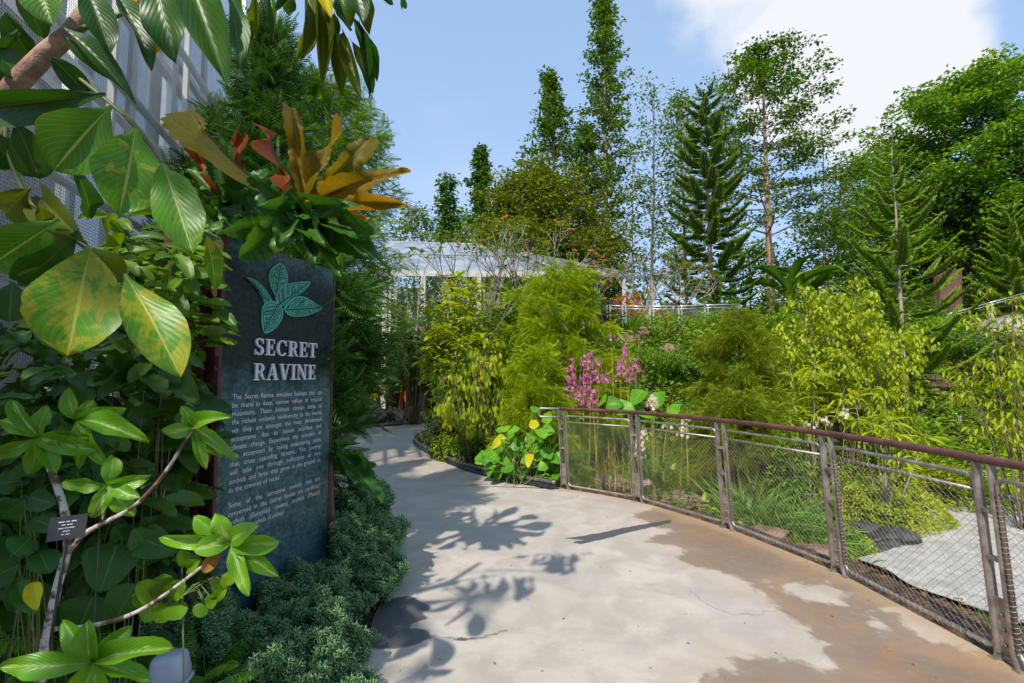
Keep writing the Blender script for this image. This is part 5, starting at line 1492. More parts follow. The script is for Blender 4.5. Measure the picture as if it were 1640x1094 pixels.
sh('croton', 'yellow leaved low plant behind the terrace railing net', 1035, 500, 18.6, 110, 'lime', 93, nst=12, ncl=6, nlf=8, leaf=.3, ratio=.2)
sh('croton', 'second reddish croton right of the thin forked tree', 1075, 468, 20, 60, 'crotonred', 94, nst=8, ncl=6, nlf=8, leaf=.26, ratio=.3)
# frangipanis: bare grey forks with flowers
def frangipani(label, px, py, Y, wpx, seed, npet=26, mat='pinkpetal'):
    rg = np.random.RandomState(seed); b = base_at(px, Y); H = top_h(px, py, Y, b); Rm = wpx / FPX * Y / 2
    th = thing('frangipani', label, 'small tree', b)
    tb = MB(); lb = MB(); fb = MB(); tips = []
    def grow(p, d, L, r, k):
        pts = curve3(p, d, L, 3, -.1, .06, rg); tb.tube(pts, np.linspace(r, r * .8, 4), 5, caps=False)
        if k == 0 or r < .007: tips.append((pts[-1], nrm(pts[-1] - pts[-2]))); return
        for j in range(rg.randint(2, 4)):
            a = rg.uniform(0, 6.28); e = rg.uniform(.35, .8)
            x = nrm(np.cross(d, (0.3, .2, 1))); y = np.cross(d, x)
            grow(pts[-1], nrm(nrm(d) * math.cos(e) + (x * math.cos(a) + y * math.sin(a)) * math.sin(e) + np.array((0, 0, .25))), L * rg.uniform(.6, .8), r * .72, k - 1)
    for j in range(3): grow(b + (rg.normal(0, .1), rg.normal(0, .1), -.1), (rg.normal(0, .25), rg.normal(0, .25), 1), H * .42, .034, 4)
    for p, d in tips:
        m = rg.randint(2, 7)
        if m: aa = rg.uniform(0, 6.28, m); dd = np.stack([np.cos(aa), np.sin(aa), rg.uniform(.1, .9, m)], 1); lb.inst(L_NARROW, M_(dd, np.tile((0, 0, 1.), (m, 1)), .07, rg.uniform(.18, .3, m)), np.tile(p, (m, 1)), rg.uniform(0, 1, m))
    idx = rg.choice(len(tips), min(len(tips), npet), replace=False)
    for i in idx:
        p = tips[i][0] + (0, 0, .05)
        for c in range(3):
            q = p + rg.normal(0, .05, 3); aa = np.arange(5) * 1.2566; dd = np.stack([np.cos(aa), np.sin(aa), np.full(5, .5)], 1)
            fb.inst(LEAF2, M_(dd, np.tile((0, 0, 1.), (5, 1)), .05, .07), np.tile(q, (5, 1)), rg.uniform(0, 1))
    tb.build('branch', M['greywood'], th); lb.build('foliage', M['airy'], th); fb.build('blossom', M[mat], th)
sh('hanging_bush', 'green leafy shrub covering the front columns of the shade house', 665, 428, 15.4, 120, 'mid', 215, nst=22, ncl=11, nlf=9, leaf=.18, cl=.16)
sh('hanging_bush', 'bright leafy shrub under the middle of the shade house eave', 815, 436, 14.8, 110, 'bright', 216, nst=22, ncl=11, nlf=9, leaf=.17, cl=.16)
frangipani('bare grey frangipani with pink flower heads above the shade house eave', 838, 398, 14.5, 110, 101)
frangipani('frangipani with pink flowers between shade house corner and terrace railing', 940, 440, 15.5, 100, 102, 30)
frangipani('pale bare frangipani at the right end of the shade house roof', 1035, 425, 19, 120, 103, 18)
frangipani('thin grey frangipani with few orange flowers behind the golden shrub', 735, 415, 13.5, 80, 104, 14)
frangipani('grey forked frangipani right beside the dark araucaria foot', 1085, 430, 20, 90, 105, 10)
# palms with orange sealing-wax stems
def wax_palm(label, px, py, Y, seed, nst=5):
    rg = np.random.RandomState(seed); b = base_at(px, Y); H = top_h(px, py, Y, b)
    th = thing('palm', label, 'palm', b)
    for j in range(nst):
        mbs = MB(); mbf = MB(); a = j * 2.4; p0 = b + np.array((math.cos(a), math.sin(a), 0)) * .26 * (j > 0)
        h = H * (.50 if j == 0 else rg.uniform(.25, .42)); top = p0 + np.array((rg.normal(0, .1), rg.normal(0, .1), h))
        s = np.linspace(0, 1, 6)[:, None]; pts = p0 * (1 - s) + top * s
        mbs.tube(pts, np.linspace(.020, .024, 6) * H / 2.6, 8); mbs.build('trunk', M['sealing'], th)
        nf = 7 if j == 0 else 5
        for k in range(nf):
            az = k * 2.4 + rg.uniform(-.3, .3); e = rg.uniform(.7, 1.35)
            frond(mbf, top + (0, 0, -.05), (math.cos(az) * math.cos(e), math.sin(az) * math.cos(e), math.sin(e)), H * (.50 if j == 0 else .38) * rg.uniform(.8, 1.1), .34 * H / 2.6, 26, 1.3, rg, lw=.035 * H / 2.6, r=.012, ang=50, fl_droop=.45)
        mbf.build('frond', [M['palm'], M['sealing']], th)
wax_palm('tall clumping palm with glowing orange stems left of the golden shrub', 652, 488, 17.2, 111)
wax_palm('lower orange stemmed palm right in front of the tall one', 682, 560, 16.6, 112, 4)
wax_palm('small palm with drooping fronds over the black rocks', 598, 560, 17.6, 113, 3)
wax_palm('palm top in front of the shade house column', 628, 520, 18.4, 114, 3)

# round-leaved plant bed (giant round leaves)
def round_plant(name, label, pts, Y, mat, seed, outline=o_heart, size=(26, 52), cat='plant', yel=0, bush=0):
    rg = np.random.RandomState(seed); c = np.mean([at(p[0], p[1], Y) for p in pts], 0); b = np.array((c[0], c[1], gz(c[0], c[1])))
    th = thing(name, label, cat, b); mb = MB(); sb = MB(); yb = MB(); n = 0
    for p in pts:
        q = at(p[0] + rg.uniform(-4, 4), p[1] + rg.uniform(-4, 4), Y + rg.uniform(-.3, .35)); r = (p[2] if len(p) > 2 else rg.uniform(*size)) / FPX * Y
        up = nrm(np.array((0, 0, CAM_H)) - q) * .75 + np.array((-.2, 0, .7)) + rg.normal(0, .28, 3); dd = nrm(rdir(1, rg, -.5, .1)[0] - up * np.dot(up, rdir(1, rg)[0]) * .2)
        dd = nrm(dd - nrm(up) * np.dot(dd, nrm(up)))
        T = grid_leaf(8, 6, outline, rg.uniform(.2, .7), rg.uniform(.1, .3), .06, 5, rg.uniform(0, 6))
        isy = n < yel; n += 1
        mb = MB(); mb.inst(T, M_(dd[None], up[None], r * (.55 if isy else 1), r), (q - dd * r * .45)[None], rg.uniform(0, 1)); mb.build('yellow_leaf' if isy else 'leaf', M['yellow' if isy else mat], th)
        base = b + np.array((rg.normal(0, .12), rg.normal(0, .12), -.02)); m = (base + q) / 2 + (0, 0, .1)
        sb.tube([base, m, q - dd * r * .42], .006, 5, caps=False)
    sb.build('stalk', M['stem'], th)
    return th
rg0 = np.random.RandomState(5)
rp = [(858, 680, 30), (795, 708, 30), (855, 776, 20), (846, 745, 26)]
rp += [(x, y) for x, y in [(818, 700), (870, 690), (838, 728), (856, 718), (880, 735), (812, 738), (828, 752), (800, 722), (872, 762), (848, 760), (785, 725), (892, 738), (822, 715), (844, 735), (862, 708), (878, 725), (802, 728), (835, 758), (858, 765), (812, 758), (790, 745), (806, 706), (884, 758), (868, 778), (824, 774), (828, 690), (846, 712), (880, 690), (812, 722), (838, 742), (862, 732), (884, 722), (800, 745), (820, 765), (778, 735), (866, 756), (888, 750), (850, 700), (805, 690), (876, 775), (840, 770), (782, 755), (890, 770), (858, 652), (872, 668), (772, 752), (830, 715)]]
rp += [(x, y) for x, y in [(788, 758), (800, 768), (812, 778), (842, 782), (772, 742), (780, 768), (856, 786), (795, 735), (805, 750)]]
rp = [(q[0], q[1] - 12 if q[1] > 740 else q[1]) + tuple(q[2:]) for q in rp if q[1] < 776]
round_plant('round_leaf_plant', 'bright round leaved plant with a few yellow leaves at the railing end', rp, 7.15, 'round', 121, yel=3, size=(15, 26))
fern('fern', 'low bright strap ferns in the bed front between dark bush and round leaves', gp(728, 728, .02), 26, .55, .07, 'fernlime', 122, nl=22, lw=.014, droop=1.1, up=1.0)
fern('fern', 'second low strap fern clump at the foot of the yellow sapling', gp(760, 736, .02), 20, .50, .07, 'fernlime', 123, nl=22, lw=.014, droop=1.1, up=1.0)
fern('fern', 'darker fern peeking out by the black membrane edging', gp(700, 715, .02), 18, .42, .06, 'fern', 124, nl=20, lw=.014)
fern('fern', 'feathery fern behind the round leaves at the steel end loop', at(872, 720, 7.6) * (1, 1, 0), 14, .9, .16, 'fern', 125, nl=24, lw=.02, up=1.1)

sh('bed_plant', 'low bright leafy plant at the sapling foot behind the kerb', 742, 668, 8.55, 56, 'bright', 217, nst=12, ncl=7, nlf=9, leaf=.075, cl=.07, open_=.1)
sh('bed_plant', 'low yellow green plant between dark bush and bright ferns', 712, 672, 8.95, 50, 'fernlime', 218, nst=12, ncl=7, nlf=9, leaf=.07, cl=.07, open_=.1)
sh('bed_plant', 'mid green low plant behind the round leaves', 782, 652, 8.35, 60, 'mid', 219, nst=12, ncl=8, nlf=9, leaf=.08, cl=.08, open_=.1)
# purple orchids
def orchid(label, stalks, Y, seed, mat='purple', group=None):
    rg = np.random.RandomState(seed); c = at(np.mean([s[0] for s in stalks]), 700, Y); b = np.array((c[0], c[1], gz(c[0], c[1])))
    th = thing('orchid', label, 'orchid', b, group); st = MB(); lf = MB(); fl = MB()
    for (px, pt, pb) in stalks:
        t, u = at(px, pt, Y), at(px + rg.uniform(-4, 4), pb, Y); f = b + np.array(((u[0] - b[0]) * .8, rg.uniform(-.25, .25), 0)); f[2] = gz(f[0], f[1]) - .02
        pts = resamp(np.array([f, (f * .4 + u * .6) + rg.normal(0, .02, 3), u, t]), 14); st.tube(pts, np.linspace(.009, .004, 14), 5, caps=False)
        L = np.linalg.norm(t - u); n = int(L / .009)
        ss = rg.uniform(0, 1, n); r = .095 * (1 - ss * .6)
        for s, rr in zip(ss, r):
            a = rg.uniform(0, 6.28); q = u + (t - u) * s + rr * np.array((math.cos(a), math.sin(a), rg.uniform(-.1, .2))); o_ = nrm(np.array((math.cos(a), math.sin(a), .2)))
            x = nrm(np.cross(o_, (0, 0, 1))); y = np.cross(x, o_); ph = rg.uniform(0, 1)
            an = np.arange(5) * 1.2566 + ph; dd = x * np.cos(an)[:, None] + y * np.sin(an)[:, None] + o_ * .35
            fl.inst(LEAF2, M_(dd, np.tile(o_, (5, 1)), .019, .032), np.tile(q, (5, 1)), np.clip(rg.uniform(0, 1) + rg.uniform(-.2, .2, 5), 0, 1))
        m = 22; s2 = np.linspace(.25, .95, m); P = np.stack([np.interp(s2 * 9, range(14), pts[:, q]) for q in range(3)], 1); aa = np.arange(m) * 3.3; dd = np.stack([np.cos(aa), np.sin(aa), np.full(m, .5)], 1)
        lf.inst(L_NARROW, M_(dd, np.tile((0, 0, 1.), (m, 1)), .035, rg.uniform(.09, .16, m)), P, rg.uniform(0, 1, m))
    st.build('stalk', M['straw'], th); lf.build('foliage', M['bright'], th); fl.build('blossom', M[mat], th)
orchid('orchid clump with four tall magenta flower spikes left of the tallest spikes', [(916, 575, 650), (935, 568, 645), (945, 565, 630), (930, 620, 650), (908, 590, 625)], 8.2, 131)
orchid('orchid clump with the tallest magenta spikes above the third railing post gap', [(977, 537, 545), (1000, 553, 600), (992, 575, 610), (1018, 575, 600), (969, 598, 615), (1010, 590, 610)], 8.3, 132)
orchid('low magenta orchid spike just above the handrail', [(950, 625, 655), (946, 645, 655), (957, 575, 612)], 7.9, 133)
orchid('pale lilac orchid flower head by itself above the handrail', [(1043, 636, 655), (1046, 634, 652)], 7.2, 134, 'palepetal')
orchid('pale orchid flowers seen through the second panel top', [(1097, 668, 684), (1095, 685, 700), (1070, 680, 690)], 6.6, 135, 'palepetal')
orchid('pale orchid spike low beside the second railing post', [(1026, 700, 735), (1030, 690, 712)], 6.6, 136, 'palepetal')
orchid('pale lilac flowers on the strap leaved shrub right above the handrail', [(1318, 668, 682), (1300, 672, 684), (1355, 655, 668)], 7.5, 137, 'palepetal')
# stalky plants, reeds and grasses behind the railing
def gc(label, px, pyb, z, n, Lr, w, spread, mat, seed, **k):
    c = gp(px, pyb, z); c[2] = gz(c[0], c[1]); n = int(n * 1.5); w *= 1.35; grass_clump(k.pop('name', 'grass_clump'), label, c, n, Lr, w, spread, mat, seed, **k)
rg1 = np.random.RandomState(9)
for i, (px, pyb, Lh, mt, lab) in enumerate([
    (925, 758, 1.0, 'straw', 'yellow dry canes at the left side of the first mesh panel'), (955, 760, 1.1, 'straw', 'dry canes in the middle of the first mesh panel'),
    (990, 765, 1.1, 'straw', 'dry canes close before the second railing post')]):
    gc(lab, px, pyb, -.35, 26, (.7, Lh + .1), .014, .22, mt, 140 + i, name='cane_clump', droop=.12, rad=.30)
for i, (px, pyb, n, L, w, sp, mt, lab, dr) in enumerate([
    (940, 748, 120, (.5, 1.0), .020, .5, 'reed', 'leafy reeds behind the first panel', 1.0), (985, 752, 120, (.5, 1.0), .020, .5, 'bright', 'green reeds behind the right half of the first panel', 1.0),
    (1050, 775, 150, (.6, 1.15), .018, .55, 'reed', 'tall pale grass clump in the left half of the second panel', 1.0), (1100, 780, 160, (.5, 1.1), .018, .6, 'reed', 'tall arching grass clump in the middle of the second panel', 1.2),
    (1150, 800, 140, (.4, .9), .016, .6, 'reed', 'dense grass clump at the right end of the second panel', 1.2), (1085, 800, 110, (.3, .6), .014, .7, 'fernlime', 'short yellow grass low in the second panel', 1.3),
    (1125, 740, 130, (.7, 1.2), .03, .55, 'bright', 'broad bladed grass rising above the second panel rail', 1.0), (1060, 720, 120, (.7, 1.2), .03, .5, 'bright', 'broad bladed grass above the handrail behind the pale orchid', 1.0),
    (1195, 826, 150, (.7, 1.3), .022, .8, 'bluegrass', 'long arching blue green grass at the left of the third panel', 1.5), (1235, 838, 150, (.7, 1.2), .022, .8, 'bluegrass', 'long arching blue green grass in the middle of the third panel', 1.5),
    (1215, 770, 120, (.6, 1.1), .022, .7, 'mid', 'darker arching grass behind the third panel', 1.4), (1285, 846, 110, (.5, .9), .02, .8, 'bluegrass', 'arching grass before the fourth post', 1.5),
    (1160, 700, 100, (.6, 1.0), .03, .6, 'bright', 'wide leaved clump just over the handrail near the olive conifer', 1.2), (1588, 975, 26, (.15, .34), .008, .5, 'fern', 'small green grass tuft beside the lower path', .8),
    (975, 720, 90, (.6, 1.0), .03, .5, 'mid', 'broad green blades behind the orchid stalks', 1.0), (1010, 700, 90, (.6, 1.1), .035, .5, 'bright', 'large arching blades under the tallest orchid', 1.0)]):
    gc(lab, px, pyb, -.55 if px > 1000 else -.35, n, L, w, sp, mt, 150 + i, droop=dr, rad=.22)
# big leaf aroid just above rail
round_plant('aroid', 'arrow leaved plant with big bright leaves behind the orchids', [(1020, 632, 34), (1000, 650, 30), (1052, 640, 28), (1035, 660, 30), (980, 648, 26), (965, 640, 24), (1075, 655, 24)], 8.0, 'round', 171, size=(20, 28))
# lime groundcover mound seen through the net
def mound(label, px, pyb, z, wpx, h, mat, seed, leaf=.07, n=3600, name='groundcover_plant', ratio=.36, cat='low plant'):
    rg = np.random.RandomState(seed); c = gp(px, pyb, z); c[2] = gz(c[0], c[1]); Rm = wpx / FPX * c[1] / 2
    th = thing(name, label, cat, c); mb = MB(); sb = MB()
    a = rg.uniform(0, 6.28, n); r = np.sqrt(rg.uniform(0, 1, n)) * Rm; x, y = r * np.cos(a), r * np.sin(a)
    lump = np.array([mnoise.noise(Vector((q * 3.5, w * 3.5, seed))) for q, w in zip(x, y)])
    zz = h * (1 - (r / Rm) ** 2.4) * (.75 + .6 * lump) * rg.uniform(.55, 1, n) ** .5
    P = np.stack([x, y, zz], 1) + c; P[:, 2] = np.maximum(P[:, 2], c[2] + .01)
    dd = nrm(np.stack([np.cos(a), np.sin(a), np.full(n, .2)], 1) + rdir(n, rg) * .9)
    mb.inst(L_MID, M_(dd, np.array((0, 0, 1.)) + rg.normal(0, .4, (n, 3)), leaf * ratio, leaf * rg.uniform(.6, 1.2, n)[:, ] if False else leaf * ratio * 2.6), P, np.clip(rg.uniform(0, 1, n) * .6 + .2 + lump * .8, 0, 1))
    for i in range(40):
        q = P[rg.randint(n)]; sb.tube([(c[0] + (q[0] - c[0]) * .7, c[1] + (q[1] - c[1]) * .7, c[2] - .02), q], .003, 3, caps=False)
    mb.build('foliage', M[mat], th); sb.build('stem', M['stem'], th)
mound('yellow green low plants behind the middle of the second panel', 1090, 792, -.5, 150, .40, 'fernlime', 231, leaf=.07, n=1800)
mound('leafy low plants behind the left of the first panel', 940, 752, -.4, 110, .34, 'bright', 232, leaf=.08, n=1400)
mound('bright low plants low behind the third panel', 1235, 846, -.5, 110, .26, 'lime', 233, leaf=.07, n=1400)
mound('lime groundcover mound in the left of the fourth panel', 1385, 812, -.6, 175, .72, 'lime', 181)
mound('lime groundcover mound reaching towards the lower path bend', 1428, 806, -.6, 150, .66, 'lime', 182)
mound('yellow green groundcover behind the right end of the third panel', 1320, 842, -.6, 130, .40, 'fernlime', 183)
mound('golden groundcover low in front of the dark rock', 1270, 868, -.5, 100, .28, 'lime', 184, n=1600)
mound('lime groundcover filling the middle of the fourth panel', 1405, 770, -.6, 190, .62, 'lime', 189, leaf=.09)
mound('broad yellow green planting above the pink rocks', 1490, 765, -.5, 240, .60, 'lime', 185, leaf=.10)
mound('bright green planting between lower path and far path', 1600, 765, -.5, 260, .50, 'fernlime', 186, leaf=.10)
mound('bright leafy patch seen through the third panel', 1350, 760, -.5, 150, .5, 'bright', 187, leaf=.10, n=1800)
mound('green leafy patch under the strap leaved shrub', 1400, 740, -.4, 200, .5, 'bright', 188, leaf=.12, n=1800)
# right-hand shrubs
sh('lime_shrub', 'tall lime leaved shrub with hanging leaves right of the olive conifer', 1345, 432, 10.0, 225, 'lime', 191, nst=46, ncl=13, nlf=16, leaf=.12, ratio=.46, hang=.45, cl=.15, squash=.7, open_=.52, r0=.012)
sh('lime_shrub', 'lower lime leaved shrub trailing in front of the young pine trunk', 1425, 520, 9.4, 90, 'lime', 192, nst=9, ncl=9, nlf=8, leaf=.12, ratio=.40, hang=.6, cl=.14)
sh('strap_shrub', 'shrub with whorls of long yellowish strap leaves left of the stone wall', 1290, 540, 8.8, 130, 'lime', 193, nst=9, ncl=3, nlf=14, leaf=.30, ratio=.16, cl=.04, open_=.6, T=L_NARROW, stem='greywood')
sh('strap_shrub', 'shrub with strap leaf whorls above the handrail before the pine', 1405, 600, 7.8, 150, 'lime', 194, nst=8, ncl=2, nlf=14, leaf=.27, ratio=.18, cl=.04, open_=.7, T=L_NARROW, stem='greywood')
sh('bright_bush', 'bright bush of narrow leaves just above the handrail', 1275, 635, 7.4, 130, 'bright', 195, nst=14, ncl=7, nlf=10, leaf=.13, ratio=.28, cl=.07)
sh('bright_bush', 'yellow green bush low in front of the pale pink rock', 1500, 715, 9.0, 120, 'lime', 196, nst=10, ncl=6, nlf=9, leaf=.12, ratio=.3, cl=.08)
sh('pinnate_shrub', 'shrub with long hanging leaflet sprays at the right edge', 1622, 428, 7.6, 150, 'lime', 197, nst=12, ncl=10, nlf=10, leaf=.15, ratio=.26, hang=.4, cl=.13, open_=.35, stem='bark')
sh('slope_bush', 'green slope bush below the stone steps', 1560, 520, 13.5, 190, 'mid', 198, nst=26, ncl=12, nlf=9, leaf=.12, cl=.13)
sh('slope_bush', 'dark slope bush at the right edge below the steps', 1650, 545, 12.5, 170, 'mid', 199, nst=22, ncl=12, nlf=9, leaf=.12, cl=.13)
sh('slope_bush', 'low green bush behind the hook post', 1590, 615, 12.6, 170, 'bright', 200, nst=20, ncl=9, nlf=9, leaf=.10, cl=.1)
sh('slope_bush', 'mixed green bush between the far path and the slope', 1500, 610, 14.2, 130, 'mid', 201, nst=18, ncl=9, nlf=9, leaf=.12, cl=.12)
sh('slope_bush', 'leafy green bush under the terrace railing left end', 1000, 585, 12.4, 120, 'mid', 202, nst=18, ncl=9, nlf=9, leaf=.10, cl=.11)
sh('slope_bush', 'grey green bush between the boulders and the olive conifer', 1060, 560, 14.0, 90, 'airy', 203, nst=14, ncl=8, nlf=8, leaf=.12, cl=.12)
sh('slope_bush', 'low bright bush in front of the teal bin', 1105, 622, 11.6, 120, 'bright', 204, nst=14, ncl=8, nlf=9, leaf=.09, cl=.1)
sh('slope_bush', 'dark leafed bush right beside the teal bin', 1115, 580, 13.5, 50, 'dark', 205, nst=8, ncl=8, nlf=8, leaf=.13, cl=.1)
sh('slope_bush', 'yellow flowered low bush under the olive conifer', 1140, 640, 10.4, 90, 'fernlime', 206, nst=12, ncl=7, nlf=8, leaf=.09, cl=.1)
sh('slope_bush', 'broad leafed bush right of the terrace railing', 1245, 500, 16.5, 130, 'bright', 207, nst=18, ncl=9, nlf=8, leaf=.16, cl=.14)
sh('slope_bush', 'dense green bush under the big airy tree trunk', 1275, 440, 21, 130, 'mid', 208, nst=20, ncl=9, nlf=8, leaf=.2, cl=.2)
sh('slope_bush', 'green bush behind the lime leaved shrub', 1400, 455, 19, 130, 'mid', 209, nst=20, ncl=9, nlf=8, leaf=.2, cl=.2)
sh('slope_bush', 'dark mass of bush between small araucaria and brown wall', 1470, 470, 21, 110, 'hilldark', 210, nst=20, ncl=9, nlf=8, leaf=.2, cl=.2)
sh('slope_bush', 'tree shaded bush behind the brown wall slab', 1560, 425, 25, 130, 'hilldark', 211, nst=20, ncl=9, nlf=8, leaf=.24, cl=.24)
sh('slope_bush', 'leafy bush at the foot of the dark araucaria', 1140, 470, 19.5, 110, 'mid', 212, nst=18, ncl=9, nlf=8, leaf=.18, cl=.18)
sh('slope_bush', 'green bush between shade house and feathery conifer', 820, 470, 14.2, 110, 'mid', 213, nst=18, ncl=9, nlf=8, leaf=.14, cl=.14)
sh('slope_bush', 'bush in front of the shade house far corner', 960, 475, 16.5, 90, 'airy', 214, nst=14, ncl=8, nlf=8, leaf=.16, cl=.15)
# broad banana-like leaves near the pale trunk
def banana(label, px, py, Y, seed, n=6):
    rg = np.random.RandomState(seed); b = base_at(px, Y); H = top_h(px, py, Y, b); th = thing('banana_plant', label, 'banana plant', b); mb = MB(); sb = MB()
    sb.tube([b - (0, 0, .1), b + (0, 0, H * .5)], [.09, .06], 8)
    for i in range(n):
        mb = MB(); a = i * 2.4; T = grid_leaf(12, 4, o_strap, 1.1, .25, .06, 8, i); e = rg.uniform(.9, 1.35)
        dd = np.array([(math.cos(a) * math.cos(e), math.sin(a) * math.cos(e), math.sin(e))]); mb.inst(T, M_(dd, np.array([(-math.cos(a), -math.sin(a), .5)]), .34, H * .6), (b + (0, 0, H * .45))[None], rg.uniform(0, 1)); mb.build('leaf', M['mid'], th)
    sb.build('stem', M['stem'], th)
banana('banana plant with upright blades behind the pale trunk of the airy tree', 1268, 400, 22, 221)
banana('banana plant with broad blades left of the small araucaria', 1300, 405, 23, 222)

# scattered ground cover on all the planted slopes
def cover(name, label, n, box, mat, leaf, seed, hmax=.3, T=L_NARROW, ratio=.35, keep=None):
    rg = np.random.RandomState(seed); x = rg.uniform(box[0], box[1], n); y = rg.uniform(box[2], box[3], n)
    d = seg_dist(x, y, WALK_S, True); ok = (~inside(x, y, WALK_S)) & (d > .35)
    for Lq, Rq in ((LP_L, LP_R), (FP_L, FP_R)):
        P = np.vstack([Lq, Rq[::-1]]); ok &= (~inside(x, y, P)) & (seg_dist(x, y, P, True) > .2)
    cl = np.array([mnoise.noise(Vector((a * .9, c * .9, seed))) for a, c in zip(x, y)]); ok &= cl > -.30
    if keep is not None: ok &= keep(x, y, d)
    x, y, cl = x[ok], y[ok], cl[ok]; z = ground(x, y); m = len(x); mb = MB()
    h = rg.uniform(0, 1, m) * hmax * np.clip(.5 + cl * 2, .2, 1.2)
    dd = nrm(rdir(m, rg, 0, 1)); sz = leaf * rg.uniform(.6, 1.3, m)
    mb.inst(T, M_(dd, np.array((0, 0, 1.)) + rg.normal(0, .4, (m, 3)), sz * ratio, sz), np.stack([x, y, z + h], 1), np.clip(.5 + cl + rg.uniform(-.3, .3, m), 0, 1))
    tag(mb.build(name, M[mat], origin=(0, 0, 0)), label, None, kind='stuff')
cover('ground_cover', 'mixed low green planting covering the slopes behind the railing', 30000, (-7, 16, 6.0, 21), 'mid', .17, 1, .40)
cover('ground_cover', 'yellow green low planting between the shrubs', 20000, (-2, 13, 6.5, 18), 'fernlime', .15, 2, .34)
cover('ground_cover', 'taller leafy planting filling the slope on the right', 30000, (4.5, 17, 9.5, 22), 'bright', .20, 6, .7, ratio=.4)
cover('ground_cover', 'olive leafy planting filling the slope behind the orchids', 16000, (-1, 7, 9.5, 17), 'mid', .17, 7, .6, ratio=.4)
cover('ground_cover', 'coarse leafy planting on the upper terrace', 14000, (-14, 26, 18, 36), 'mid', .35, 3, .8)
cover('ground_cover', 'low shaded leaves under the plants left of the path', 9000, (-5, -1, 1, 9), 'dark', .09, 4, .14)
cover('undergrowth', 'distant mass of dark greenery closing the view behind the trees', 16000, (-60, 90, 44, 75), 'hilldark', 1.3, 5, 6.0, T=LEAF2, ratio=.7)

# =================================================================== FOREGROUND PLANTS
# ---- bronze and green rosette ferns that lean over the top of the sign
def rosette_nest(label, ctr, Y, leaves, seed):
    c = at(ctr[0], ctr[1], Y); th = thing('bronze_leaf_plant', label, 'plant', (c[0], c[1], 0))
    sb = MB(); 
    if seed == 1:
        q0, q1 = PP(.60, 0, -.34), PP(.60, 2.4, -.30); sb.tube(resamp(np.array([q0, (q0 + q1) / 2, q1, c]), 12), np.linspace(.03, .02, 12), 8)
    else: sb.tube([(c[0] - .05, c[1] + .05, 0), c * (1, 1, .5) + (.02, .02, 0), c], [.03, .028, .022], 8)
    sb.build('stem', M['bark'], th)
    mbs = {}
    for base, tip, w, kind, dY, roll, bend in leaves:
        mb = mbs.setdefault(kind, [])
        m = MB(); k = rs.randint(11, 16)
        pxleaf(m, base, tip, w * (.66 if kind != 'nestgreen' else .9), Y, Y + dY, outline=o_lobed(k, .20 if kind != 'nestred' else .06), nl=44, nw=6, bend=bend, fold=.30, wave=.24, roll=roll, rnd=rs.uniform(0, 1), tw=rs.uniform(-.3, .3))
        mb.append(m)
    for kind, lst in mbs.items():
        for m in lst: m.build('leaf', M[kind], th)
L1 = [((483, 345), (316, 176), 24, 'nestbronze', .1, .5, .8), ((486, 325), (472, 176), 52, 'nestbronze', .05, .1, .5), ((480, 318), (428, 206), 26, 'nestred', .15, .8, .3),
      ((494, 318), (592, 222), 58, 'nestbronze', .0, -.2, .9), ((500, 325), (650, 274), 50, 'nestbronze', -.1, .25, .8), ((500, 330), (646, 326), 44, 'nestbronze', -.2, .1, .5),
      ((505, 340), (588, 348), 26, 'orange', -.1, 0, .3), ((495, 320), (548, 205), 46, 'nestbronze', .2, .6, .5),
      ((480, 340), (398, 282), 42, 'nestgreen', -.2, .4, .6), ((476, 352), (386, 412), 52, 'nestgreen', -.35, -.1, .7), ((470, 350), (345, 372), 44, 'nestgreen', -.3, .2, .6),
      ((500, 350), (616, 384), 46, 'nestgreen', -.3, .2, .7), ((500, 352), (598, 415), 44, 'nestgreen', -.25, -.2, .8), ((490, 358), (545, 440), 44, 'nestgreen', -.3, .2, .7), ((484, 360), (505, 415), 40, 'nestgreen', -.35, .3, .6),
      ((500, 345), (622, 430), 34, 'nestgreen', -.1, .3, 1.0), ((478, 345), (420, 330), 46, 'nestgreen', -.4, -.3, .5), ((492, 338), (560, 330), 40, 'nestgreen', -.4, .2, .6), ((470, 345), (440, 400), 44, 'nestgreen', -.4, -.2, .5),
      ((486, 350), (465, 300), 40, 'nestgreen', -.2, .4, .4), ((490, 345), (530, 395), 42, 'nestgreen', -.4, -.2, .6)]
rosette_nest('bronze and green scalloped leaf rosette hanging over the sign top', (488, 350), 2.95, L1, 1)
L1 += [((490, 330), (515, 190), 40, 'nestbronze', .1, -.4, .2), ((496, 325), (625, 245), 40, 'nestbronze', 0, .4, .15), ((478, 330), (395, 215), 36, 'nestbronze', .1, -.3, .1), ((500, 335), (640, 300), 38, 'nestbronze', -.15, .4, .4), ((484, 322), (455, 215), 40, 'nestbronze', .05, -.5, .3), ((498, 322), (570, 238), 44, 'nestbronze', -.1, .5, .9), ((476, 340), (375, 245), 38, 'nestgreen', 0, .4, .7), ((502, 340), (630, 352), 38, 'nestgreen', -.2, -.3, .8)]
L1 += [((482, 335), (350, 235), 40, 'nestgreen', .1, .3, .9), ((490, 325), (530, 215), 40, 'nestgreen', .2, -.2, .5), ((486, 325), (440, 235), 36, 'nestgreen', .15, .3, .7), ((500, 330), (600, 262), 38, 'nestgreen', .1, -.3, .9), ((503, 345), (645, 372), 38, 'nestgreen', -.1, .2, .8), ((474, 348), (352, 330), 40, 'nestgreen', -.1, -.2, .5)]
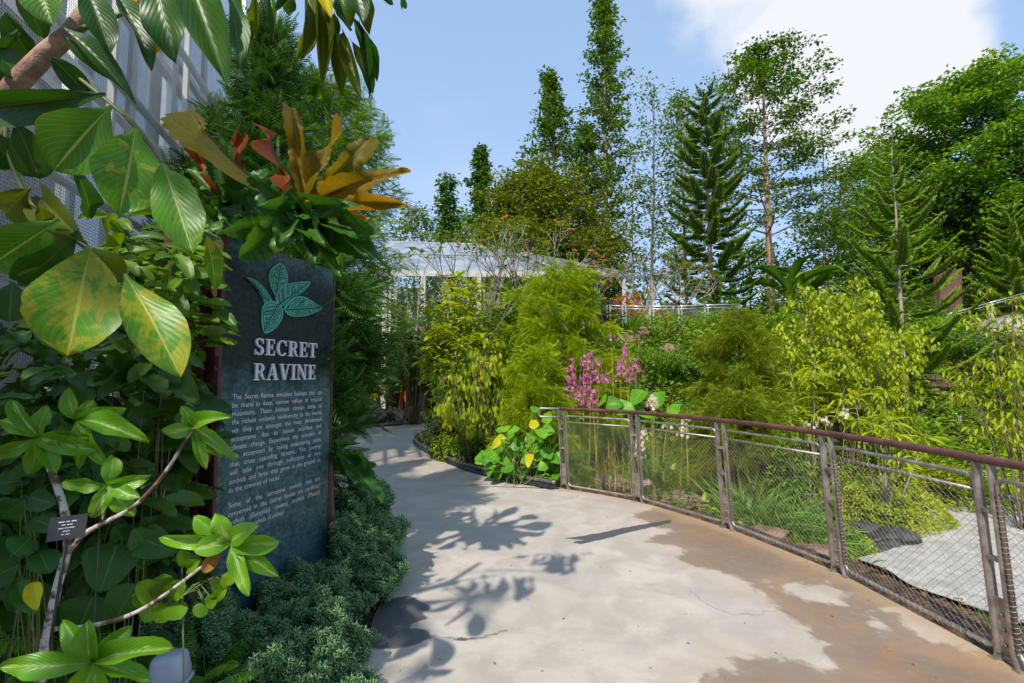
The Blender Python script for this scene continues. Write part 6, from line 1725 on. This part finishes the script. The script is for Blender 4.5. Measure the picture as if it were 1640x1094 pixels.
L2 = [((356, 315), (305, 212), 26, 'nestred', .05, .3, .4), ((358, 312), (322, 206), 20, 'nestred', .15, .5, .3), ((366, 315), (379, 208), 30, 'nestred', .1, -.3, .3), ((360, 318), (345, 240), 34, 'nestgreen', -.05, .2, .3),
      ((358, 325), (268, 300), 40, 'nestgreen', -.1, .4, .8), ((360, 325), (300, 268), 34, 'nestgreen', 0, -.3, .5), ((365, 322), (440, 272), 40, 'nestgreen', -.1, .3, .6), ((368, 325), (452, 300), 46, 'nestgreen', -.2, -.1, .7),
      ((358, 328), (290, 345), 44, 'nestgreen', -.2, .2, .6), ((362, 330), (330, 372), 44, 'nestgreen', -.25, 0, .6), ((366, 328), (420, 345), 44, 'nestgreen', -.3, .2, .6), ((362, 330), (375, 380), 40, 'nestgreen', -.3, .2, .6)]
rosette_nest('smaller rosette with dark red upright leaves left of the bronze one', (362, 322), 3.25, L2, 2)
L3 = [((535, 715), (612, 802), 34, 'nestgreen', -.2, .2, .6), ((532, 725), (600, 745), 24, 'nestgreen', -.1, -.3, .5), ((530, 735), (592, 785), 26, 'nestgreen', -.1, .3, .6), ((528, 715), (570, 700), 22, 'nestgreen', .1, .2, .5)]
rosette_nest('green scalloped leaves sticking out low past the right sign edge', (527, 725), 3.7, L3, 3)

# ---- big-leaved tree in the top left corner
def big_tree():
    Y = 1.45
    c = at(-190, 420, 1.6)
    th = thing('big_leaf_tree', 'tree with huge yellow blotched leaves hanging into the top left corner', 'tree', (c[0], c[1], 0))
    tb = MB()
    tb.tube([(c[0] - .1, c[1] + .1, 0), (c[0] - .05, c[1], 1.2), at(-60, 250, 1.55), at(30, 130, 1.5), at(75, 85, 1.5), at(115, 52, 1.52), at(190, -60, 1.6)], [.05, .045, .04, .030, .028, .026, .02], 10)
    tb.build('branch', M['barkpink'], th)
    tw = MB()
    for P_ in ([(75, 85), (120, 120), (170, 160), (205, 190)], [(30, 130), (10, 230), (60, 340), (138, 398)], [(115, 52), (200, 20), (290, -30)], [(30, 130), (-20, 300), (-30, 420)], [(190, -60), (300, -60), (400, -50), (520, -45), (560, -20)], [(205, 190), (235, 225), (262, 262)]):
        tw.tube(resamp(np.array([at(x, y, Y + .06) for x, y in P_]), 14), np.linspace(.009, .005, 14), 6)
    tw.build('twig', M['stem'], th)
    rows = [
        ((170, 150), (-40, 172), 56, 'bigdark', 0, .15, .2), ((178, 170), (86, 274), 96, 'bigleaf', 0, -.2, .1), ((217, 205), (190, 343), 104, 'bigleaf', -.03, .1, .42), ((262, 262), (312, 414), 84, 'bigleaf', -.05, -.15, .36), ((330, 375), (345, 462), 28, 'bigleaf', .1, .5, .5),
        ((146, 396), (108, 572), 136, 'bigleaf', -.06, .05, .80), ((199, 438), (290, 606), 82, 'bigleaf', -.05, .2, .74), ((196, 440), (232, 560), 34, 'bigolive', .05, .6, .8), ((96, 352), (-20, 428), 74, 'bigleaf', 0, .1, .3), ((125, 370), (28, 452), 62, 'bigdark', .06, .3, .5),
        ((140, 395), (198, 452), 56, 'bigolive', .04, -.4, .5), ((142, 392), (62, 315), 56, 'bigolive', .12, .2, .4), ((20, 452), (14, 516), 66, 'bigdark', 0, 0, .2), ((120, 270), (145, 350), 30, 'heart', .2, .4, .3),
        ((58, -40), (85, 42), 56, 'bigleaf', 0, -.2, .1), ((30, -20), (70, 62), 40, 'bigdark', .1, .3, .3), ((135, -25), (178, 90), 52, 'bigdark', 0, .2, .4), ((96, 40), (218, 168), 34, 'bigdark', .05, .5, .2), ((105, 60), (205, 132), 26, 'bigdark', .1, -.5, .6),
        ((178, -20), (244, 112), 34, 'bigdark', -.03, .5, .5), ((236, 45), (240, 90), 30, 'orange', .05, .2, .7), ((196, -20), (214, 10), 20, 'orange', .1, 0, .5), ((248, -60), (283, 102), 62, 'bigdark', -.04, -.2, .9), ((285, -70), (362, 132), 60, 'bigdark', -.06, .2, .9), ((352, -60), (383, 120), 34, 'heart', -.05, .5, .4), ((330, -60), (352, 55), 34, 'heart', .0, -.4, .5),
        ((30, 50), (-60, 130), 60, 'bigdark', .1, .3, .4), ((10, 20), (60, 110), 44, 'bigdark', .12, -.3, .3), ((-30, 60), (40, 135), 50, 'bigdark', .05, .4, .6), ((80, 90), (150, 160), 40, 'bigdark', .12, .2, .1), ((20, 190), (60, 285), 62, 'bigdark', .15, .4, .3), ((-30, 210), (30, 270), 60, 'bigdark', .1, .2, .6), ((60, 330), (100, 420), 44, 'bigolive', .15, .5, .3), ((50, 300), (10, 340), 60, 'bigolive', .18, .1, .5)]
    for base, tip, w, kind, dY, roll, rn in rows:
        m = MB(); pxleaf(m, base, tip, w, Y, Y + dY, outline=o_obov if w > 45 else o_ell, nl=16, nw=8, bend=rs.uniform(.2, .6), fold=rs.uniform(.1, .24), wave=.07, roll=roll + rs.uniform(-.15, .15), rnd=rn)
        m.build('leaf', M[kind], th)
    # dangling cluster at the top middle
    Y2 = 1.75
    rows = [((382, -30), (382, 56), 17, 'bigolive'), ((410, -20), (408, 62), 17, 'bigolive'), ((430, -30), (437, 64), 17, 'bigdark'), ((486, -30), (482, 98), 30, 'bigolive'), ((506, 22), (474, 96), 22, 'bigolive'), ((508, -20), (517, 136), 26, 'bigolive'), ((520, -40), (530, 30), 28, 'yellow'),
            ((560, -50), (582, 38), 42, 'bigdark'), ((540, 50), (547, 154), 25, 'bigolive'), ((548, 46), (580, 162), 22, 'bigolive'), ((560, 60), (597, 152), 20, 'bigolive'), ((566, 30), (604, 132), 28, 'bigdark'), ((455, -30), (462, 24), 24, 'bigdark'), ((540, -10), (560, 45), 30, 'bigdark'), ((575, 35), (592, 160), 14, 'bigdark'), ((586, -20), (592, 55), 26, 'bigolive'), ((640, -16), (646, 12), 12, 'bigdark'), ((600, -12), (630, 6), 10, 'bigdark'), ((535, 20), (540, 70), 24, 'bigdark'), ((470, -40), (440, 20), 20, 'bigdark')]
    for base, tip, w, kind in rows:
        m = MB(); pxleaf(m, base, tip, w, Y2, Y2 - rs.uniform(-.1, .1), outline=o_obov, nl=14, nw=4, bend=rs.uniform(.2, .5), fold=rs.uniform(.25, .5), wave=.10, roll=rs.uniform(-.4, .4), rnd=rs.uniform(0, .8)); m.build('leaf', M[kind], th)
    tw = MB(); tw.tube(resamp(np.array([at(500, -60, Y2), at(535, 10, Y2), at(562, 48, Y2)]), 8), .006, 6); tw.build('twig', M['stem'], th)
big_tree()

# ---- variegated shrub with pale mottled stem
def whorl(mb, c, Y, n, L, w, seed, tips=None, rnd=None, flat=.5, dY=0.0):
    """leaf whorl round a twig end given in photo pixels at distance Y; leaves spread in real depth too"""
    rg = np.random.RandomState(seed); o = at(c[0], c[1], Y)
    tl = tips if tips is not None else [(c[0] + L * math.cos(a), c[1] + L * math.sin(a) * flat) for a in np.linspace(0, 2 * np.pi, n, endpoint=False) + rg.uniform(0, 6)]
    for (x, y) in tl:
        l = math.hypot(x - c[0], y - c[1])
        pxleaf(mb, c, (x, y), w * rg.uniform(.62, .95), Y, Y + dY + rg.uniform(-.05, .05), outline=o_ell, nl=12, nw=6, bend=rg.uniform(.2, 1.2), fold=rg.uniform(.1, .4), wave=.12, roll=rg.uniform(-.5, .5), rnd=rg.uniform(0, 1) if rnd is None else rnd)
def varieg():
    Y = 1.55
    g = at(72, 1050, Y); th = thing('variegated_shrub', 'shrub with pale mottled stem and cream centred leaf whorls before the sign', 'shrub', (g[0], g[1], 0))
    sb = MB()
    def st(L, r0, r1, mat=0): sb.tube(resamp(np.array([at(x, y, Y + d) for x, y, d in L]), 22), np.linspace(r0, r1, 22), 8, mat=mat)
    st([(50, 1250, .05), (70, 1050, 0), (92, 940, 0), (108, 880, 0), (106, 830, 0), (92, 780, .02), (76, 740, .02), (62, 705, .02)], .016, .009)
    st([(109, 885, 0), (135, 855, -.02), (165, 838, -.03), (215, 810, -.05), (262, 760, -.05), (300, 700, -.05), (312, 684, -.05)], .008, .004)
    st([(80, 1008, 0), (140, 1003, -.03), (200, 988, -.05), (250, 962, -.06), (320, 910, -.08), (366, 870, -.1)], .007, .004)
    st([(165, 838, -.03), (168, 800, -.03), (172, 776, -.03)], .004, .003)
    sb.build('stem', M['barkpatch'], th)
    W_ = [((62, 700), [(0, 672), (-10, 728), (52, 758), (90, 760), (162, 722), (150, 700), (75, 650), (20, 640)], 34, Y), ((124, 672), [(150, 640), (200, 655), (232, 705), (170, 745), (126, 750), (110, 620), (205, 700)], 34, Y + .05),
          ((172, 776), [(100, 772), (180, 730), (240, 762), (225, 798), (215, 828), (145, 828)], 30, Y - .03), ((310, 685), [(258, 690), (290, 650), (368, 668), (330, 752), (356, 730), (376, 738), (300, 662)], 28, Y - .05),
          ((370, 868), [(258, 860), (310, 826), (345, 825), (414, 842), (450, 868), (448, 925), (398, 955), (310, 880), (400, 885)], 34, Y - .1), ((148, 1062), [(0, 1068), (100, 992), (140, 995), (212, 1002), (278, 1038), (240, 1092), (120, 1110), (160, 1120)], 44, Y - .35)]
    k = 0
    for c, tips, w, y in W_:
        for tp in tips:
            m = MB(); whorl(m, c, y, 0, 0, w, 300 + k, [tp]); m.build('leaf', M['varieg'], th); k += 1
    m = MB(); pxleaf(m, (352, 880), (325, 918), 22, Y - .1, Y - .12, outline=o_ell, bend=.4, fold=.3); m.build('dead_leaf', M['deadleaf'], th)
varieg()

# ---- heart leaves, small round leaves, dark leafy fill
def leafy(name, label, specs, Y, mat, cat='plant', outline=o_heart, stem=True, wave=.05, hub=None):
    c = np.mean([at(s[0][0], s[0][1], Y) for s in specs], 0); th = thing(name, label, cat, (c[0], c[1], 0)); sb = MB(); root = np.array((c[0], c[1] + .08, -.02)) if hub is None else at(hub[0], hub[1], Y)
    if hub is not None: sb.tube([np.array((root[0] + .02, root[1] + .05, -.02)), root], .003, 5)
    for (b, t, w) in specs:
        m = MB(); pxleaf(m, b, t, w, Y, Y - rs.uniform(-.02, .08), outline=outline, nl=12, nw=6, bend=rs.uniform(.2, .6), fold=rs.uniform(.08, .25), wave=wave, roll=rs.uniform(-.3, .3), rnd=rs.uniform(0, 1)); m.build('leaf', M[mat], th)
        q = at(b[0], b[1], Y); sb.tube(resamp(np.array([root, (root + q) / 2 + (rs.normal(0, .02), .02, .04), q]), 8), .0018, 5, caps=False)
    sb.build('stem', M['stem'], th)
leafy('heart_leaf_plant', 'dark plant with large veined heart shaped leaves left of the sign foot', [((188, 872), (160, 950), 76), ((195, 862), (182, 842), 40), ((222, 860), (285, 885), 54), ((215, 935), (182, 1000), 62), ((232, 872), (215, 845), 40), ((100, 955), (70, 1010), 84), ((60, 930), (20, 985), 70), ((150, 955), (120, 1020), 70), ((35, 860), (5, 910), 50)], 1.85, 'heart')
leafy('round_leaf_sprig', 'sprig of small rounded mid green leaves in front of the maroon frame', [((255, 968), (222, 985), 34), ((250, 962), (222, 932), 30), ((262, 958), (262, 920), 34), ((268, 958), (296, 928), 30), ((266, 968), (250, 998), 32), ((272, 968), (290, 992), 32), ((240, 958), (212, 955), 26), ((300, 910), (320, 898), 22), ((295, 905), (290, 880), 18), ((330, 968), (348, 958), 20), ((340, 960), (362, 940), 18), ((330, 985), (312, 970), 16), ((360, 940), (370, 915), 18), ((350, 950), (340, 925), 16)], 1.72, 'bright', outline=o_round, hub=(292, 955))
leafy('broad_leaf_sapling', 'dark sapling with big plain leaves at the left edge', [((40, 800), (0, 830), 42), ((45, 795), (90, 808), 34), ((35, 770), (-10, 775), 40), ((50, 860), (20, 890), 44), ((60, 880), (80, 920), 40), ((30, 905), (-15, 925), 44), ((48, 830), (95, 850), 36), ((25, 930), (60, 985), 30)], 1.7, 'heart', outline=o_ell)
leafy('yellow_spotted_leaf', 'single drooping yellow leaf with brown spots at the left', [((52, 932), (60, 978), 24)], 1.6, 'yellow', outline=o_ell, cat='leaf')
rgf = np.random.RandomState(33)
def fill(label, box, Y, n, L, w, mat, seed):
    rg = np.random.RandomState(seed); c = at((box[0] + box[2]) / 2, (box[1] + box[3]) / 2, Y); th = thing('leafy_shrub', label, 'shrub', (c[0], c[1], 0)); mb = MB(); sb = MB()
    for i in range(n // 7):
        x, y = rg.uniform(box[0], box[2]), rg.uniform(box[1], box[3]); q = at(x, y, Y + rg.uniform(-.35, .35)); r = np.array((q[0] * .7 + c[0] * .3 + rg.normal(0, .1), q[1] + rg.uniform(-.05, .15), -.02))
        pts = resamp(np.array([r, (r * .5 + q * .5) + rg.normal(0, .04, 3), q]), 8)
        if i % 3 == 0: sb.tube(pts, np.linspace(.004, .0015, 8), 4, caps=False)
        m = 7; aa = np.arange(m) * 2.4; el = rg.uniform(-.6, .5, m); dd = np.stack([np.cos(aa) * np.cos(el), np.sin(aa) * np.cos(el), np.sin(el)], 1); s = L / FPX * Y * rg.uniform(.7, 1.2, m)
        mb.inst(L_DETAIL, M_(dd, np.array((0, 0, 1.)) + rg.normal(0, .35, (m, 3)) + nrm(-q) * .5, s * w, s), q + dd * .01 + rg.normal(0, .03, (m, 3)), rg.uniform(0, 1, m))
    mb.build('foliage', M[mat], th); sb.build('stem', M['bark'], th)
fill('dense dark leafy shrub between the glasshouse mesh and the variegated shrub', (10, 520, 320, 900), 2.25, 420, 62, .42, 'dark', 311)
fill('second dark shrub low against the mesh behind the heart leaves', (0, 640, 330, 1020), 2.7, 420, 58, .42, 'dark', 312)
fill('mid green twiggy shrub with narrow leaflets in front of the mesh', (170, 350, 330, 560), 2.5, 300, 52, .34, 'mid', 313)
fill('shrub of fine mid green leaves behind the plant name plate', (-20, 600, 180, 860), 1.95, 220, 50, .40, 'bigdark', 314)
fill('dark leaves crowding the bottom left corner', (-40, 850, 240, 1100), 2.3, 260, 56, .5, 'dark', 315)
# ferns along the bottom
def fern_at(label, c, Y, n, L, seed, mat='fern'):
    q = at(c[0], c[1], Y); fern('fern', label, (q[0], q[1], max(0.0, q[2] - .1)), n, L, .075, mat, seed, nl=30, lw=.013, droop=1.0, up=.8)
fern_at('bright fern frond in front of the grey light housing', (265, 1130), 1.9, 9, .42, 321, 'fern')
fern_at('shaded fern behind the big bottom leaf whorl', (110, 1000), 2.0, 10, .40, 322, 'fern')
fern_at('small fern between light housing and juniper', (330, 1060), 2.2, 8, .30, 323, 'fern')
def ground_fern(lab, px, py, Y, s): 
    b = base_at(px, Y); fern('fern', lab, b, 12, .5, .09, 'fern', s, nl=24, lw=.014)

# ---- blue-green junipers
def spray_template():
    V = []; F = []; UV = []
    def cone(a, b, r, v0, v1):
        a, b = np.array(a, float), np.array(b, float); d = nrm(b - a); x = nrm(np.cross(d, (.3, .1, 1))); y = np.cross(d, x); k = len(V)
        m = a * .45 + b * .55
        for q, rr, vv in ((a, r * .6, v0), (m, r, (v0 + v1) / 2)):
            for j in range(3): V.append(q + rr * (x * math.cos(j * 2.094) + y * math.sin(j * 2.094))); UV.append((.5, vv))
        V.append(b); UV.append((.5, v1))
        for j in range(3):
            j2 = (j + 1) % 3; F.extend([(k + j, k + j2, k + 3 + j2), (k + j, k + 3 + j2, k + 3 + j), (k + 3 + j, k + 3 + j2, k + 6)])
    rg = np.random.RandomState(4)
    cone((0, 0, 0), (0, 1, .05), .045, .1, .9)
    for i in range(11):
        s = .12 + .8 * i / 11; a = i * 2.4; L = .42 * (1.1 - s) + .12
        x, z = math.cos(a), math.sin(a)
        cone((0, s, .05 * s), (x * L, s + L * .75, z * L + .03), .055, s * .5, min(1, .45 + s * .55))
    return tmpl(V, F, UV)
SPR = spray_template()
def juniper(label, c, rx, ry, h, seed, n=2600, ln=.085):
    rg = np.random.RandomState(seed); th = thing('juniper', label, 'juniper', (c[0], c[1], 0)); mb = MB(); tb = MB()
    d = rdir(n, rg, .02, 1); a = np.arctan2(d[:, 1], d[:, 0])
    lump = np.array([mnoise.noise(Vector((q[0] * 2.3 + seed, q[1] * 2.3, q[2] * 2.3))) for q in d])
    lump2 = np.array([mnoise.noise(Vector((q[0] * 6 + seed, q[1] * 6, q[2] * 6))) for q in d])
    k = (1 + .60 * lump + .40 * lump2) * rg.uniform(.72, 1.0, n) ** .5
    P = d * np.array((rx, ry, h)) * k[:, None] + np.array((c[0], c[1], .02))
    dd = nrm(d * (1, 1, 1.0) + rdir(n, rg) * .6 + np.array((0, 0, .35)))
    s = ln * rg.uniform(.6, 1.25, n)
    mb.inst(SPR, M_(dd, rdir(n, rg), s, s), P - dd * s[:, None] * .5, np.clip(.5 + lump * .8 + rg.uniform(-.4, .4, n), 0, 1))
    for i in range(60):
        q = P[rg.randint(n)]; tb.tube([(c[0] + rg.normal(0, .03), c[1] + rg.normal(0, .03), -.02), (np.array(c[:2]).tolist() + [0] if False else [(c[0] + q[0]) / 2, (c[1] + q[1]) / 2, q[2] * .7]), q * (1, 1, .97)], [.007, .005, .002], 4, caps=False)
    tb.build('stem', M['bark'], th); mb.build('foliage', M['juniper'], th)
def gpx(px, py): q = gp(px, py); return (q[0], q[1])
juniper('juniper mound furthest back hugging the right edge of the sign', (-1.42, 4.45), .32, .55, .50, 401, 3000, .10)
juniper('juniper mound spilling onto the path beside the sign right foot', (-1.17, 3.72), .31, .38, .40, 402, 3000, .09)
juniper('low juniper in the gap between the sign foot and the wet patch', (-1.28, 3.02), .33, .34, .30, 403, 3000, .08)
juniper('big juniper mound in front of the sign at the bottom edge', (-1.11, 2.46), .33, .40, .34, 404, 4200, .068)
juniper('shaded juniper mound left of the big one under the sign', (-1.50, 2.35), .30, .32, .40, 405, 3800, .066)
juniper('nearest juniper mound cut off by the bottom edge', (-1.02, 1.95), .27, .28, .22, 406, 3400, .058)

# ---- fallen leaves and specks on the path
rgl = np.random.RandomState(77)
lm = L_MID
for i, (px, py) in enumerate([(880, 870), (1050, 945), (963, 908), (1205, 852), (1330, 985), (735, 980), (700, 1055), (990, 1000), (1100, 1030), (1290, 1000), (905, 990), (1460, 1062), (640, 830), (760, 800), (1390, 960), (680, 870), (1040, 1070), (870, 1075), (600, 880), (650, 905), (820, 905), (1100, 985), (1240, 1045), (790, 1060), (720, 850), (845, 960), (1010, 915), (1420, 1040), (1160, 1085), (615, 845), (640, 1075), (1500, 1085), (1130, 880), (930, 1040)]):
    q = gp(px, py, .006); mb = MB(); a = rgl.uniform(0, 6.28); s = rgl.uniform(.012, .03)
    mb.inst(lm, M_(np.array([(math.cos(a), math.sin(a), .02)]), np.array([(0, 0, 1.)]), s * .5, s), q[None], rgl.uniform(0, 1))
    tag(mb.build('fallen_leaf', M['deadleaf'] if i % 3 else M['yellow'], origin=q), 'tiny dry fallen leaf lying on the pale path', 'leaf', 'fallen leaves on the path')
# leaf litter in the beds
def litter(name, label, n, box, seed):
    rg = np.random.RandomState(seed); x = rg.uniform(box[0], box[1], n); y = rg.uniform(box[2], box[3], n); d = seg_dist(x, y, WALK_S, True); ok = ~inside(x, y, WALK_S) & ~inside(x, y, np.vstack([LP_L, LP_R[::-1]])); x, y = x[ok], y[ok]; z = ground(x, y) + .03; m = len(x); mb = MB(); s = rg.uniform(.03, .07, m)
    mb.inst(L_MID, M_(nrm(rdir(m, rg, -.2, .2)), np.array((0, 0, 1.)) + rg.normal(0, .25, (m, 3)), s * .5, s), np.stack([x, y, z], 1), rg.uniform(0, 1, m)); tag(mb.build(name, M['deadleaf'], origin=(0, 0, 0)), label, None, kind='stuff')
def grit():
    rg = np.random.RandomState(5); n = 520; x = rg.uniform(-1.2, 2.9, n); y = rg.uniform(2.0, 9.5, n); d = seg_dist(x, y, FENCE); dl = seg_dist(x, y, LEFT)
    ok = inside(x, y, WALK_S) & ((rg.uniform(0, 1, n) < np.exp(-d * 4)) | (rg.uniform(0, 1, n) < np.exp(-dl * 3)) | (rg.uniform(0, 1, n) < .10)); x, y = x[ok], y[ok]; m = len(x); mb = MB(); s = rg.uniform(.005, .016, m)
    mb.inst(LEAF2, M_(nrm(rdir(m, rg, -.15, .15)), np.array((0, 0, 1.)) + rg.normal(0, .3, (m, 3)), s * .6, s), np.stack([x, y, np.full(m, .006)], 1), rg.uniform(0, 1, m)); tag(mb.build('grit', M['deadleaf'], origin=(0, 0, 0)), 'specks of grit and leaf crumbs on the pale path', None, kind='stuff')
grit()
litter('litter', 'brown dry leaves on the soil left of the path', 2600, (-4, -.7, .8, 8), 1)
litter('litter', 'dry leaves and debris on the slope below the railing', 1800, (0, 6, 1.5, 8), 2)
